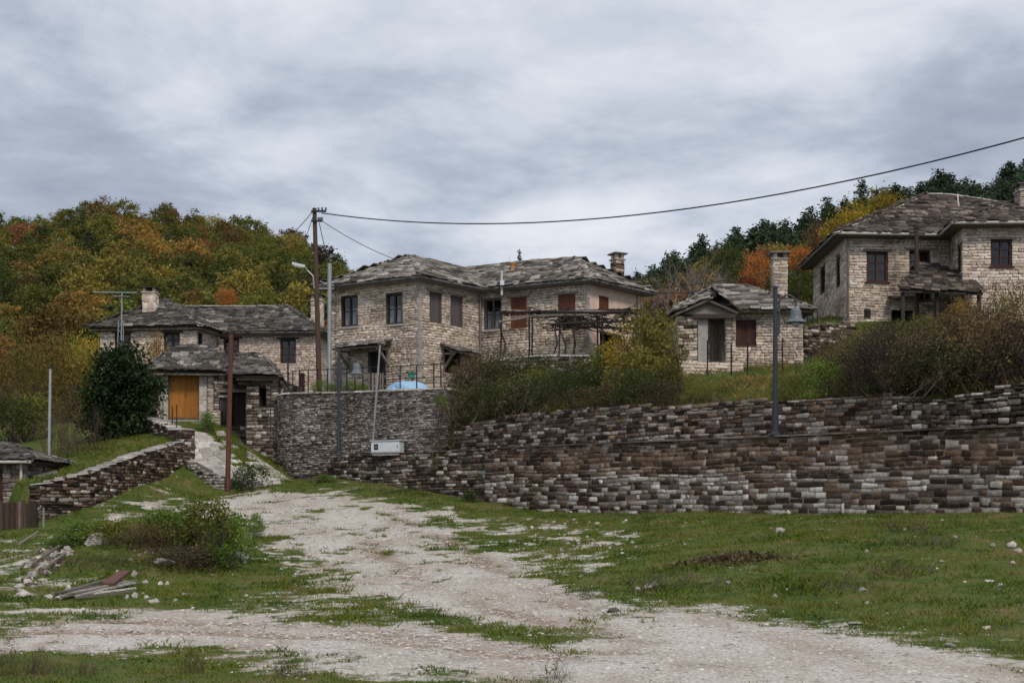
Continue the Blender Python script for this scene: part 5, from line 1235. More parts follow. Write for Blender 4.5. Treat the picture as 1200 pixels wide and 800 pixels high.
cable('lower of two cables passing behind the cottage chimney', (P(752, 342, 56.6), P(957, 311, 59.2)), .45, .022)
cable('sloping cable from the brown wooden pole to the upper house corner', (KT, P(953, 322, 59.6)), .25, .018)
cable('thin cable from the brown wooden pole to the right edge', (KT + Vector((0, 0, .1)), P(1230, 165, 46)), .5, .014)
cable('slack wire from the rusty pole to the gatehouse roof', (P(271, 393, 46.8), P(199, 440, 56.2)), .05, .010)
cable('slack wire from the sloping wall to the hut', (P(160, 512, 51), P(40, 547, 44)), .15, .010)

def railing(label, pts, h, gap, loc_name, z_fn, bars=None, rails=(1.0, .55), group=None, rad=.018, post_r=.026, name='iron_railing'):
    fr = Frame(pts); root = thing(name, label, 'railing', (fr.p[0].x, fr.p[0].y, z_fn(0)), group); n = max(1, round(fr.L / gap))
    for i in range(n + 1):
        s = fr.L * i / n; q = fr.at(s)[0]; mb = MB(); mb.tube([(q.x, q.y, z_fn(s) - .1), (q.x, q.y, z_fn(s) + h)], post_r, 6); mb.build('post', M['iron'], root)
    for k in rails:
        mb = MB(); mb.tube([(fr.at(fr.L * i / 24)[0].x, fr.at(fr.L * i / 24)[0].y, z_fn(fr.L * i / 24) + h * k - .03) for i in range(25)], rad, 5); mb.build('rail', M['iron'], root)
    if bars:
        m = int(fr.L / bars)
        for i in range(m):
            s = fr.L * (i + .5) / m; q = fr.at(s)[0]; mb = MB(); mb.tube([(q.x, q.y, z_fn(s) + .04), (q.x, q.y, z_fn(s) + h - .03)], .011, 4); mb.build('bar', M['iron'], root)
    return root
def fences():
    f = TERR
    def sub(s0, s1, n=14): return [tuple(f.pt(s0 + (s1 - s0) * i / n, 0, -.28))[:2] for i in range(n + 1)]
    L = f.L; sk = lambda u: min((abs(uv_of(f.pt(L * i / 400, 6.4))[0] - u), L * i / 400) for i in range(100, 401))[1]
    s0, s1, s2 = sk(336), sk(437), sk(523)
    railing('dark iron railing along the rounded corner of the terrace wall', sub(s0, s1), .98, .55, '', lambda s: TERR_TOP(s0 + s) + .02, rails=(1.0,))
    railing('dark iron railing on the terrace wall in front of the blue cover', sub(s1 + .35, s2), .95, 1.0, '', lambda s: TERR_TOP(s1 + .35 + s) + .02, rails=(1.0, .5))
    # gate of slats by the porch door
    r = thing('picket_gate', 'small weathered wooden gate under the porch canopy', 'gate', P(440, 455, 52.7)); 
    for i in range(5): mb = MB(); c = P(433 + i * 4, 446, 52.4); mb.box(c.x - .05, c.x + .05, c.y, c.y + .025, 6.2, ZV(437, 52.4)); mb.build('plank', M['wood_grey'], r)
    mb = MB(); a, b = P(431, 441, 52.44), P(452, 441, 52.44); mb.beam(a, b, .04, .08); a, b = P(431, 452, 52.44), P(452, 452, 52.44); mb.beam(a, b, .04, .08); mb.build('rail', M['wood_grey'], r)
    # single posts on the bank
    spots = [(337.5, 419, 460, 53.0, 'tall iron post at the left end of the terrace railing', .04), (541, 423, 452, 49.5, 'iron fence post at the end of the pale block wall', .03), (876, 400, 446, 47.0, 'thin iron fence post right of the cottage porch step', .03), (857, 405, 446, 47.4, 'thin iron fence post in front of the cottage window', .03),
             (829, 400, 444, 47.6, 'thin iron fence post in front of the cottage doorway', .025), (917, 398, 440, 47.5, 'thin iron fence post right of the tall lamp', .025), (664, 425, 452, 48.5, 'iron fence post in the bushes below the pergola', .03), (317, 455, 500, 52, 'thin rod standing in the gap beside the ruined wall', .02)]
    for u, v0, v1, Y, lb, rad in spots:
        b = P(u, v1, Y); b.z = min(b.z, gz(b.x, b.y)) if Y < 49.4 else b.z
        tag(MB().tube([b - Vector((0, 0, .2)), P(u, v0, Y)], rad, 6).lathe(P(u, v0, Y), [(rad * 1.4, 0), (rad * 1.2, .03), (.004, .06)], 6).build('fence_post', M['iron'], None, loc=b), lb, 'post')
    pts = [(X(188, 52.5), 52.5), (X(213, 49.6), 49.6)]
    for i, (u, v0, v1, Y) in enumerate(((179, 462, 492, 52.2), (191, 465, 498, 51.2), (202, 477, 501, 50.1), (207, 475, 503, 49.6))):
        b = P(u, v1, Y); tag(MB().tube([b - Vector((0, 0, .3)), P(u, v0, Y)], .022, 6).lathe(P(u, v0, Y), [(.03, 0), (.02, .03), (.004, .05)], 6).build('parapet_rod', M['iron'], None, loc=b), ('leftmost thin iron rod on the parapet, by the dark tree', 'thin iron rod on the parapet left of the orange door', 'thin iron rod on the parapet in front of the orange door', 'thin iron rod standing on the stone pier')[i], 'rod')
    # reed fence at the lower left, standing boards
    a, b = Vector((X(-6, 36), 36)), Vector((X(45, 36.6), 36.6)); root = thing('board_fence', 'weathered brown upright board fence at the lower left edge', 'fence', (a.x, a.y, 1.2)); n = 17
    for i in range(n):
        p = a.lerp(b, (i + .5) / n); z0 = gz(p.x, p.y) - .1; h = ZV(587, 36) + random.uniform(-.05, .04); mb = MB(); mb.box(p.x - .036, p.x + .036, p.y - .012, p.y + .012, z0, h); mb.build('plank', M['wood_dark'] if random.random() < .25 else M['pole_wood'] if random.random() < .7 else M['wood_grey'], root)
    for z in (1.35, 1.8): mb = MB(); mb.beam((a.x, a.y + .03, z), (b.x, b.y + .03, z), .04, .07); mb.build('rail', M['wood_dark'], root)
    p = P(45, 595, 36.3); q = P(51, 595, 36.4); g = gz(q.x, q.y); tag(MB().tube([p - Vector((0, 0, .05)), p, q, (q.x, q.y, g - .1)], .03, 6).build('pipe_frame', M['galv'], None, loc=(q.x, q.y, g)), 'bent grey metal pipe standing at the end of the board fence', 'pipe')
fences()
def cabinet():
    c = P(454, 523.5, 47.55); k = 47.6 / F; w, h = 38 * k, 13.5 * k; d = Vector((.92, -.39, 0)).normalized(); n = Vector((d.y, -d.x, 0)); b = P(454, 531, 47.6); root = thing('meter_cabinet', 'pale grey meter cabinet on the ledge at the foot of the leaning conduit pole', 'meter cabinet', b)
    mb = MB(); mb.obb(c, d * w / 2, n * .16, Z * h / 2); mb.build('case', M['white_metal'], root)
    mb = MB(); mb.obb(c + Z * (h / 2 + .015), d * (w / 2 + .04), n * .20, Z * .014); mb.build('lid', M['white_metal'], root)
    mb = MB(); mb.obb(c - d * w * .30 + n * .164, d * w * .17, n * .006, Z * h * .42); p = mb.build('door', M['white_metal'], root)
    mb = MB(); mb.obb(c - d * w * .32 + n * .172, d * .085, n * .004, Z * .105); mb.build('meter_window', M['black'], p)
    mb = MB(); mb.obb(c - d * w * .32 + n * .177, d * .045, n * .003, Z * .05 + d * 0); mb.build('dial', M['gutter_grey'], p)
    mb = MB(); mb.obb(c + d * w * .19 + n * .164, d * w * .28, n * .006, Z * h * .42); p = mb.build('door', M['white_metal'], root)
    mb = MB(); mb.obb(c + d * w * .42 + n * .174, d * .012, n * .006, Z * .05); mb.build('latch', M['iron'], p)
    mb = MB(); mb.obb(Vector((c.x, c.y, c.z - h / 2 - .05)), d * (w / 2 - .05), n * .12, Z * .05); mb.build('plinth', M['grey_stone'], root)
cabinet()
def terrace_things():
    # pale blue cover
    c = P(478, 458, 49.3); c.z = gz(c.x, c.y); r = thing('blue_cover', 'pale blue tarpaulin draped over a low dome behind the terrace railing', 'tarpaulin', c); vs, fs = [], []; n, m = 22, 7
    top = P(478, 446.5, 49.3).z - c.z
    for j in range(m):
        t = j / (m - 1)
        for i in range(n):
            a = 2 * math.pi * i / n; rr = (.88 * math.sin(t * math.pi / 2) ** .85) * (1 + .03 * math.sin(a * 8) * t); zz = top * (math.cos(t * math.pi / 2) ** .8) if j < m - 1 else -.1
            vs.append(c + Vector((rr * math.cos(a), rr * math.sin(a) * .8, zz + (.02 * math.cos(a * 8) * t))))
    for j in range(m - 1):
        for i in range(n): fs.append((j * n + i, j * n + (i + 1) % n, (j + 1) * n + (i + 1) % n, (j + 1) * n + i))
    mb = MB(); mb.add(vs, fs); mb.build('cloth', M['blue_tarp'], r)
    mb = MB(); mb.tube([c + Vector((.9 * math.cos(2 * math.pi * i / 24), .72 * math.sin(2 * math.pi * i / 24), .12)) for i in range(25)], .015, 5); mb.build('hem_rope', M['curtain'], r)
    p = P(483, 448, 50.0); r = thing('planter_box', 'small green plastic planter box behind the terrace railing', 'planter', p); mb = MB(); a, b = P(478.5, 438, 50), P(487, 443.5, 50)
    mb.prism([(a.x + .03, 49.9, b.z), (b.x - .03, 49.9, b.z), (b.x - .03, 50.1, b.z), (a.x + .03, 50.1, b.z)], (0, 0, a.z - b.z)); mb.build('box', M['green_plastic'], r); mb = MB(); mb.box(a.x, b.x, 49.87, 50.13, a.z, a.z + .03); mb.build('rim', M['green_plastic'], r)
    mb = MB(); mb.tube([(p.x, 50, 6.1), (p.x, 50, b.z)], .03, 6); mb.build('stand', M['iron'], r)
    # pergola with bare vines
    Ys, Yb = 51.9, 53.2; r = thing('pergola', 'rickety pergola of thin poles and bare vines beside the middle house', 'pergola', P(660, 418, Ys)); zt = ZV(366, Ys)
    for u, Y in ((588, Ys), (624, Ys), (656, Ys), (673, Ys), (706, Ys), (745, Ys), (620, Yb), (700, Yb)):
        p = P(u, 366, Y); mb = MB(); mb.tube([(p.x, p.y, 6.2), (p.x + random.uniform(-.05, .05), p.y, (6.2 + zt) / 2), (p.x, p.y, zt)], .035, 6); mb.build('post', M['iron'] if u in (588, 624) else M['wood_dark'], r)
    for i, (u0, v0, u1, v1, Y) in enumerate(((586, 366, 750, 365, Ys), (587, 364, 752, 367, Ys + .45), (588, 366, 752, 363, Ys + .9), (590, 365, 748, 366, Yb), (600, 372, 690, 369, Ys), (645, 380, 760, 376, Ys - .1), (660, 384, 765, 383, Ys + .3), (585, 377, 620, 371, Ys))):
        mb = MB(); a, b = P(u0, v0, Y), P(u1, v1, Y); mb.tube([a, a.lerp(b, .33) + Vector((0, 0, random.uniform(-.05, .05))), a.lerp(b, .66) + Vector((0, 0, random.uniform(-.06, .04))), b], .05, 6); mb.build('beam', M['wood_grey'] if i % 3 == 1 else M['wood_dark'], r)
    mb = MB(); rr = random.Random(12)
    for i in range(150):
        u = rr.choice((rr.uniform(590, 680), rr.uniform(655, 762), rr.uniform(655, 762))); p = P(u, rr.uniform(363, 386) if u > 640 else rr.uniform(364, 370), rr.uniform(Ys - .1, Yb)); q = [p]
        for j in range(6): q.append(q[-1] + Vector((rr.uniform(-.32, .32), rr.uniform(-.15, .15), rr.uniform(-.12, .10))))
        mb.tube(q, [.034, .03, .026, .022, .018, .014, .009], 4)
    for u, uu in ((648, 655), (662, 656), (671, 674), (590, 588)):
        a = P(u, 418, Ys - .1); b = P(uu, 368, Ys); mb.tube([a, a.lerp(b, .3) + Vector((.1, 0, 0)), a.lerp(b, .65) + Vector((-.08, 0, 0)), b], [.04, .035, .03, .022], 5)
    mb.build('vine', M['wood_dark'], r, kind='stuff')
terrace_things()

# ------------------------------------------------------------------ foliage meshes
def leaf_quads(c, size, r, up=.35, asp=.62):
    """diamond leaves at the points c (n,3)"""
    n = len(c); d = r.normal(size=(n, 3)); d[:, 2] += up; d /= np.linalg.norm(d, axis=1)[:, None]
    a = np.cross(d, r.normal(size=(n, 3))); a /= np.linalg.norm(a, axis=1)[:, None]; b = np.cross(d, a); s = size * r.uniform(.6, 1.4, (n, 1))
    v = np.stack([c - a * s * .5, c + b * s * .5 * asp, c + a * s * .5 + d * s * .12, c - b * s * .5 * asp], 1).reshape(-1, 3)
    return v, np.arange(4 * n).reshape(n, 4)
def crown_points(r, nc, per, rad, cr, shell=.55, bottom=-1.0):
    """clump centres through an uneven ellipsoid, leaves round each"""
    d = r.normal(size=(nc * 3, 3)); d /= np.linalg.norm(d, axis=1)[:, None]; d = d[d[:, 2] > bottom][:nc]
    ph = r.uniform(0, 6.28, 4); lump = 1 + .16 * np.sin(3 * np.arctan2(d[:, 1], d[:, 0]) + ph[0]) + .13 * np.sin(5 * d[:, 2] + ph[1]) + .10 * np.sin(7 * d[:, 0] + ph[2])
    rr = (shell + (1 - shell) * r.uniform(0, 1, len(d)) ** .6) * lump; c = d * rr[:, None] * np.array(rad)
    k = r.uniform(.6, 1.35, len(d)); p = np.repeat(c, per, 0) + r.normal(size=(len(d) * per, 3)) * (cr * np.repeat(k, per))[:, None] * np.array([1, 1, .7])
    keep = r.uniform(0, 1, len(p)) < .95
    return p[keep]
def crown_mesh(name, seed, nc, per, rad, cr, leaf, cz, shell=.55, bottom=-.7):
    r = np.random.default_rng(seed); p = crown_points(r, nc, per, rad, cr, shell, bottom); p[:, 2] += cz; v, f = leaf_quads(p, leaf, r)
    return np_mesh(name, v, f, [M['bark']])
def crown_multi(name, seed, lobes, per, cr, leaf):
    r = np.random.default_rng(seed); ps = []
    for (x, y, z, rx, ry, rz, nc) in lobes: ps.append(crown_points(r, nc, per, (rx, ry, rz), cr, .45, -1) + np.array((x, y, z)))
    v, f = leaf_quads(np.concatenate(ps), leaf, r); return np_mesh(name, v, f, [M['bark']])
def pine_mesh(name, seed, h=8.0, w=1.7, n=17):
    r = np.random.default_rng(seed); pts = []
    for i in range(n):
        t = i / (n - 1); z = h * (.16 + .84 * t); rr = w * (1 - t) ** .75 * r.uniform(.55, 1.2) + .12; m = max(3, int(7 * (1 - t) + 3)); a0 = r.uniform(0, 6.28)
        for j in range(m):
            a = a0 + 6.283 * j / m + r.uniform(-.3, .3); L = rr * r.uniform(.65, 1.1); k = max(3, int(L * 8))
            s = np.linspace(.12, 1, k) * L; pts.append(np.stack([s * np.cos(a), s * np.sin(a), z + s * .12 - .22 * s * s / max(w, .1) + r.uniform(-.08, .08)], 1) + r.normal(size=(k, 3)) * .13)
    p = np.concatenate(pts); p = np.concatenate([p, p + r.normal(size=p.shape) * .18, p + r.normal(size=p.shape) * .22, p + r.normal(size=p.shape) * .25]); v, f = leaf_quads(p, .36, r, 1.0, .55); return np_mesh(name, v, f, [M['bark']])
def trunk_mesh(name, seed, h, r0, limbs, crown_r, mat):
    r = random.Random(seed); mb = MB(); top = Vector((r.uniform(-.2, .2), r.uniform(-.2, .2), h)); mid = Vector((r.uniform(-.15, .15), r.uniform(-.15, .15), h * .5))
    mb.tube([(0, 0, -.6), (0, 0, .1), mid, top], [r0 * 1.3, r0, r0 * .7, r0 * .18], 7)
    for i in range(limbs):
        t = r.uniform(.4, .9); a = r.uniform(0, 6.28); p = mid.lerp(top, (t - .4) * 1.6); L = crown_r * r.uniform(.5, .9)
        e = p + Vector((math.cos(a) * L, math.sin(a) * L, L * r.uniform(.3, .8))); mb.tube([p, p.lerp(e, .5) + Vector((0, 0, L * .08)), e], [r0 * .4, r0 * .25, r0 * .06], 5)
    me = bpy.data.meshes.new(name); me.from_pydata(mb.v, [], mb.f); me.materials.append(mat); me.update(); return me
def branch_mesh(name, seed, h, n0, depth, r0, spread, mat, up=.5, seg=3):
    """bare branching stems"""
    r = random.Random(seed); mb = MB()
    def grow(p, d, L, rad, k):
        q = [p]; dd = d.copy()
        for _ in range(seg):
            dd = (dd + Vector((r.uniform(-.25, .25), r.uniform(-.25, .25), r.uniform(-.1, .2)))).normalized(); q.append(q[-1] + dd * (L / seg))
        mb.tube(q, [rad * (1 - .55 * i / seg) for i in range(seg + 1)], 4 if k > 1 else 3)
        if k <= 0: return
        for _ in range(r.randint(2, 4)):
            t = r.randint(1, seg); nd = (dd + Vector((r.uniform(-1, 1), r.uniform(-1, 1), r.uniform(-.2, .8))) * spread).normalized(); grow(q[t], nd, L * r.uniform(.5, .8), rad * .5, k - 1)
    for i in range(n0):
        a = 6.283 * i / max(1, n0) + r.uniform(-.4, .4); grow(Vector((r.uniform(-.1, .1) * n0 * .3, r.uniform(-.1, .1) * n0 * .3, -.1)), Vector((math.cos(a) * (1 - up), math.sin(a) * (1 - up), up)).normalized(), h * r.uniform(.35, .55), r0, depth)
    me = bpy.data.meshes.new(name); me.from_pydata(mb.v, [], mb.f); me.materials.append(mat); me.update(); return me
def plant(name, parts, label, cat, loc, rz=0.0, sc=(1, 1, 1), group=None, tilt=0.0):
    """parts: (part name, mesh, material)"""
    root = bpy.data.objects.new(name, None); root.empty_display_size = .3; root.location = loc; root.rotation_euler = (tilt, 0, rz); root.scale = sc; COL.objects.link(root); tag(root, label, cat, group)
    for pn, me, mt in parts:
        o = bpy.data.objects.new(pn, me); COL.objects.link(o); o.parent = root
        if pn == 'stem': o['kind'] = 'stuff'
        if mt is not None and o.material_slots: o.material_slots[0].link = 'OBJECT'; o.material_slots[0].material = mt
    return root
CROWN = [crown_mesh('crown', 500 + i, 74, 34, (1.75, 1.75, 2.0), .30, .25, 3.6, .70, -.8) for i in range(7)]
CROWN_SMALL = [crown_mesh('crown', 520 + i, 56, 32, (1.2, 1.2, 2.4), .27, .25, 3.7, .65, -.95) for i in range(3)]
TRUNK = [trunk_mesh('trunk', 540 + i, 4.6, .16, 6, 1.8, M['bark']) for i in range(4)]
PINE = [pine_mesh('crown', 560 + i, 6.6 + (i * 3 % 5) * .5, 2.0 + .35 * (i % 3), 16 + i) for i in range(6)]
PTRUNK = trunk_mesh('trunk', 570, 7.6, .15, 0, 1, M['bark'])
def roofline(u):
    """rough photo height below which the far slope is hidden by houses"""
    return float(np.interp(u, [0, 110, 118, 200, 250, 340, 372, 400, 480, 660, 750, 760, 800, 850, 940, 955, 1000, 1090, 1170, 1200], [520, 520, 385, 352, 362, 358, 385, 330, 298, 296, 336, 420, 360, 335, 362, 300, 272, 226, 240, 235]))
def zone_l(u):
    for lim, t in ((40, 'at the left edge'), (100, 'left of the antenna'), (160, 'above the antenna'), (200, 'above the beige chimney'), (250, 'above the gatehouse'), (300, 'above the long roof'), (350, 'left of the utility pole'), (400, 'behind the utility pole')):
        if u < lim: return t
    return 'beside the middle house roof'
def zone_r(u):
    for lim, t in ((770, 'beside the middle house chimney'), (820, 'behind the bare trees'), (870, 'left of the cottage chimney'), (925, 'above the cottage chimney'), (975, 'left of the golden yellow tree'), (1040, 'behind the golden yellow tree'), (1120, 'above the upper house roof peak'), (1165, 'above the upper house roof valley')):
        if u < lim: return t
    return 'at the right edge of the photo'
def forest():
    r = random.Random(99); placed = []; n = 0
    cols = [('olive green', .46), ('yellow olive', .16), ('golden brown', .13), ('dark green', .17), ('rusty brown', .05), ('purple brown', .03)]
    def col(): 
        x = r.random(); a = 0
        for c, w in cols:
            a += w
            if x < a: return c
        return cols[0][0]
    cand = []
    for side in (0, 1):
        y = 80.0
        while y < (212 if side == 0 else 180):
            st = (4.0 if side == 0 else 3.5) + (y - 80) * .012; u0, u1 = ((-30, 505) if side == 0 else (735, 1230)); x = X(u0, y) + r.uniform(0, st)
            while x < X(u1, y): cand.append((x + r.uniform(-1.2, 1.2), y + r.uniform(-1.3, 1.3), side)); x += st * (1 if side == 0 else .66)
            y += st * (1.05 if side == 0 else .8)
    vis = []
    for x, y, side in cand:
        z = float(hill_z(np.array([x]), np.array([y]))[0]); s = r.uniform(.62, 1.08); u, vt = uv_of((x, y, z + 6.0 * s)); _, vb = uv_of((x, y, z))
        if not (-25 < u < 1225): continue
        if vt > roofline(min(max(u, 0), 1200)) + 6: continue
        vis.append((x, y, z, s, side, u, vt))
    lefts = [q for q in vis if q[4] == 0]; rights = [q for q in vis if q[4] == 1]
    if len(lefts) > 298: r.shuffle(lefts); lefts = lefts[:298]
    for x, y, z, s, side, u, vt in lefts:
        c = col(); t = (vt - 240) / 180; where = 'on the ridge against sky' if y > 188 else ('high on the left hill' if y > 150 else ('midway up the left hill' if y > 115 else 'low on the left hill'))
        zone = zone_l(u)
        if c in ('dark green',) and r.random() < .4: cm = r.choice(CROWN_SMALL)
        else: cm = r.choice(CROWN)
        plant('deciduous_tree', [('trunk', r.choice(TRUNK), None), ('crown', cm, LEAF[c])], ('large ' if s > .94 else 'small ' if s < .75 else '') + f'{c} tree {where}, {zone}'.replace('the middle house roof', 'the middle roof').replace('on the ridge against sky', 'on the ridge'), 'tree', (x, y, z), r.uniform(0, 6.28), (s * r.uniform(.95, 1.3), s * r.uniform(.95, 1.3), s * r.uniform(.9, 1.15)), 'trees on the left wooded hill')
    if len(rights) > 330: r.shuffle(rights); rights = rights[:330]
    for x, y, z, s, side, u, vt in rights:
        hi = y > 112 + 12 * r.random()
        zone = zone_r(u)
        if hi and r.random() < .93 or r.random() < .3: plant('pine_tree', [('trunk', PTRUNK, None), ('crown', r.choice(PINE), LEAF['pine green'])], ('tall ' if s > .93 else 'small ' if s < .75 else 'mid-sized ') + f'dark green pine {zone}' + (' against the sky' if y > 150 else ' amid the wood'), 'tree', (x, y, z - .3), r.uniform(0, 6.28), (s * r.uniform(1.0, 1.35), s * r.uniform(1.0, 1.35), s * r.uniform(.6, .9)), 'pines on the right hill')
        else:
            c = r.choice(['olive green', 'olive green', 'golden brown', 'rusty brown', 'yellow olive', 'dark green', 'dark green']); plant('deciduous_tree', [('trunk', r.choice(TRUNK), None), ('crown', r.choice(CROWN), LEAF[c])], f'{c} tree low on the right hill {zone}', 'tree', (x, y, z), r.uniform(0, 6.28), (s, s, s), 'trees at the foot of the right hill')
    print('forest', len(lefts), len(rights))
forest()
CROWN_N = [crown_mesh('crown', 600 + i, 110, 26, (2.0, 2.0, 1.9), .36, .20, 3.6, .45, -.85) for i in range(3)]
def single_trees():
    def tr(u, vtop, vbot, wpx, Y, c, label, seed=0, crown=None, trunk=None):
        k = Y / F; hgt = (vbot - vtop) * k; w = wpx * k; b = P(u, vbot, Y); g = float(hill_z(np.array([b.x]), np.array([b.y]))[0]) if Y > 76 else gz(b.x, b.y); s = hgt / 4.0
        # crown spans z 1.6..5.6 in its own units
        plant('deciduous_tree', [('trunk', TRUNK[seed % 4], None), ('crown', (crown or CROWN_N)[seed % 3], LEAF[c])], label, 'tree', (b.x, b.y, b.z - 1.6 * s), seed * 1.7, (w / 4.2, w / 4.2, s))
    tr(264, 334, 366, 26, 88, 'bright orange', 'bright orange tree glowing above the long house roof ridge', 0)
    tr(852, 284, 334, 44, 70, 'dark green', 'rounded dark green tree behind the bare branches left of the cottage chimney', 1)
    tr(884, 296, 336, 40, 76, 'bright orange', 'orange autumn tree directly left of the cottage chimney', 2)
    tr(893, 287, 318, 26, 84, 'rusty brown', 'rust-coloured tree behind the top of the cottage chimney', 0)
    tr(879, 326, 346, 28, 66, 'red', 'small dark red tree just above the cottage roof', 1)
    tr(936, 288, 322, 46, 80, 'bright orange', 'orange-brown tree between the cottage chimney and upper house', 1)
    tr(934, 318, 352, 48, 68, 'olive green', 'yellow-green tree behind the right end of the cottage roof', 2)
    tr(1000, 236, 300, 60, 66, 'yellow', 'tall golden yellow tree left of the upper house roof', 0)
    tr(1036, 222, 275, 50, 68, 'yellow', 'yellow tree rising behind the upper house roof slope', 1)
    tr(966, 262, 300, 46, 82, 'rusty brown', 'rust-brown tree left of the golden yellow tree', 2)
    tr(845, 322, 345, 30, 72, 'yellow olive', 'pale yellow-green small tree above the cottage porch', 2)
    # bare purple-grey trees
    for i, (u, v, Y, s, lb) in enumerate(((790, 368, 62, 1.0, 'large bare tree with pale purplish branches left of the cottage'), (826, 362, 64, .92, 'second bare tree with pinkish branches behind the cottage porch'), (764, 366, 61, .7, 'small bare tree beside the beige house end'))):
        p = P(u, v, Y); plant('bare_tree', [('trunk', branch_mesh('trunk', 700 + i, 4.4, 5, 4, .07, .62, M['bark_pale'], .66), None)], lb, 'tree', p - Vector((0, 0, .4)), i, (s, s, s * .8))
    for i, u in enumerate((598, 609)):
        p = P(u, 306, 63); plant('pine_tree', [('trunk', PTRUNK, None), ('crown', PINE[i], LEAF['pine green'])], ('left' if i == 0 else 'right') + ' of two tiny conifer tips peeping over the middle house ridge', 'tree', (p.x, p.y, p.z + .62 - 3.9), i, (.20, .20, .46))
single_trees()

# ------------------------------------------------------------------ shrubs
def shrub_parts(seed, h, w, leaves, leaf, nstem, thick=.016, low=.1):
    r = np.random.default_rng(seed); st = branch_mesh('stem', seed, h, nstem, 2, thick, .5, M['twig'], .62)
    nc = max(10, leaves // 16); a = r.uniform(0, 6.283, nc); rr = np.sqrt(r.uniform(0, 1, nc)); z = low + (1 - low) * r.uniform(0, 1, nc) ** .8
    env = np.sqrt(np.clip(1 - ((z - .45) / .62) ** 2, .05, 1)); lump = 1 + .25 * np.sin(a * 3 + seed)
    c = np.stack([rr * np.cos(a) * env * lump * w / 2, rr * np.sin(a) * env * lump * w / 2, z * h], 1)
    p = np.repeat(c, 16, 0) + r.normal(size=(nc * 16, 3)) * w * .07; v, f = leaf_quads(p, leaf, r); return st, np_mesh('foliage', v, f, [M['twig']])
SH = [shrub_parts(800 + i, 1.0, 1.25, 4200 - 500 * i, .034 + .005 * i, 14) for i in range(5)]          # unit-high dense shrub
ST = [shrub_parts(820 + i, 1.0, 1.0, 900, .032, 30, .011) for i in range(4)]      # twiggy
SB = [shrub_parts(860 + i, 1.0, 1.2, 1500, .074, 14, .016) for i in range(4)]        # broad-leaved
def shrub(u, vbot, vtop, wpx, Y, c, label, kind='dense', seed=0, stem=None, name='shrub', ground=True, group=None, cat='shrub'):
    k = Y / F; h = (vbot - vtop) * k; w = wpx * k; b = P(u, vbot, Y); gzz = gz(b.x, b.y)
    if ground: h = max(.3, b.z + h - gzz); b.z = gzz
    st, fo = (SB[seed % 4] if kind == 'broad' else SH[seed % 5] if kind == 'dense' else ST[seed % 4])
    plant(name, [('stem', st, stem or M['twig']), ('foliage', fo, LEAF[c])], label, cat, b - Vector((0, 0, .04)), seed * 2.1, (w / 1.15, w / 1.15, h), group)
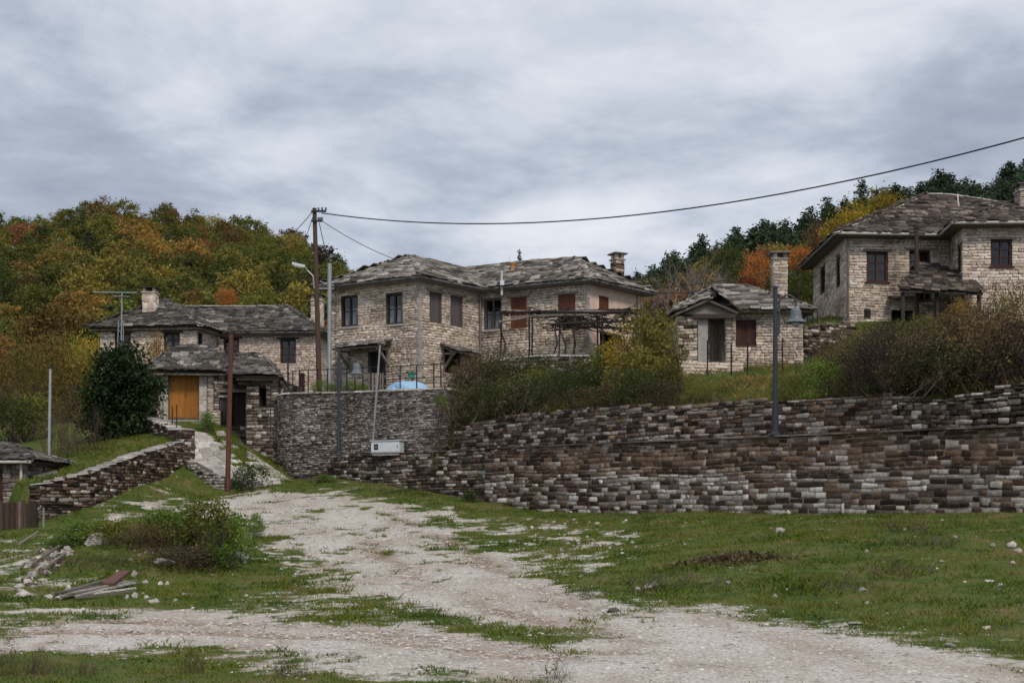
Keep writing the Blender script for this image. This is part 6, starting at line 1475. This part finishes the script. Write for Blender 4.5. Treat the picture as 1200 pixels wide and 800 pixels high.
def shrubs():
    # tree of dark glossy leaves left of the gatehouse
    Y = 51.0; b = P(140, 520, Y); g = gz(b.x, b.y)
    plant('fig_tree', [('trunk', trunk_mesh('trunk', 880, 2.6, .14, 9, 1.4, M['bark']), None), ('crown', crown_multi('crown', 881, ((-.1, 0, 1.9, 1.05, 1.0, 1.55, 120), (-.75, .1, 1.1, .75, .8, 1.15, 60), (.75, 0, 1.25, .8, .8, 1.2, 70), (.35, .1, 2.9, .6, .6, .85, 40), (-.45, 0, 2.7, .5, .5, .7, 30), (1.2, .2, 2.0, .45, .5, .6, 24), (-.2, -.3, .5, 1.1, .7, .6, 50)), 40, .2, .15), LEAF['deep green'])], 'large dark glossy-leaved tree beside the gatehouse', 'tree', (b.x, b.y, g), .4)
    b = P(164, 470, 53.5); plant('leafy_shrub', [('stem', SH[1][0], M['twig']), ('foliage', SH[1][1], LEAF['deep green'])], 'dark green shrub spilling against the gatehouse left wall', 'shrub', (b.x, b.y, gz(b.x, b.y)), .3, (1.4, 1.2, 2.6))
    shrub(84, 545, 455, 40, 48.0, 'dead brown', 'tall dry brown twiggy shrub on the left slope', 'twig', 0, M['twig_red'])
    shrub(70, 540, 468, 30, 49.5, 'dead brown', 'second dry brown shrub behind the thin grey pole', 'twig', 1, M['twig_red'])
    for i, (u, vb, vt, w, Y, c, lb) in enumerate(((20, 520, 415, 80, 62, 'yellow olive', 'yellow-olive bush above the hut at the left edge'), (55, 505, 402, 70, 66, 'golden brown', 'golden brown bush left of the dark tree'), (95, 480, 405, 60, 67, 'yellow olive', 'yellow-green bush touching the dark tree top'), (10, 535, 470, 70, 54, 'dark green', 'dark green bush behind the hut roof'), (40, 535, 465, 56, 55, 'olive green', 'olive bush behind the thin grey pole'),
                                                  (-10, 500, 400, 80, 70, 'rusty brown', 'rusty bush at the far left edge'), (75, 450, 400, 60, 72, 'olive green', 'olive bush below the antenna'), (110, 440, 398, 50, 71, 'yellow', 'small yellow bush under the antenna mast'), (185, 425, 400, 26, 62, 'golden brown', 'small brown bush above the gatehouse left eave'))):
        shrub(u, vb, vt, w, Y, c, lb, 'dense', i)
    # terrace plants
    for i, (u, vb, vt, w) in enumerate(((376, 460, 446, 26), (392, 460, 449, 22), (410, 459, 447, 30), (425, 459, 450, 14))): shrub(u, vb, vt, w, 51.9 - i * .12, 'fresh green', ('low green plant at the foot of the utility pole', 'low green plant behind the left lamp post', 'low green plant under the left bell lamp', 'low green plant beside the picket gate')[i], 'dense', i, ground=False)
    shrub(533, 440, 428, 12, 51.0, 'yellow olive', 'small potted-looking green plant at the side door', 'dense', 1, ground=False)
    # the big mixed hedge on the bank
    for i, (u, vb, vt, w, Y, c, kd, lb) in enumerate((
        (540, 497, 440, 42, 46.4, 'dark green', 'dense', 'dark green shrub at the left end of the bank hedge'), (566, 497, 428, 58, 46.6, 'dead brown', 'dense', 'brown leafy shrub, tallest at the left of the bank hedge'), (560, 497, 432, 46, 45.6, 'purple brown', 'twig', 'purplish twiggy shrub in the bank hedge'), (600, 492, 430, 58, 46.4, 'grey green', 'dense', 'grey-green shrub in the middle of the bank hedge'),
        (620, 494, 462, 64, 44.4, 'grey green', 'dense', 'low grey-green shrub trailing over the upper wall'), (650, 490, 438, 50, 45.4, 'olive green', 'dense', 'olive shrub right of the grey-green one'), (636, 440, 418, 36, 48.6, 'dark green', 'dense', 'round dark green bush against the garden wall'), (690, 488, 436, 58, 44.2, 'dark green', 'dense', 'dark shrub left of the yellow sapling'),
        (676, 490, 430, 46, 45.6, 'dead brown', 'twig', 'brown twiggy shrub left of the yellow sapling'), (720, 482, 440, 50, 43.4, 'dead brown', 'dense', 'brown shrub at the foot of the yellow sapling'), (585, 499, 470, 50, 44.6, 'dead brown', 'dense', 'low brown shrub hanging over the upper wall'), (532, 470, 452, 14, 46.3, 'fresh green', 'dense', 'small green creeper on the terrace wall corner'),
        (517, 480, 462, 16, 45.6, 'fresh green', 'dense', 'green tuft growing from the terrace wall'), (780, 478, 430, 46, 42.4, 'dead brown', 'dense', 'brown shrub right of the yellow sapling'), (705, 470, 420, 50, 46.0, 'olive green', 'dense', 'olive shrub behind the yellow sapling'), (755, 480, 455, 60, 41.8, 'dark green', 'dense', 'low dark shrub under the yellow sapling'))):
        shrub(u, vb, vt, w, Y, c, lb, kd, i, ground=not (u in (532, 517)))
    # yellow saplings
    for i, (u, vb, vt, w, Y, lb) in enumerate(((760, 478, 360, 74, 43.2, 'tall yellow-green sapling in front of the cottage left wall'), (733, 478, 386, 56, 43.6, 'shorter yellow sapling left of the tall one'), (786, 465, 385, 34, 43.8, 'thin yellow-green sapling touching the cottage wall'))):
        k = Y / F; b = P(u, vb, Y); g = gz(b.x, b.y); h = ZV(vt, Y) - g
        st, _ = shrub_parts(840 + i, 1, 1, 100, .05, 9, .014); r = np.random.default_rng(845 + i); p = crown_points(r, 90, 30, (.46, .46, .46), .085, .25, -1); p[:, 2] += .54; v, f = leaf_quads(p, .048, r)
        plant('sapling', [('stem', st, M['bark']), ('foliage', np_mesh('foliage', v, f, [M['twig']]), LEAF['yellow' if i == 1 else 'yellow olive'])], lb, 'sapling', (b.x, b.y, g), i, (w * k, w * k, h))
    # the thicket at right
    for i, (u, vb, vt, w, Y, c, kd, lb) in enumerate((
        (1000, 470, 395, 52, 37.5, 'dead brown', 'twig', 'dry reddish thicket at the left of the right bank'), (1030, 468, 385, 60, 37.0, 'dead brown', 'dense', 'brown leafy thicket below the upper house window'), (1066, 465, 378, 60, 37.0, 'grey green', 'dense', 'grey-green thicket below the wooden pole'), (1105, 462, 374, 64, 36.0, 'dead brown', 'dense', 'brown thicket below the slate porch'), (1150, 460, 362, 66, 35.5, 'dead brown', 'dense', 'brown thicket below the porch right end'), (1192, 455, 330, 64, 35.0, 'dead brown', 'twig', 'tall dry twiggy bush at the right edge'),
        (1185, 450, 345, 50, 40.0, 'yellow olive', 'dense', 'yellow-green bush at the right edge by the wing'), (1165, 440, 330, 44, 44, 'dead brown', 'twig', 'tall dry bush in front of the upper house wing'), (1010, 465, 425, 44, 35.2, 'purple brown', 'twig', 'low purple twigs over the rubble wall'), (1060, 468, 430, 60, 33.4, 'dark green', 'dense', 'low dark green creeper on the rubble wall'), (1120, 462, 425, 70, 32.8, 'dead brown', 'dense', 'low brown brush above the rubble wall'), (1180, 455, 415, 60, 32.2, 'grey green', 'dense', 'low grey-green brush at the right edge above the rubble wall'),
        (1085, 400, 372, 60, 47, 'yellow olive', 'dense', 'yellow-green shrub under the slate porch'), (1040, 400, 380, 50, 48, 'dead brown', 'dense', 'brown shrub below the dark low opening'), (1130, 400, 355, 40, 48, 'golden brown', 'dense', 'golden shrub beside the porch post'), (985, 462, 388, 56, 40, 'dead brown', 'dense', 'brown leafy brush in front of the dark rubble wall'), (965, 450, 402, 40, 44, 'purple brown', 'twig', 'purple twigs right of the cottage corner'), (1020, 440, 380, 50, 45, 'dead brown', 'twig', 'dry twigs under the small barred window'), (962, 472, 440, 30, 38.0, 'fresh green', 'dense', 'bright green bramble at the end of the grassy bank'), (948, 468, 448, 26, 39.0, 'fresh green', 'dense', 'smaller green bramble left of the bright one'), (985, 470, 425, 30, 38.2, 'dead brown', 'twig', 'dry upright stems beside the green bramble'),
        (845, 470, 458, 34, 39.4, 'deep green', 'dense', 'low dark green shrub on the grassy bank edge'), (890, 466, 440, 30, 41.0, 'dead brown', 'twig', 'dry brown tuft on the grassy bank behind the lamp'))):
        shrub(u, vb, vt, w, Y, c, lb, kd, i, M['twig_red'] if c in ('dead brown', 'purple brown') else None)
    # the fuller bushes of the bank
    for i, (u, vb, vt, w, Y, c, kd, lb) in enumerate(((558, 492, 418, 62, 47.0, 'dead brown', 'dense', 'tall tan bush behind the left of the bank hedge'), (592, 490, 414, 66, 46.6, 'grey green', 'dense', 'tallest grey-green bush of the bank hedge'), (625, 488, 432, 60, 45.8, 'olive green', 'dense', 'olive bush right of the tallest hedge bush'), (668, 486, 424, 60, 45.4, 'grey green', 'dense', 'tall grey-green bush below the pergola'), (708, 484, 410, 56, 44.6, 'olive green', 'dense', 'tall olive bush just left of the yellow saplings'),
            (752, 482, 412, 64, 41.6, 'yellow olive', 'broad', 'yellowish leafy bush in front of the sapling stems'), (785, 478, 425, 44, 41.0, 'yellow olive', 'broad', 'small yellowish bush right of the sapling stems'), (726, 484, 436, 44, 42.4, 'golden brown', 'broad', 'golden bush left below the yellow saplings'))): shrub(u, vb, vt, w, Y, c, lb, kd, i)
    # brush hanging over the upper wall edge
    for i, (u, vb, vt, w, off, c, kd, lb) in enumerate((
        (538, 502, 452, 44, 1.1, 'dead brown', 'dense', 'brown brush over the wall edge beside the terrace corner'), (575, 500, 440, 60, 1.3, 'dark green', 'dense', 'dark green brush over the wall edge, second from the terrace'), (612, 498, 450, 60, 1.2, 'grey green', 'dense', 'grey-green brush over the wall edge, third from the terrace'), (655, 494, 440, 62, 1.3, 'dark green', 'dense', 'dark brush over the wall edge below the garden wall'), (700, 490, 445, 62, 1.2, 'dead brown', 'dense', 'brown brush over the wall edge left of the saplings'), (742, 486, 440, 60, 1.2, 'dark green', 'dense', 'dark brush over the wall edge under the saplings'), (778, 482, 448, 46, 1.1, 'dead brown', 'dense', 'brown brush over the wall edge right of the saplings'),
        (1000, 474, 400, 60, 1.6, 'dead brown', 'dense', 'tall brown brush at the left end of the right thicket'), (1034, 474, 410, 70, 1.3, 'purple brown', 'dense', 'purple-brown brush where the rubble wall begins'), (1075, 476, 395, 80, 1.4, 'dead brown', 'dense', 'brown brush over the rubble wall, left part'), (1118, 470, 390, 84, 1.6, 'dark green', 'dense', 'dark green brush over the rubble wall, middle part'), (1160, 466, 382, 80, 1.5, 'dead brown', 'dense', 'brown brush over the rubble wall, right part'), (968, 478, 425, 50, 1.4, 'fresh green', 'dense', 'green bramble hanging over the wall at the left of the right thicket'), (1010, 484, 436, 60, 1.2, 'grey green', 'dense', 'grey-green brush spilling over the wall near the rubble'), (1140, 476, 420, 80, 1.0, 'grey green', 'dense', 'grey-green brush spilling over the rubble wall at right'), (1198, 462, 375, 70, 1.4, 'purple brown', 'dense', 'dark brush over the rubble wall at the photo edge'),
        (1050, 480, 440, 60, .9, 'dark green', 'dense', 'dark green creeper hanging on the rubble wall'), (1095, 474, 432, 60, .9, 'olive green', 'twig', 'sparse olive stems over the rubble wall'), (820, 474, 446, 40, 1.6, 'olive green', 'dense', 'olive weeds on the grassy bank left of the lamp'), (868, 470, 448, 40, 1.8, 'golden brown', 'twig', 'dry golden weeds on the grassy bank left of the lamp'), (925, 468, 446, 36, 1.5, 'olive green', 'dense', 'olive weeds on the bank right of the lamp'))):
        y = wallY(u) + .679 * (off * .8 + .40) + .3; shrub(u, vb + 2, vt + (9 if i % 3 == 1 else -8 if i % 3 == 2 else 0), w * 1.15, y, c, lb, kd, i + 2, M['twig_red'] if c in ('dead brown', 'purple brown') else None)
    # shrubs on and by the mound in the foreground
    for i, (u, vb, vt, w, Y, c, kd, lb) in enumerate((
        (76, 676, 632, 46, 26.6, 'fresh green', 'broad', 'green bush at the far left of the mound behind the rubble'), (118, 668, 612, 44, 27.6, 'yellow olive', 'broad', 'yellowish bush at the mound back left'), (104, 674, 612, 60, 27.0, 'fresh green', 'broad', 'green bush left end of the rubble mound'), (135, 680, 609, 62, 26.2, 'olive green', 'broad', 'olive bush in the middle of the mound'), (172, 680, 614, 60, 26.0, 'dead brown', 'dense', 'brown bush in the middle of the mound'), (200, 672, 596, 64, 26.6, 'fresh green', 'broad', 'tall green bush right of the mound centre'), (240, 670, 588, 66, 26.4, 'olive green', 'broad', 'tall olive-green bush, biggest on the mound'), (272, 668, 604, 54, 26.6, 'fresh green', 'broad', 'green bush at the right end of the mound'),
        (255, 680, 640, 60, 25.6, 'fresh green', 'broad', 'low green bush at the right front of the mound'), (186, 664, 604, 60, 26.9, 'yellow olive', 'broad', 'yellowish bush at the centre back of the mound'), (152, 660, 598, 22, 27.4, 'fresh green', 'twig', 'tall thin green shoot behind the mound centre'), (222, 662, 584, 26, 27.2, 'fresh green', 'twig', 'tallest thin green shoot on the mound'), (256, 660, 590, 24, 27.0, 'yellow olive', 'twig', 'tall yellowish shoot at the right of the mound'), (184, 662, 592, 22, 27.2, 'fresh green', 'twig', 'tall thin shoot left of the tallest on the mound'), (92, 660, 612, 22, 27.8, 'fresh green', 'twig', 'thin shoot at the left of the mound'), (300, 632, 602, 18, 33.0, 'fresh green', 'broad', 'small lone green bush by the track edge'), (150, 694, 644, 70, 24.9, 'purple brown', 'twig', 'purple-brown bramble low on the mound front'), (215, 688, 640, 84, 25.3, 'purple brown', 'dense', 'dark brown bramble below the green bushes'), (95, 694, 650, 60, 25.0, 'dead brown', 'twig', 'dry bramble above the plank heap'), (120, 630, 602, 26, 31, 'fresh green', 'twig', 'thin green saplings behind the mound'), (178, 640, 608, 24, 30, 'yellow olive', 'twig', 'thin yellowish stems behind the mound'),
        (290, 572, 545, 40, 47.0, 'deep green', 'broad', 'dark green bush at the foot of the rusty pole'), (243, 499, 484, 22, 54.5, 'fresh green', 'broad', 'small green weed beside the orange door'), (380, 572, 560, 30, 49.0, 'fresh green', 'broad', 'green weeds at the foot of the terrace wall'), (552, 590, 574, 22, 43.6, 'deep green', 'broad', 'dark weeds at the corner of the lower walls'), (480, 580, 568, 40, 46, 'deep green', 'twig', 'thin weeds under the meter cabinet wall'))):
        shrub(u, vb, vt, w, Y, c, lb, kd, i + 1, M['twig_red'] if c in ('dead brown', 'purple brown') else None)
    # weeds at the bottom edge
    for i, (u, vb, vt, w, Y, c, lb) in enumerate(((8, 806, 745, 44, 12.4, 'purple brown', 'dark dry weed in the bottom left corner'), (48, 806, 758, 26, 12.6, 'dead brown', 'dry brown weed stalk near the bottom left'), (98, 806, 776, 26, 12.6, 'dead brown', 'short dry weed right of the corner stalks'), (340, 806, 756, 30, 12.4, 'dead brown', 'dry weed stalks at the bottom edge left of centre'), (225, 806, 780, 20, 12.6, 'dead brown', 'small dry weed between the bottom edge stalks'), (655, 812, 780, 20, 12.2, 'dead brown', 'thin dry weed at the bottom edge centre'))):
        shrub(u, vb, vt, w, Y, c, lb, 'twig', i, M['twig_red'], name='dry_weed', cat='weed')
    for i, (u, v, w, h) in enumerate(((785, 690, 60, 26), (1040, 672, 60, 20), (990, 690, 44, 18), (1090, 640, 46, 16), (1060, 622, 40, 16), (690, 700, 30, 12))):
        p = gp(u, v); k = p.y / F; plant('dry_weed', [('stem', ST[i % 4][0], M['twig']), ('foliage', ST[i % 4][1], LEAF['grey green'])], ('sparse grey weed behind the rocks by the track', 'faint grey weed patch in the middle of the right meadow', 'low grey weed left of the meadow middle patch', 'grey weed tuft on the far right meadow', 'grey weed tuft close to the wall at right', 'small weed near the track bend')[i], 'weed', p, i, (w * k, w * k, h * k))
shrubs()

# ------------------------------------------------------------------ rocks, planks, gravel, grass
def rock_mesh(seed):
    import bmesh
    r = np.random.default_rng(seed); bm = bmesh.new(); p = r.normal(size=(16, 3)); p /= np.linalg.norm(p, axis=1)[:, None]; p *= r.uniform(.40, .56, (16, 1))
    for q in p: bm.verts.new(q)
    bmesh.ops.convex_hull(bm, input=bm.verts); bmesh.ops.delete(bm, geom=[v for v in bm.verts if not v.link_faces], context='VERTS')
    me = bpy.data.meshes.new('rock'); bm.to_mesh(me); bm.free(); me.materials.append(M['rock']); return me
ROCK = [rock_mesh(900 + i) for i in range(8)]
def rock(u, v, wpx, hpx, label, mat='rock', seed=0, group=None, sink=.3, name='rock'):
    p = gp(u, v + hpx * .2); k = p.y / F; o = bpy.data.objects.new(name, ROCK[seed % 8]); COL.objects.link(o); w, h = wpx * k * 1.1, hpx * k * 1.35
    o.location = p + Vector((0, 0, h * (.5 - sink))); o.scale = (w, w * .8, h); o.rotation_euler = (.1 * (seed % 3), .08 * (seed % 5 - 2), seed * 1.3)
    o.material_slots[0].link = 'OBJECT'; o.material_slots[0].material = M[mat]; tag(o, label, 'rock', group)
def rocks():
    L = [(757, 689, 13, 7, 'pale rock lying in the meadow edge beside grey weeds'), (748, 691, 9, 5, 'smaller rock touching the pale rock by the weeds'), (767, 686, 10, 6, 'rounded rock behind the pale rock by the weeds'), (853, 683, 9, 4, 'flat white rock in the meadow above the track'), (908, 699, 9, 8, 'round white rock in the right meadow'), (923, 692, 5, 4, 'small white stone above the round white rock'),
         (1011, 691, 12, 4, 'flat white stone in the middle of the right meadow'), (1002, 731, 22, 3, 'long thin pale stone just above the track at right'), (1186, 640, 13, 9, 'large pale rock at the right edge of the meadow'), (1193, 646, 10, 6, 'pale rock leaning on the large one at right edge'), (1163, 639, 7, 5, 'small white rock left of the large right edge rock'), (1187, 661, 7, 5, 'small white rock below the large right edge rock'), (1160, 681, 13, 4, 'flat pale stone low in the right meadow'), (1171, 686, 10, 4, 'flat pale stone beside the other low in the meadow'),
         (912, 600, 14, 5, 'pale stone fallen at the foot of the retaining wall'), (924, 601, 9, 5, 'second fallen stone at the foot of the wall, right of the first'), (892, 601, 8, 4, 'small fallen stone at the wall foot, left of the others'), (724, 638, 16, 4, 'flat pale slab in the grass below the wall'), (915, 622, 20, 6, 'grey stone lump in the meadow near the wall'), (985, 746, 16, 5, 'pale flat stone on the track edge at right'), (1155, 736, 13, 5, 'pale stone on the grass edge at far right'), (1115, 757, 15, 5, 'pale stone lying in the right end of the track'),
         (140, 676, 12, 12, 'grey rock at the foot of the mound above the planks'), (158, 675, 10, 9, 'grey rock right of the other at the mound foot'), (170, 683, 9, 6, 'white rock right of the plank heap, upper'), (159, 699, 10, 9, 'white round rock at the right end of the plank heap'), (148, 701, 7, 7, 'smaller white rock left of the round one'), (180, 706, 16, 7, 'broad white rock right of the plank heap'), (172, 700, 9, 6, 'pale rock between the white rocks by the planks'), (188, 684, 6, 5, 'small white rock beyond the plank heap'), (195, 684, 7, 5, 'pale stone right of the small white rock'),
         (280, 655, 24, 14, 'grey boulder at the right foot of the mound'), (28, 698, 20, 10, 'grey boulder at left below the rubble heap'), (80, 692, 10, 12, 'upright grey stone left of the plank heap'), (57, 700, 9, 5, 'white stone left of the plank heap'), (37, 676, 14, 10, 'white block at the bottom of the rubble heap'), (25, 687, 16, 6, 'white slab lowest in the rubble heap'), (226, 713, 5, 3, 'small white stone in the grass left of the track'), (206, 704, 8, 4, 'small pale stone right of the plank heap in grass')]
    for i, q in enumerate(L): rock(*q[:4], q[4], 'rock', i)
    rock(718, 716, 20, 6, 'dark flat stone lying on the pale track', 'rock_dark', 3); rock(112, 634, 24, 18, 'broad pinkish boulder among the mound bushes', 'rock', 5, sink=.35); rock(190, 660, 30, 8, 'long pale slab showing under the mound bushes', 'rock', 2)
    rock(88, 622, 10, 6, 'pale block on top of the mound left', 'rock', 6)
    # heap of pale rubble left of the mound
    r = random.Random(8); labels = []
    for i in range(80):
        t = r.random(); u = 86 - 68 * t + r.uniform(-16, 16); v = 632 + 60 * t + r.uniform(-9, 9); w = r.uniform(5, 13)
        rock(u, v, w, r.uniform(4, 8), 'pale broken stone in the rubble heap left of the mound', r.choice(('rock', 'grey_stone', 'grey_stone', 'mortar', 'rock_dark')), i, 'broken stones of the rubble heap', .42)
    # scattered pale stones
    r = random.Random(18); n = 0
    while n < 120:
        u, v = r.choice(((r.uniform(560, 1200), r.uniform(606, 760)), (r.uniform(150, 420), r.uniform(640, 740)), (r.uniform(620, 760), r.uniform(608, 650)))); w = r.uniform(2.5, 6.5)
        rock(u, v, w, w * r.uniform(.4, .7), 'small pale stone scattered in the grass', 'rock', n, 'small stones scattered in the grass', .35); n += 1
rocks()
def planks():
    r = random.Random(4); n = 0
    for i in range(13):
        u0, v0 = r.uniform(62, 92), r.uniform(700, 706); u1, v1 = u0 + r.uniform(55, 85), v0 - r.uniform(6, 18); a, b = gp(u0, v0), gp(min(u1, 158), v1); a.z = gz(a.x, a.y) + .03 + .02 * (i % 4); b.z = gz(b.x, b.y) + .04 + .016 * (i % 4); w = r.uniform(.03, .08)
        o = MB().beam(a, b, w, r.uniform(.02, .04)).build('board', M['wood_grey'] if i % 3 else M['cap'], None, loc=(a + b) / 2); tag(o, 'weathered grey board in the flat heap at the mound foot', 'board', 'grey boards heaped at the mound foot')
    a, b = gp(126, 693), gp(146, 683); a.z += .12; b.z += .2; tag(MB().beam(a, b, .22, .05).build('board', M['rust'], None, loc=(a + b) / 2), 'reddish-brown broken board on the grey board heap', 'board')
    for i, (u0, v0, u1, v1) in enumerate(((24, 668, 48, 648), (38, 664, 70, 646), (52, 670, 76, 656), (22, 640, 45, 628))):
        a, b = gp(u0, v0), gp(u1, v1); a.z += .05; b.z += .12; tag(MB().beam(a, b, .045, .035).build('board', M['wood_grey'], None, loc=(a + b) / 2), ('lowest pale pole lying on the rubble heap', 'pale pole lying across the rubble heap middle', 'pale pole at the right of the rubble heap', 'pale pole behind the rubble heap')[i], 'board')
    # heap of dead leaves in the meadow
    c = gp(857, 657); rr = np.random.default_rng(3); p = rr.normal(size=(900, 3)) * np.array([.55, .35, .05]) + np.array([0, 0, .05]); p[:, 2] = np.abs(p[:, 2]) * np.exp(-(p[:, 0] ** 2 + p[:, 1] ** 2)); p += np.array(c); p[:, 2] += ground_z(p[:, 0], p[:, 1]) - c.z; v, f = leaf_quads(p, .10, rr, 1.5); o = place('leaf_litter', np_mesh('leaf_litter', v - np.array(c), f, [LEAF['dead brown']]), None, c, 'stuff'); tag(o, 'patch of dead brown leaves in the right meadow', 'leaf litter')
planks()
def fallen_leaves():
    r = np.random.default_rng(57); n = 5200; y = 10 + 38 * r.uniform(0, 1, n) ** 1.1; x = r.uniform(-.46, .46, n) * y; k = ~in_poly(x, y, POLY_BANK) & ~in_poly(x, y, POLY_LEFT) & (fbm(x * .5, y * .5, 59) + .3 * r.uniform(0, 1, n) > .58) & (bare_at(x, y) < .55); x, y = x[k], y[k]
    p = np.stack([x, y, ground_z(x, y) + .03], 1); v, f = leaf_quads(p, .034, r, 3.0, .7); tag(place('fallen_leaves', np_mesh('fallen_leaves', v, f, [LEAF['dead brown']]), kind='stuff'), 'dead brown leaves scattered over grass and track', 'leaves')
fallen_leaves()
def visible_mask(x, y, z):
    u = 600 + F * x / y; v = 600 - F * (z - EYE) / y
    return (u > -60) & (u < 1260) & (v > 380) & (v < 830)
def gravel():
    r = np.random.default_rng(31); n = 330000; y = 9.5 + 40 * r.uniform(0, 1, n) ** 1.15; x = r.uniform(-.44, .44, n) * y + r.uniform(-4, 4, n); b = bare_at(x, y); k = (r.uniform(0, 1, n) < np.clip((b - .28) * 1.6, .004, 1)) & ~in_poly(x, y, POLY_BANK) & ~in_poly(x, y, POLY_LEFT) & ~in_poly(x, y, POLY_PATH); x, y = x[k], y[k]
    k = r.uniform(0, 1, len(x)) < .42; x, y = x[k], y[k]; z = ground_z(x, y); m = len(x); s = (.009 + .024 * r.uniform(0, 1, m) ** 5) * (y / 14) ** .5 + .02 * (r.uniform(0, 1, m) < .01)
    o = np.array([(1, 0, 0), (0, 1, 0), (-1, 0, 0), (0, -1, 0), (0, 0, 1)], float); f = np.array([(0, 1, 4), (1, 2, 4), (2, 3, 4), (3, 0, 4)])
    a = r.uniform(0, 6.28, m); c, sn = np.cos(a), np.sin(a); sx, sy, sz = s * r.uniform(.7, 1.5, m), s * r.uniform(.7, 1.3, m), s * r.uniform(.3, .6, m)
    vx = o[None, :, 0] * sx[:, None] + r.normal(size=(m, 5)) * .15 * s[:, None]; vy = o[None, :, 1] * sy[:, None] + r.normal(size=(m, 5)) * .15 * s[:, None]
    v = np.stack([x[:, None] + vx * c[:, None] - vy * sn[:, None], y[:, None] + vx * sn[:, None] + vy * c[:, None], z[:, None] + o[None, :, 2] * sz[:, None]], -1).reshape(-1, 3); F_ = (np.arange(m)[:, None, None] * 5 + f[None]).reshape(-1, 3)
    place('gravel', np_mesh('gravel', v, F_, [M['pebble']]), kind='stuff'); print('gravel', m)
gravel()
def blades(name, x, y, h, w, mat, lean=.5, seed=0):
    r = np.random.default_rng(seed); m = len(x); z = ground_z(x, y) - .01; a = r.uniform(0, 6.28, m); ln = r.uniform(0, lean, m) * h; b = r.uniform(0, 6.28, m)
    cx, cy = np.cos(a) * w / 2, np.sin(a) * w / 2; v = np.stack([np.stack([x - cx, y - cy, z], 1), np.stack([x + cx, y + cy, z], 1), np.stack([x + np.cos(b) * ln * .4 + cx * .7, y + np.sin(b) * ln * .4 + cy * .7, z + h * .6], 1), np.stack([x + np.cos(b) * ln, y + np.sin(b) * ln, z + h], 1)], 1).reshape(-1, 3)
    place(name, np_mesh(name, v, np.arange(4 * m).reshape(m, 4), [mat]), kind='stuff')
def grass():
    r = np.random.default_rng(41); n = 900000; y = 9.5 + 41 * r.uniform(0, 1, n) ** 1.25; x = r.uniform(-.44, .44, n) * y + r.uniform(-6, 6, n); b = bare_at(x, y) + .25 * (r.uniform(0, 1, n) - .5)
    cl = fbm(x * 2.2, y * 2.2, 61); k = (b < .47) & ~in_poly(x, y, POLY_PATH) & ~in_poly(x, y, POLY_BANK) & (r.uniform(0, 1, n) < np.clip((cl - .22) * 2.2, .12, 1)); x, y, cl = x[k], y[k], cl[k]; k = r.uniform(0, 1, len(x)) < .62; x, y, cl = x[k], y[k], cl[k]
    lf = in_poly(x, y, POLY_LEFT); h = (.022 + .075 * r.uniform(0, 1, len(x)) * cl * 1.4) * np.where(lf, 1.8, 1.0); tall = fbm(x * .6, y * .6, 63) > .62; h = h * np.where(tall, 1.45, 1) * np.clip(.55 + (y - 11) / 14, .55, 1)
    blades('grass', x, y, h, .008 + .0004 * y, M['grass'], 1.1, 1); print('grass', len(x))
    n = 150000; y = r.uniform(30, 56, n); x = r.uniform(-.2, .44, n) * y; k = in_poly(x, y, POLY_BANK) & ~((x < -.5) & (y > 45)) & (fbm(x, y, 71) + .25 * r.uniform(0, 1, n) > .52); x, y = x[k], y[k]
    blades('bank_grass', x, y, .06 + .26 * r.uniform(0, 1, len(x)) * fbm(x * .7, y * .7, 73), .016, M['wild_grass'], 1.0, 2)
    n = 34000; y = r.uniform(30, 52, n); x = r.uniform(-.1, .44, n) * y; k = in_poly(x, y, POLY_BANK) & ~((x < -.5) & (y > 45)) & (fbm(x * .8, y * .8, 81) > .47); x, y = x[k], y[k]
    blades('dry_bank_grass', x, y, .08 + .22 * r.uniform(0, 1, len(x)), .014, M['dry_grass'], 1.2, 3)
    n = 30000; x = r.uniform(-14, -8, n); y = r.uniform(46.5, 57, n); k = in_poly(x, y, POLY_PATH) & (poly_dist(x, y, PATH_L, False) > 1.35) & (fbm(x * 1.6, y * 1.6, 91) > .45); x, y = x[k], y[k]; blades('path_grass', x, y, .04 + .10 * r.uniform(0, 1, len(x)), .02, M['grass'], .9, 4)
grass()
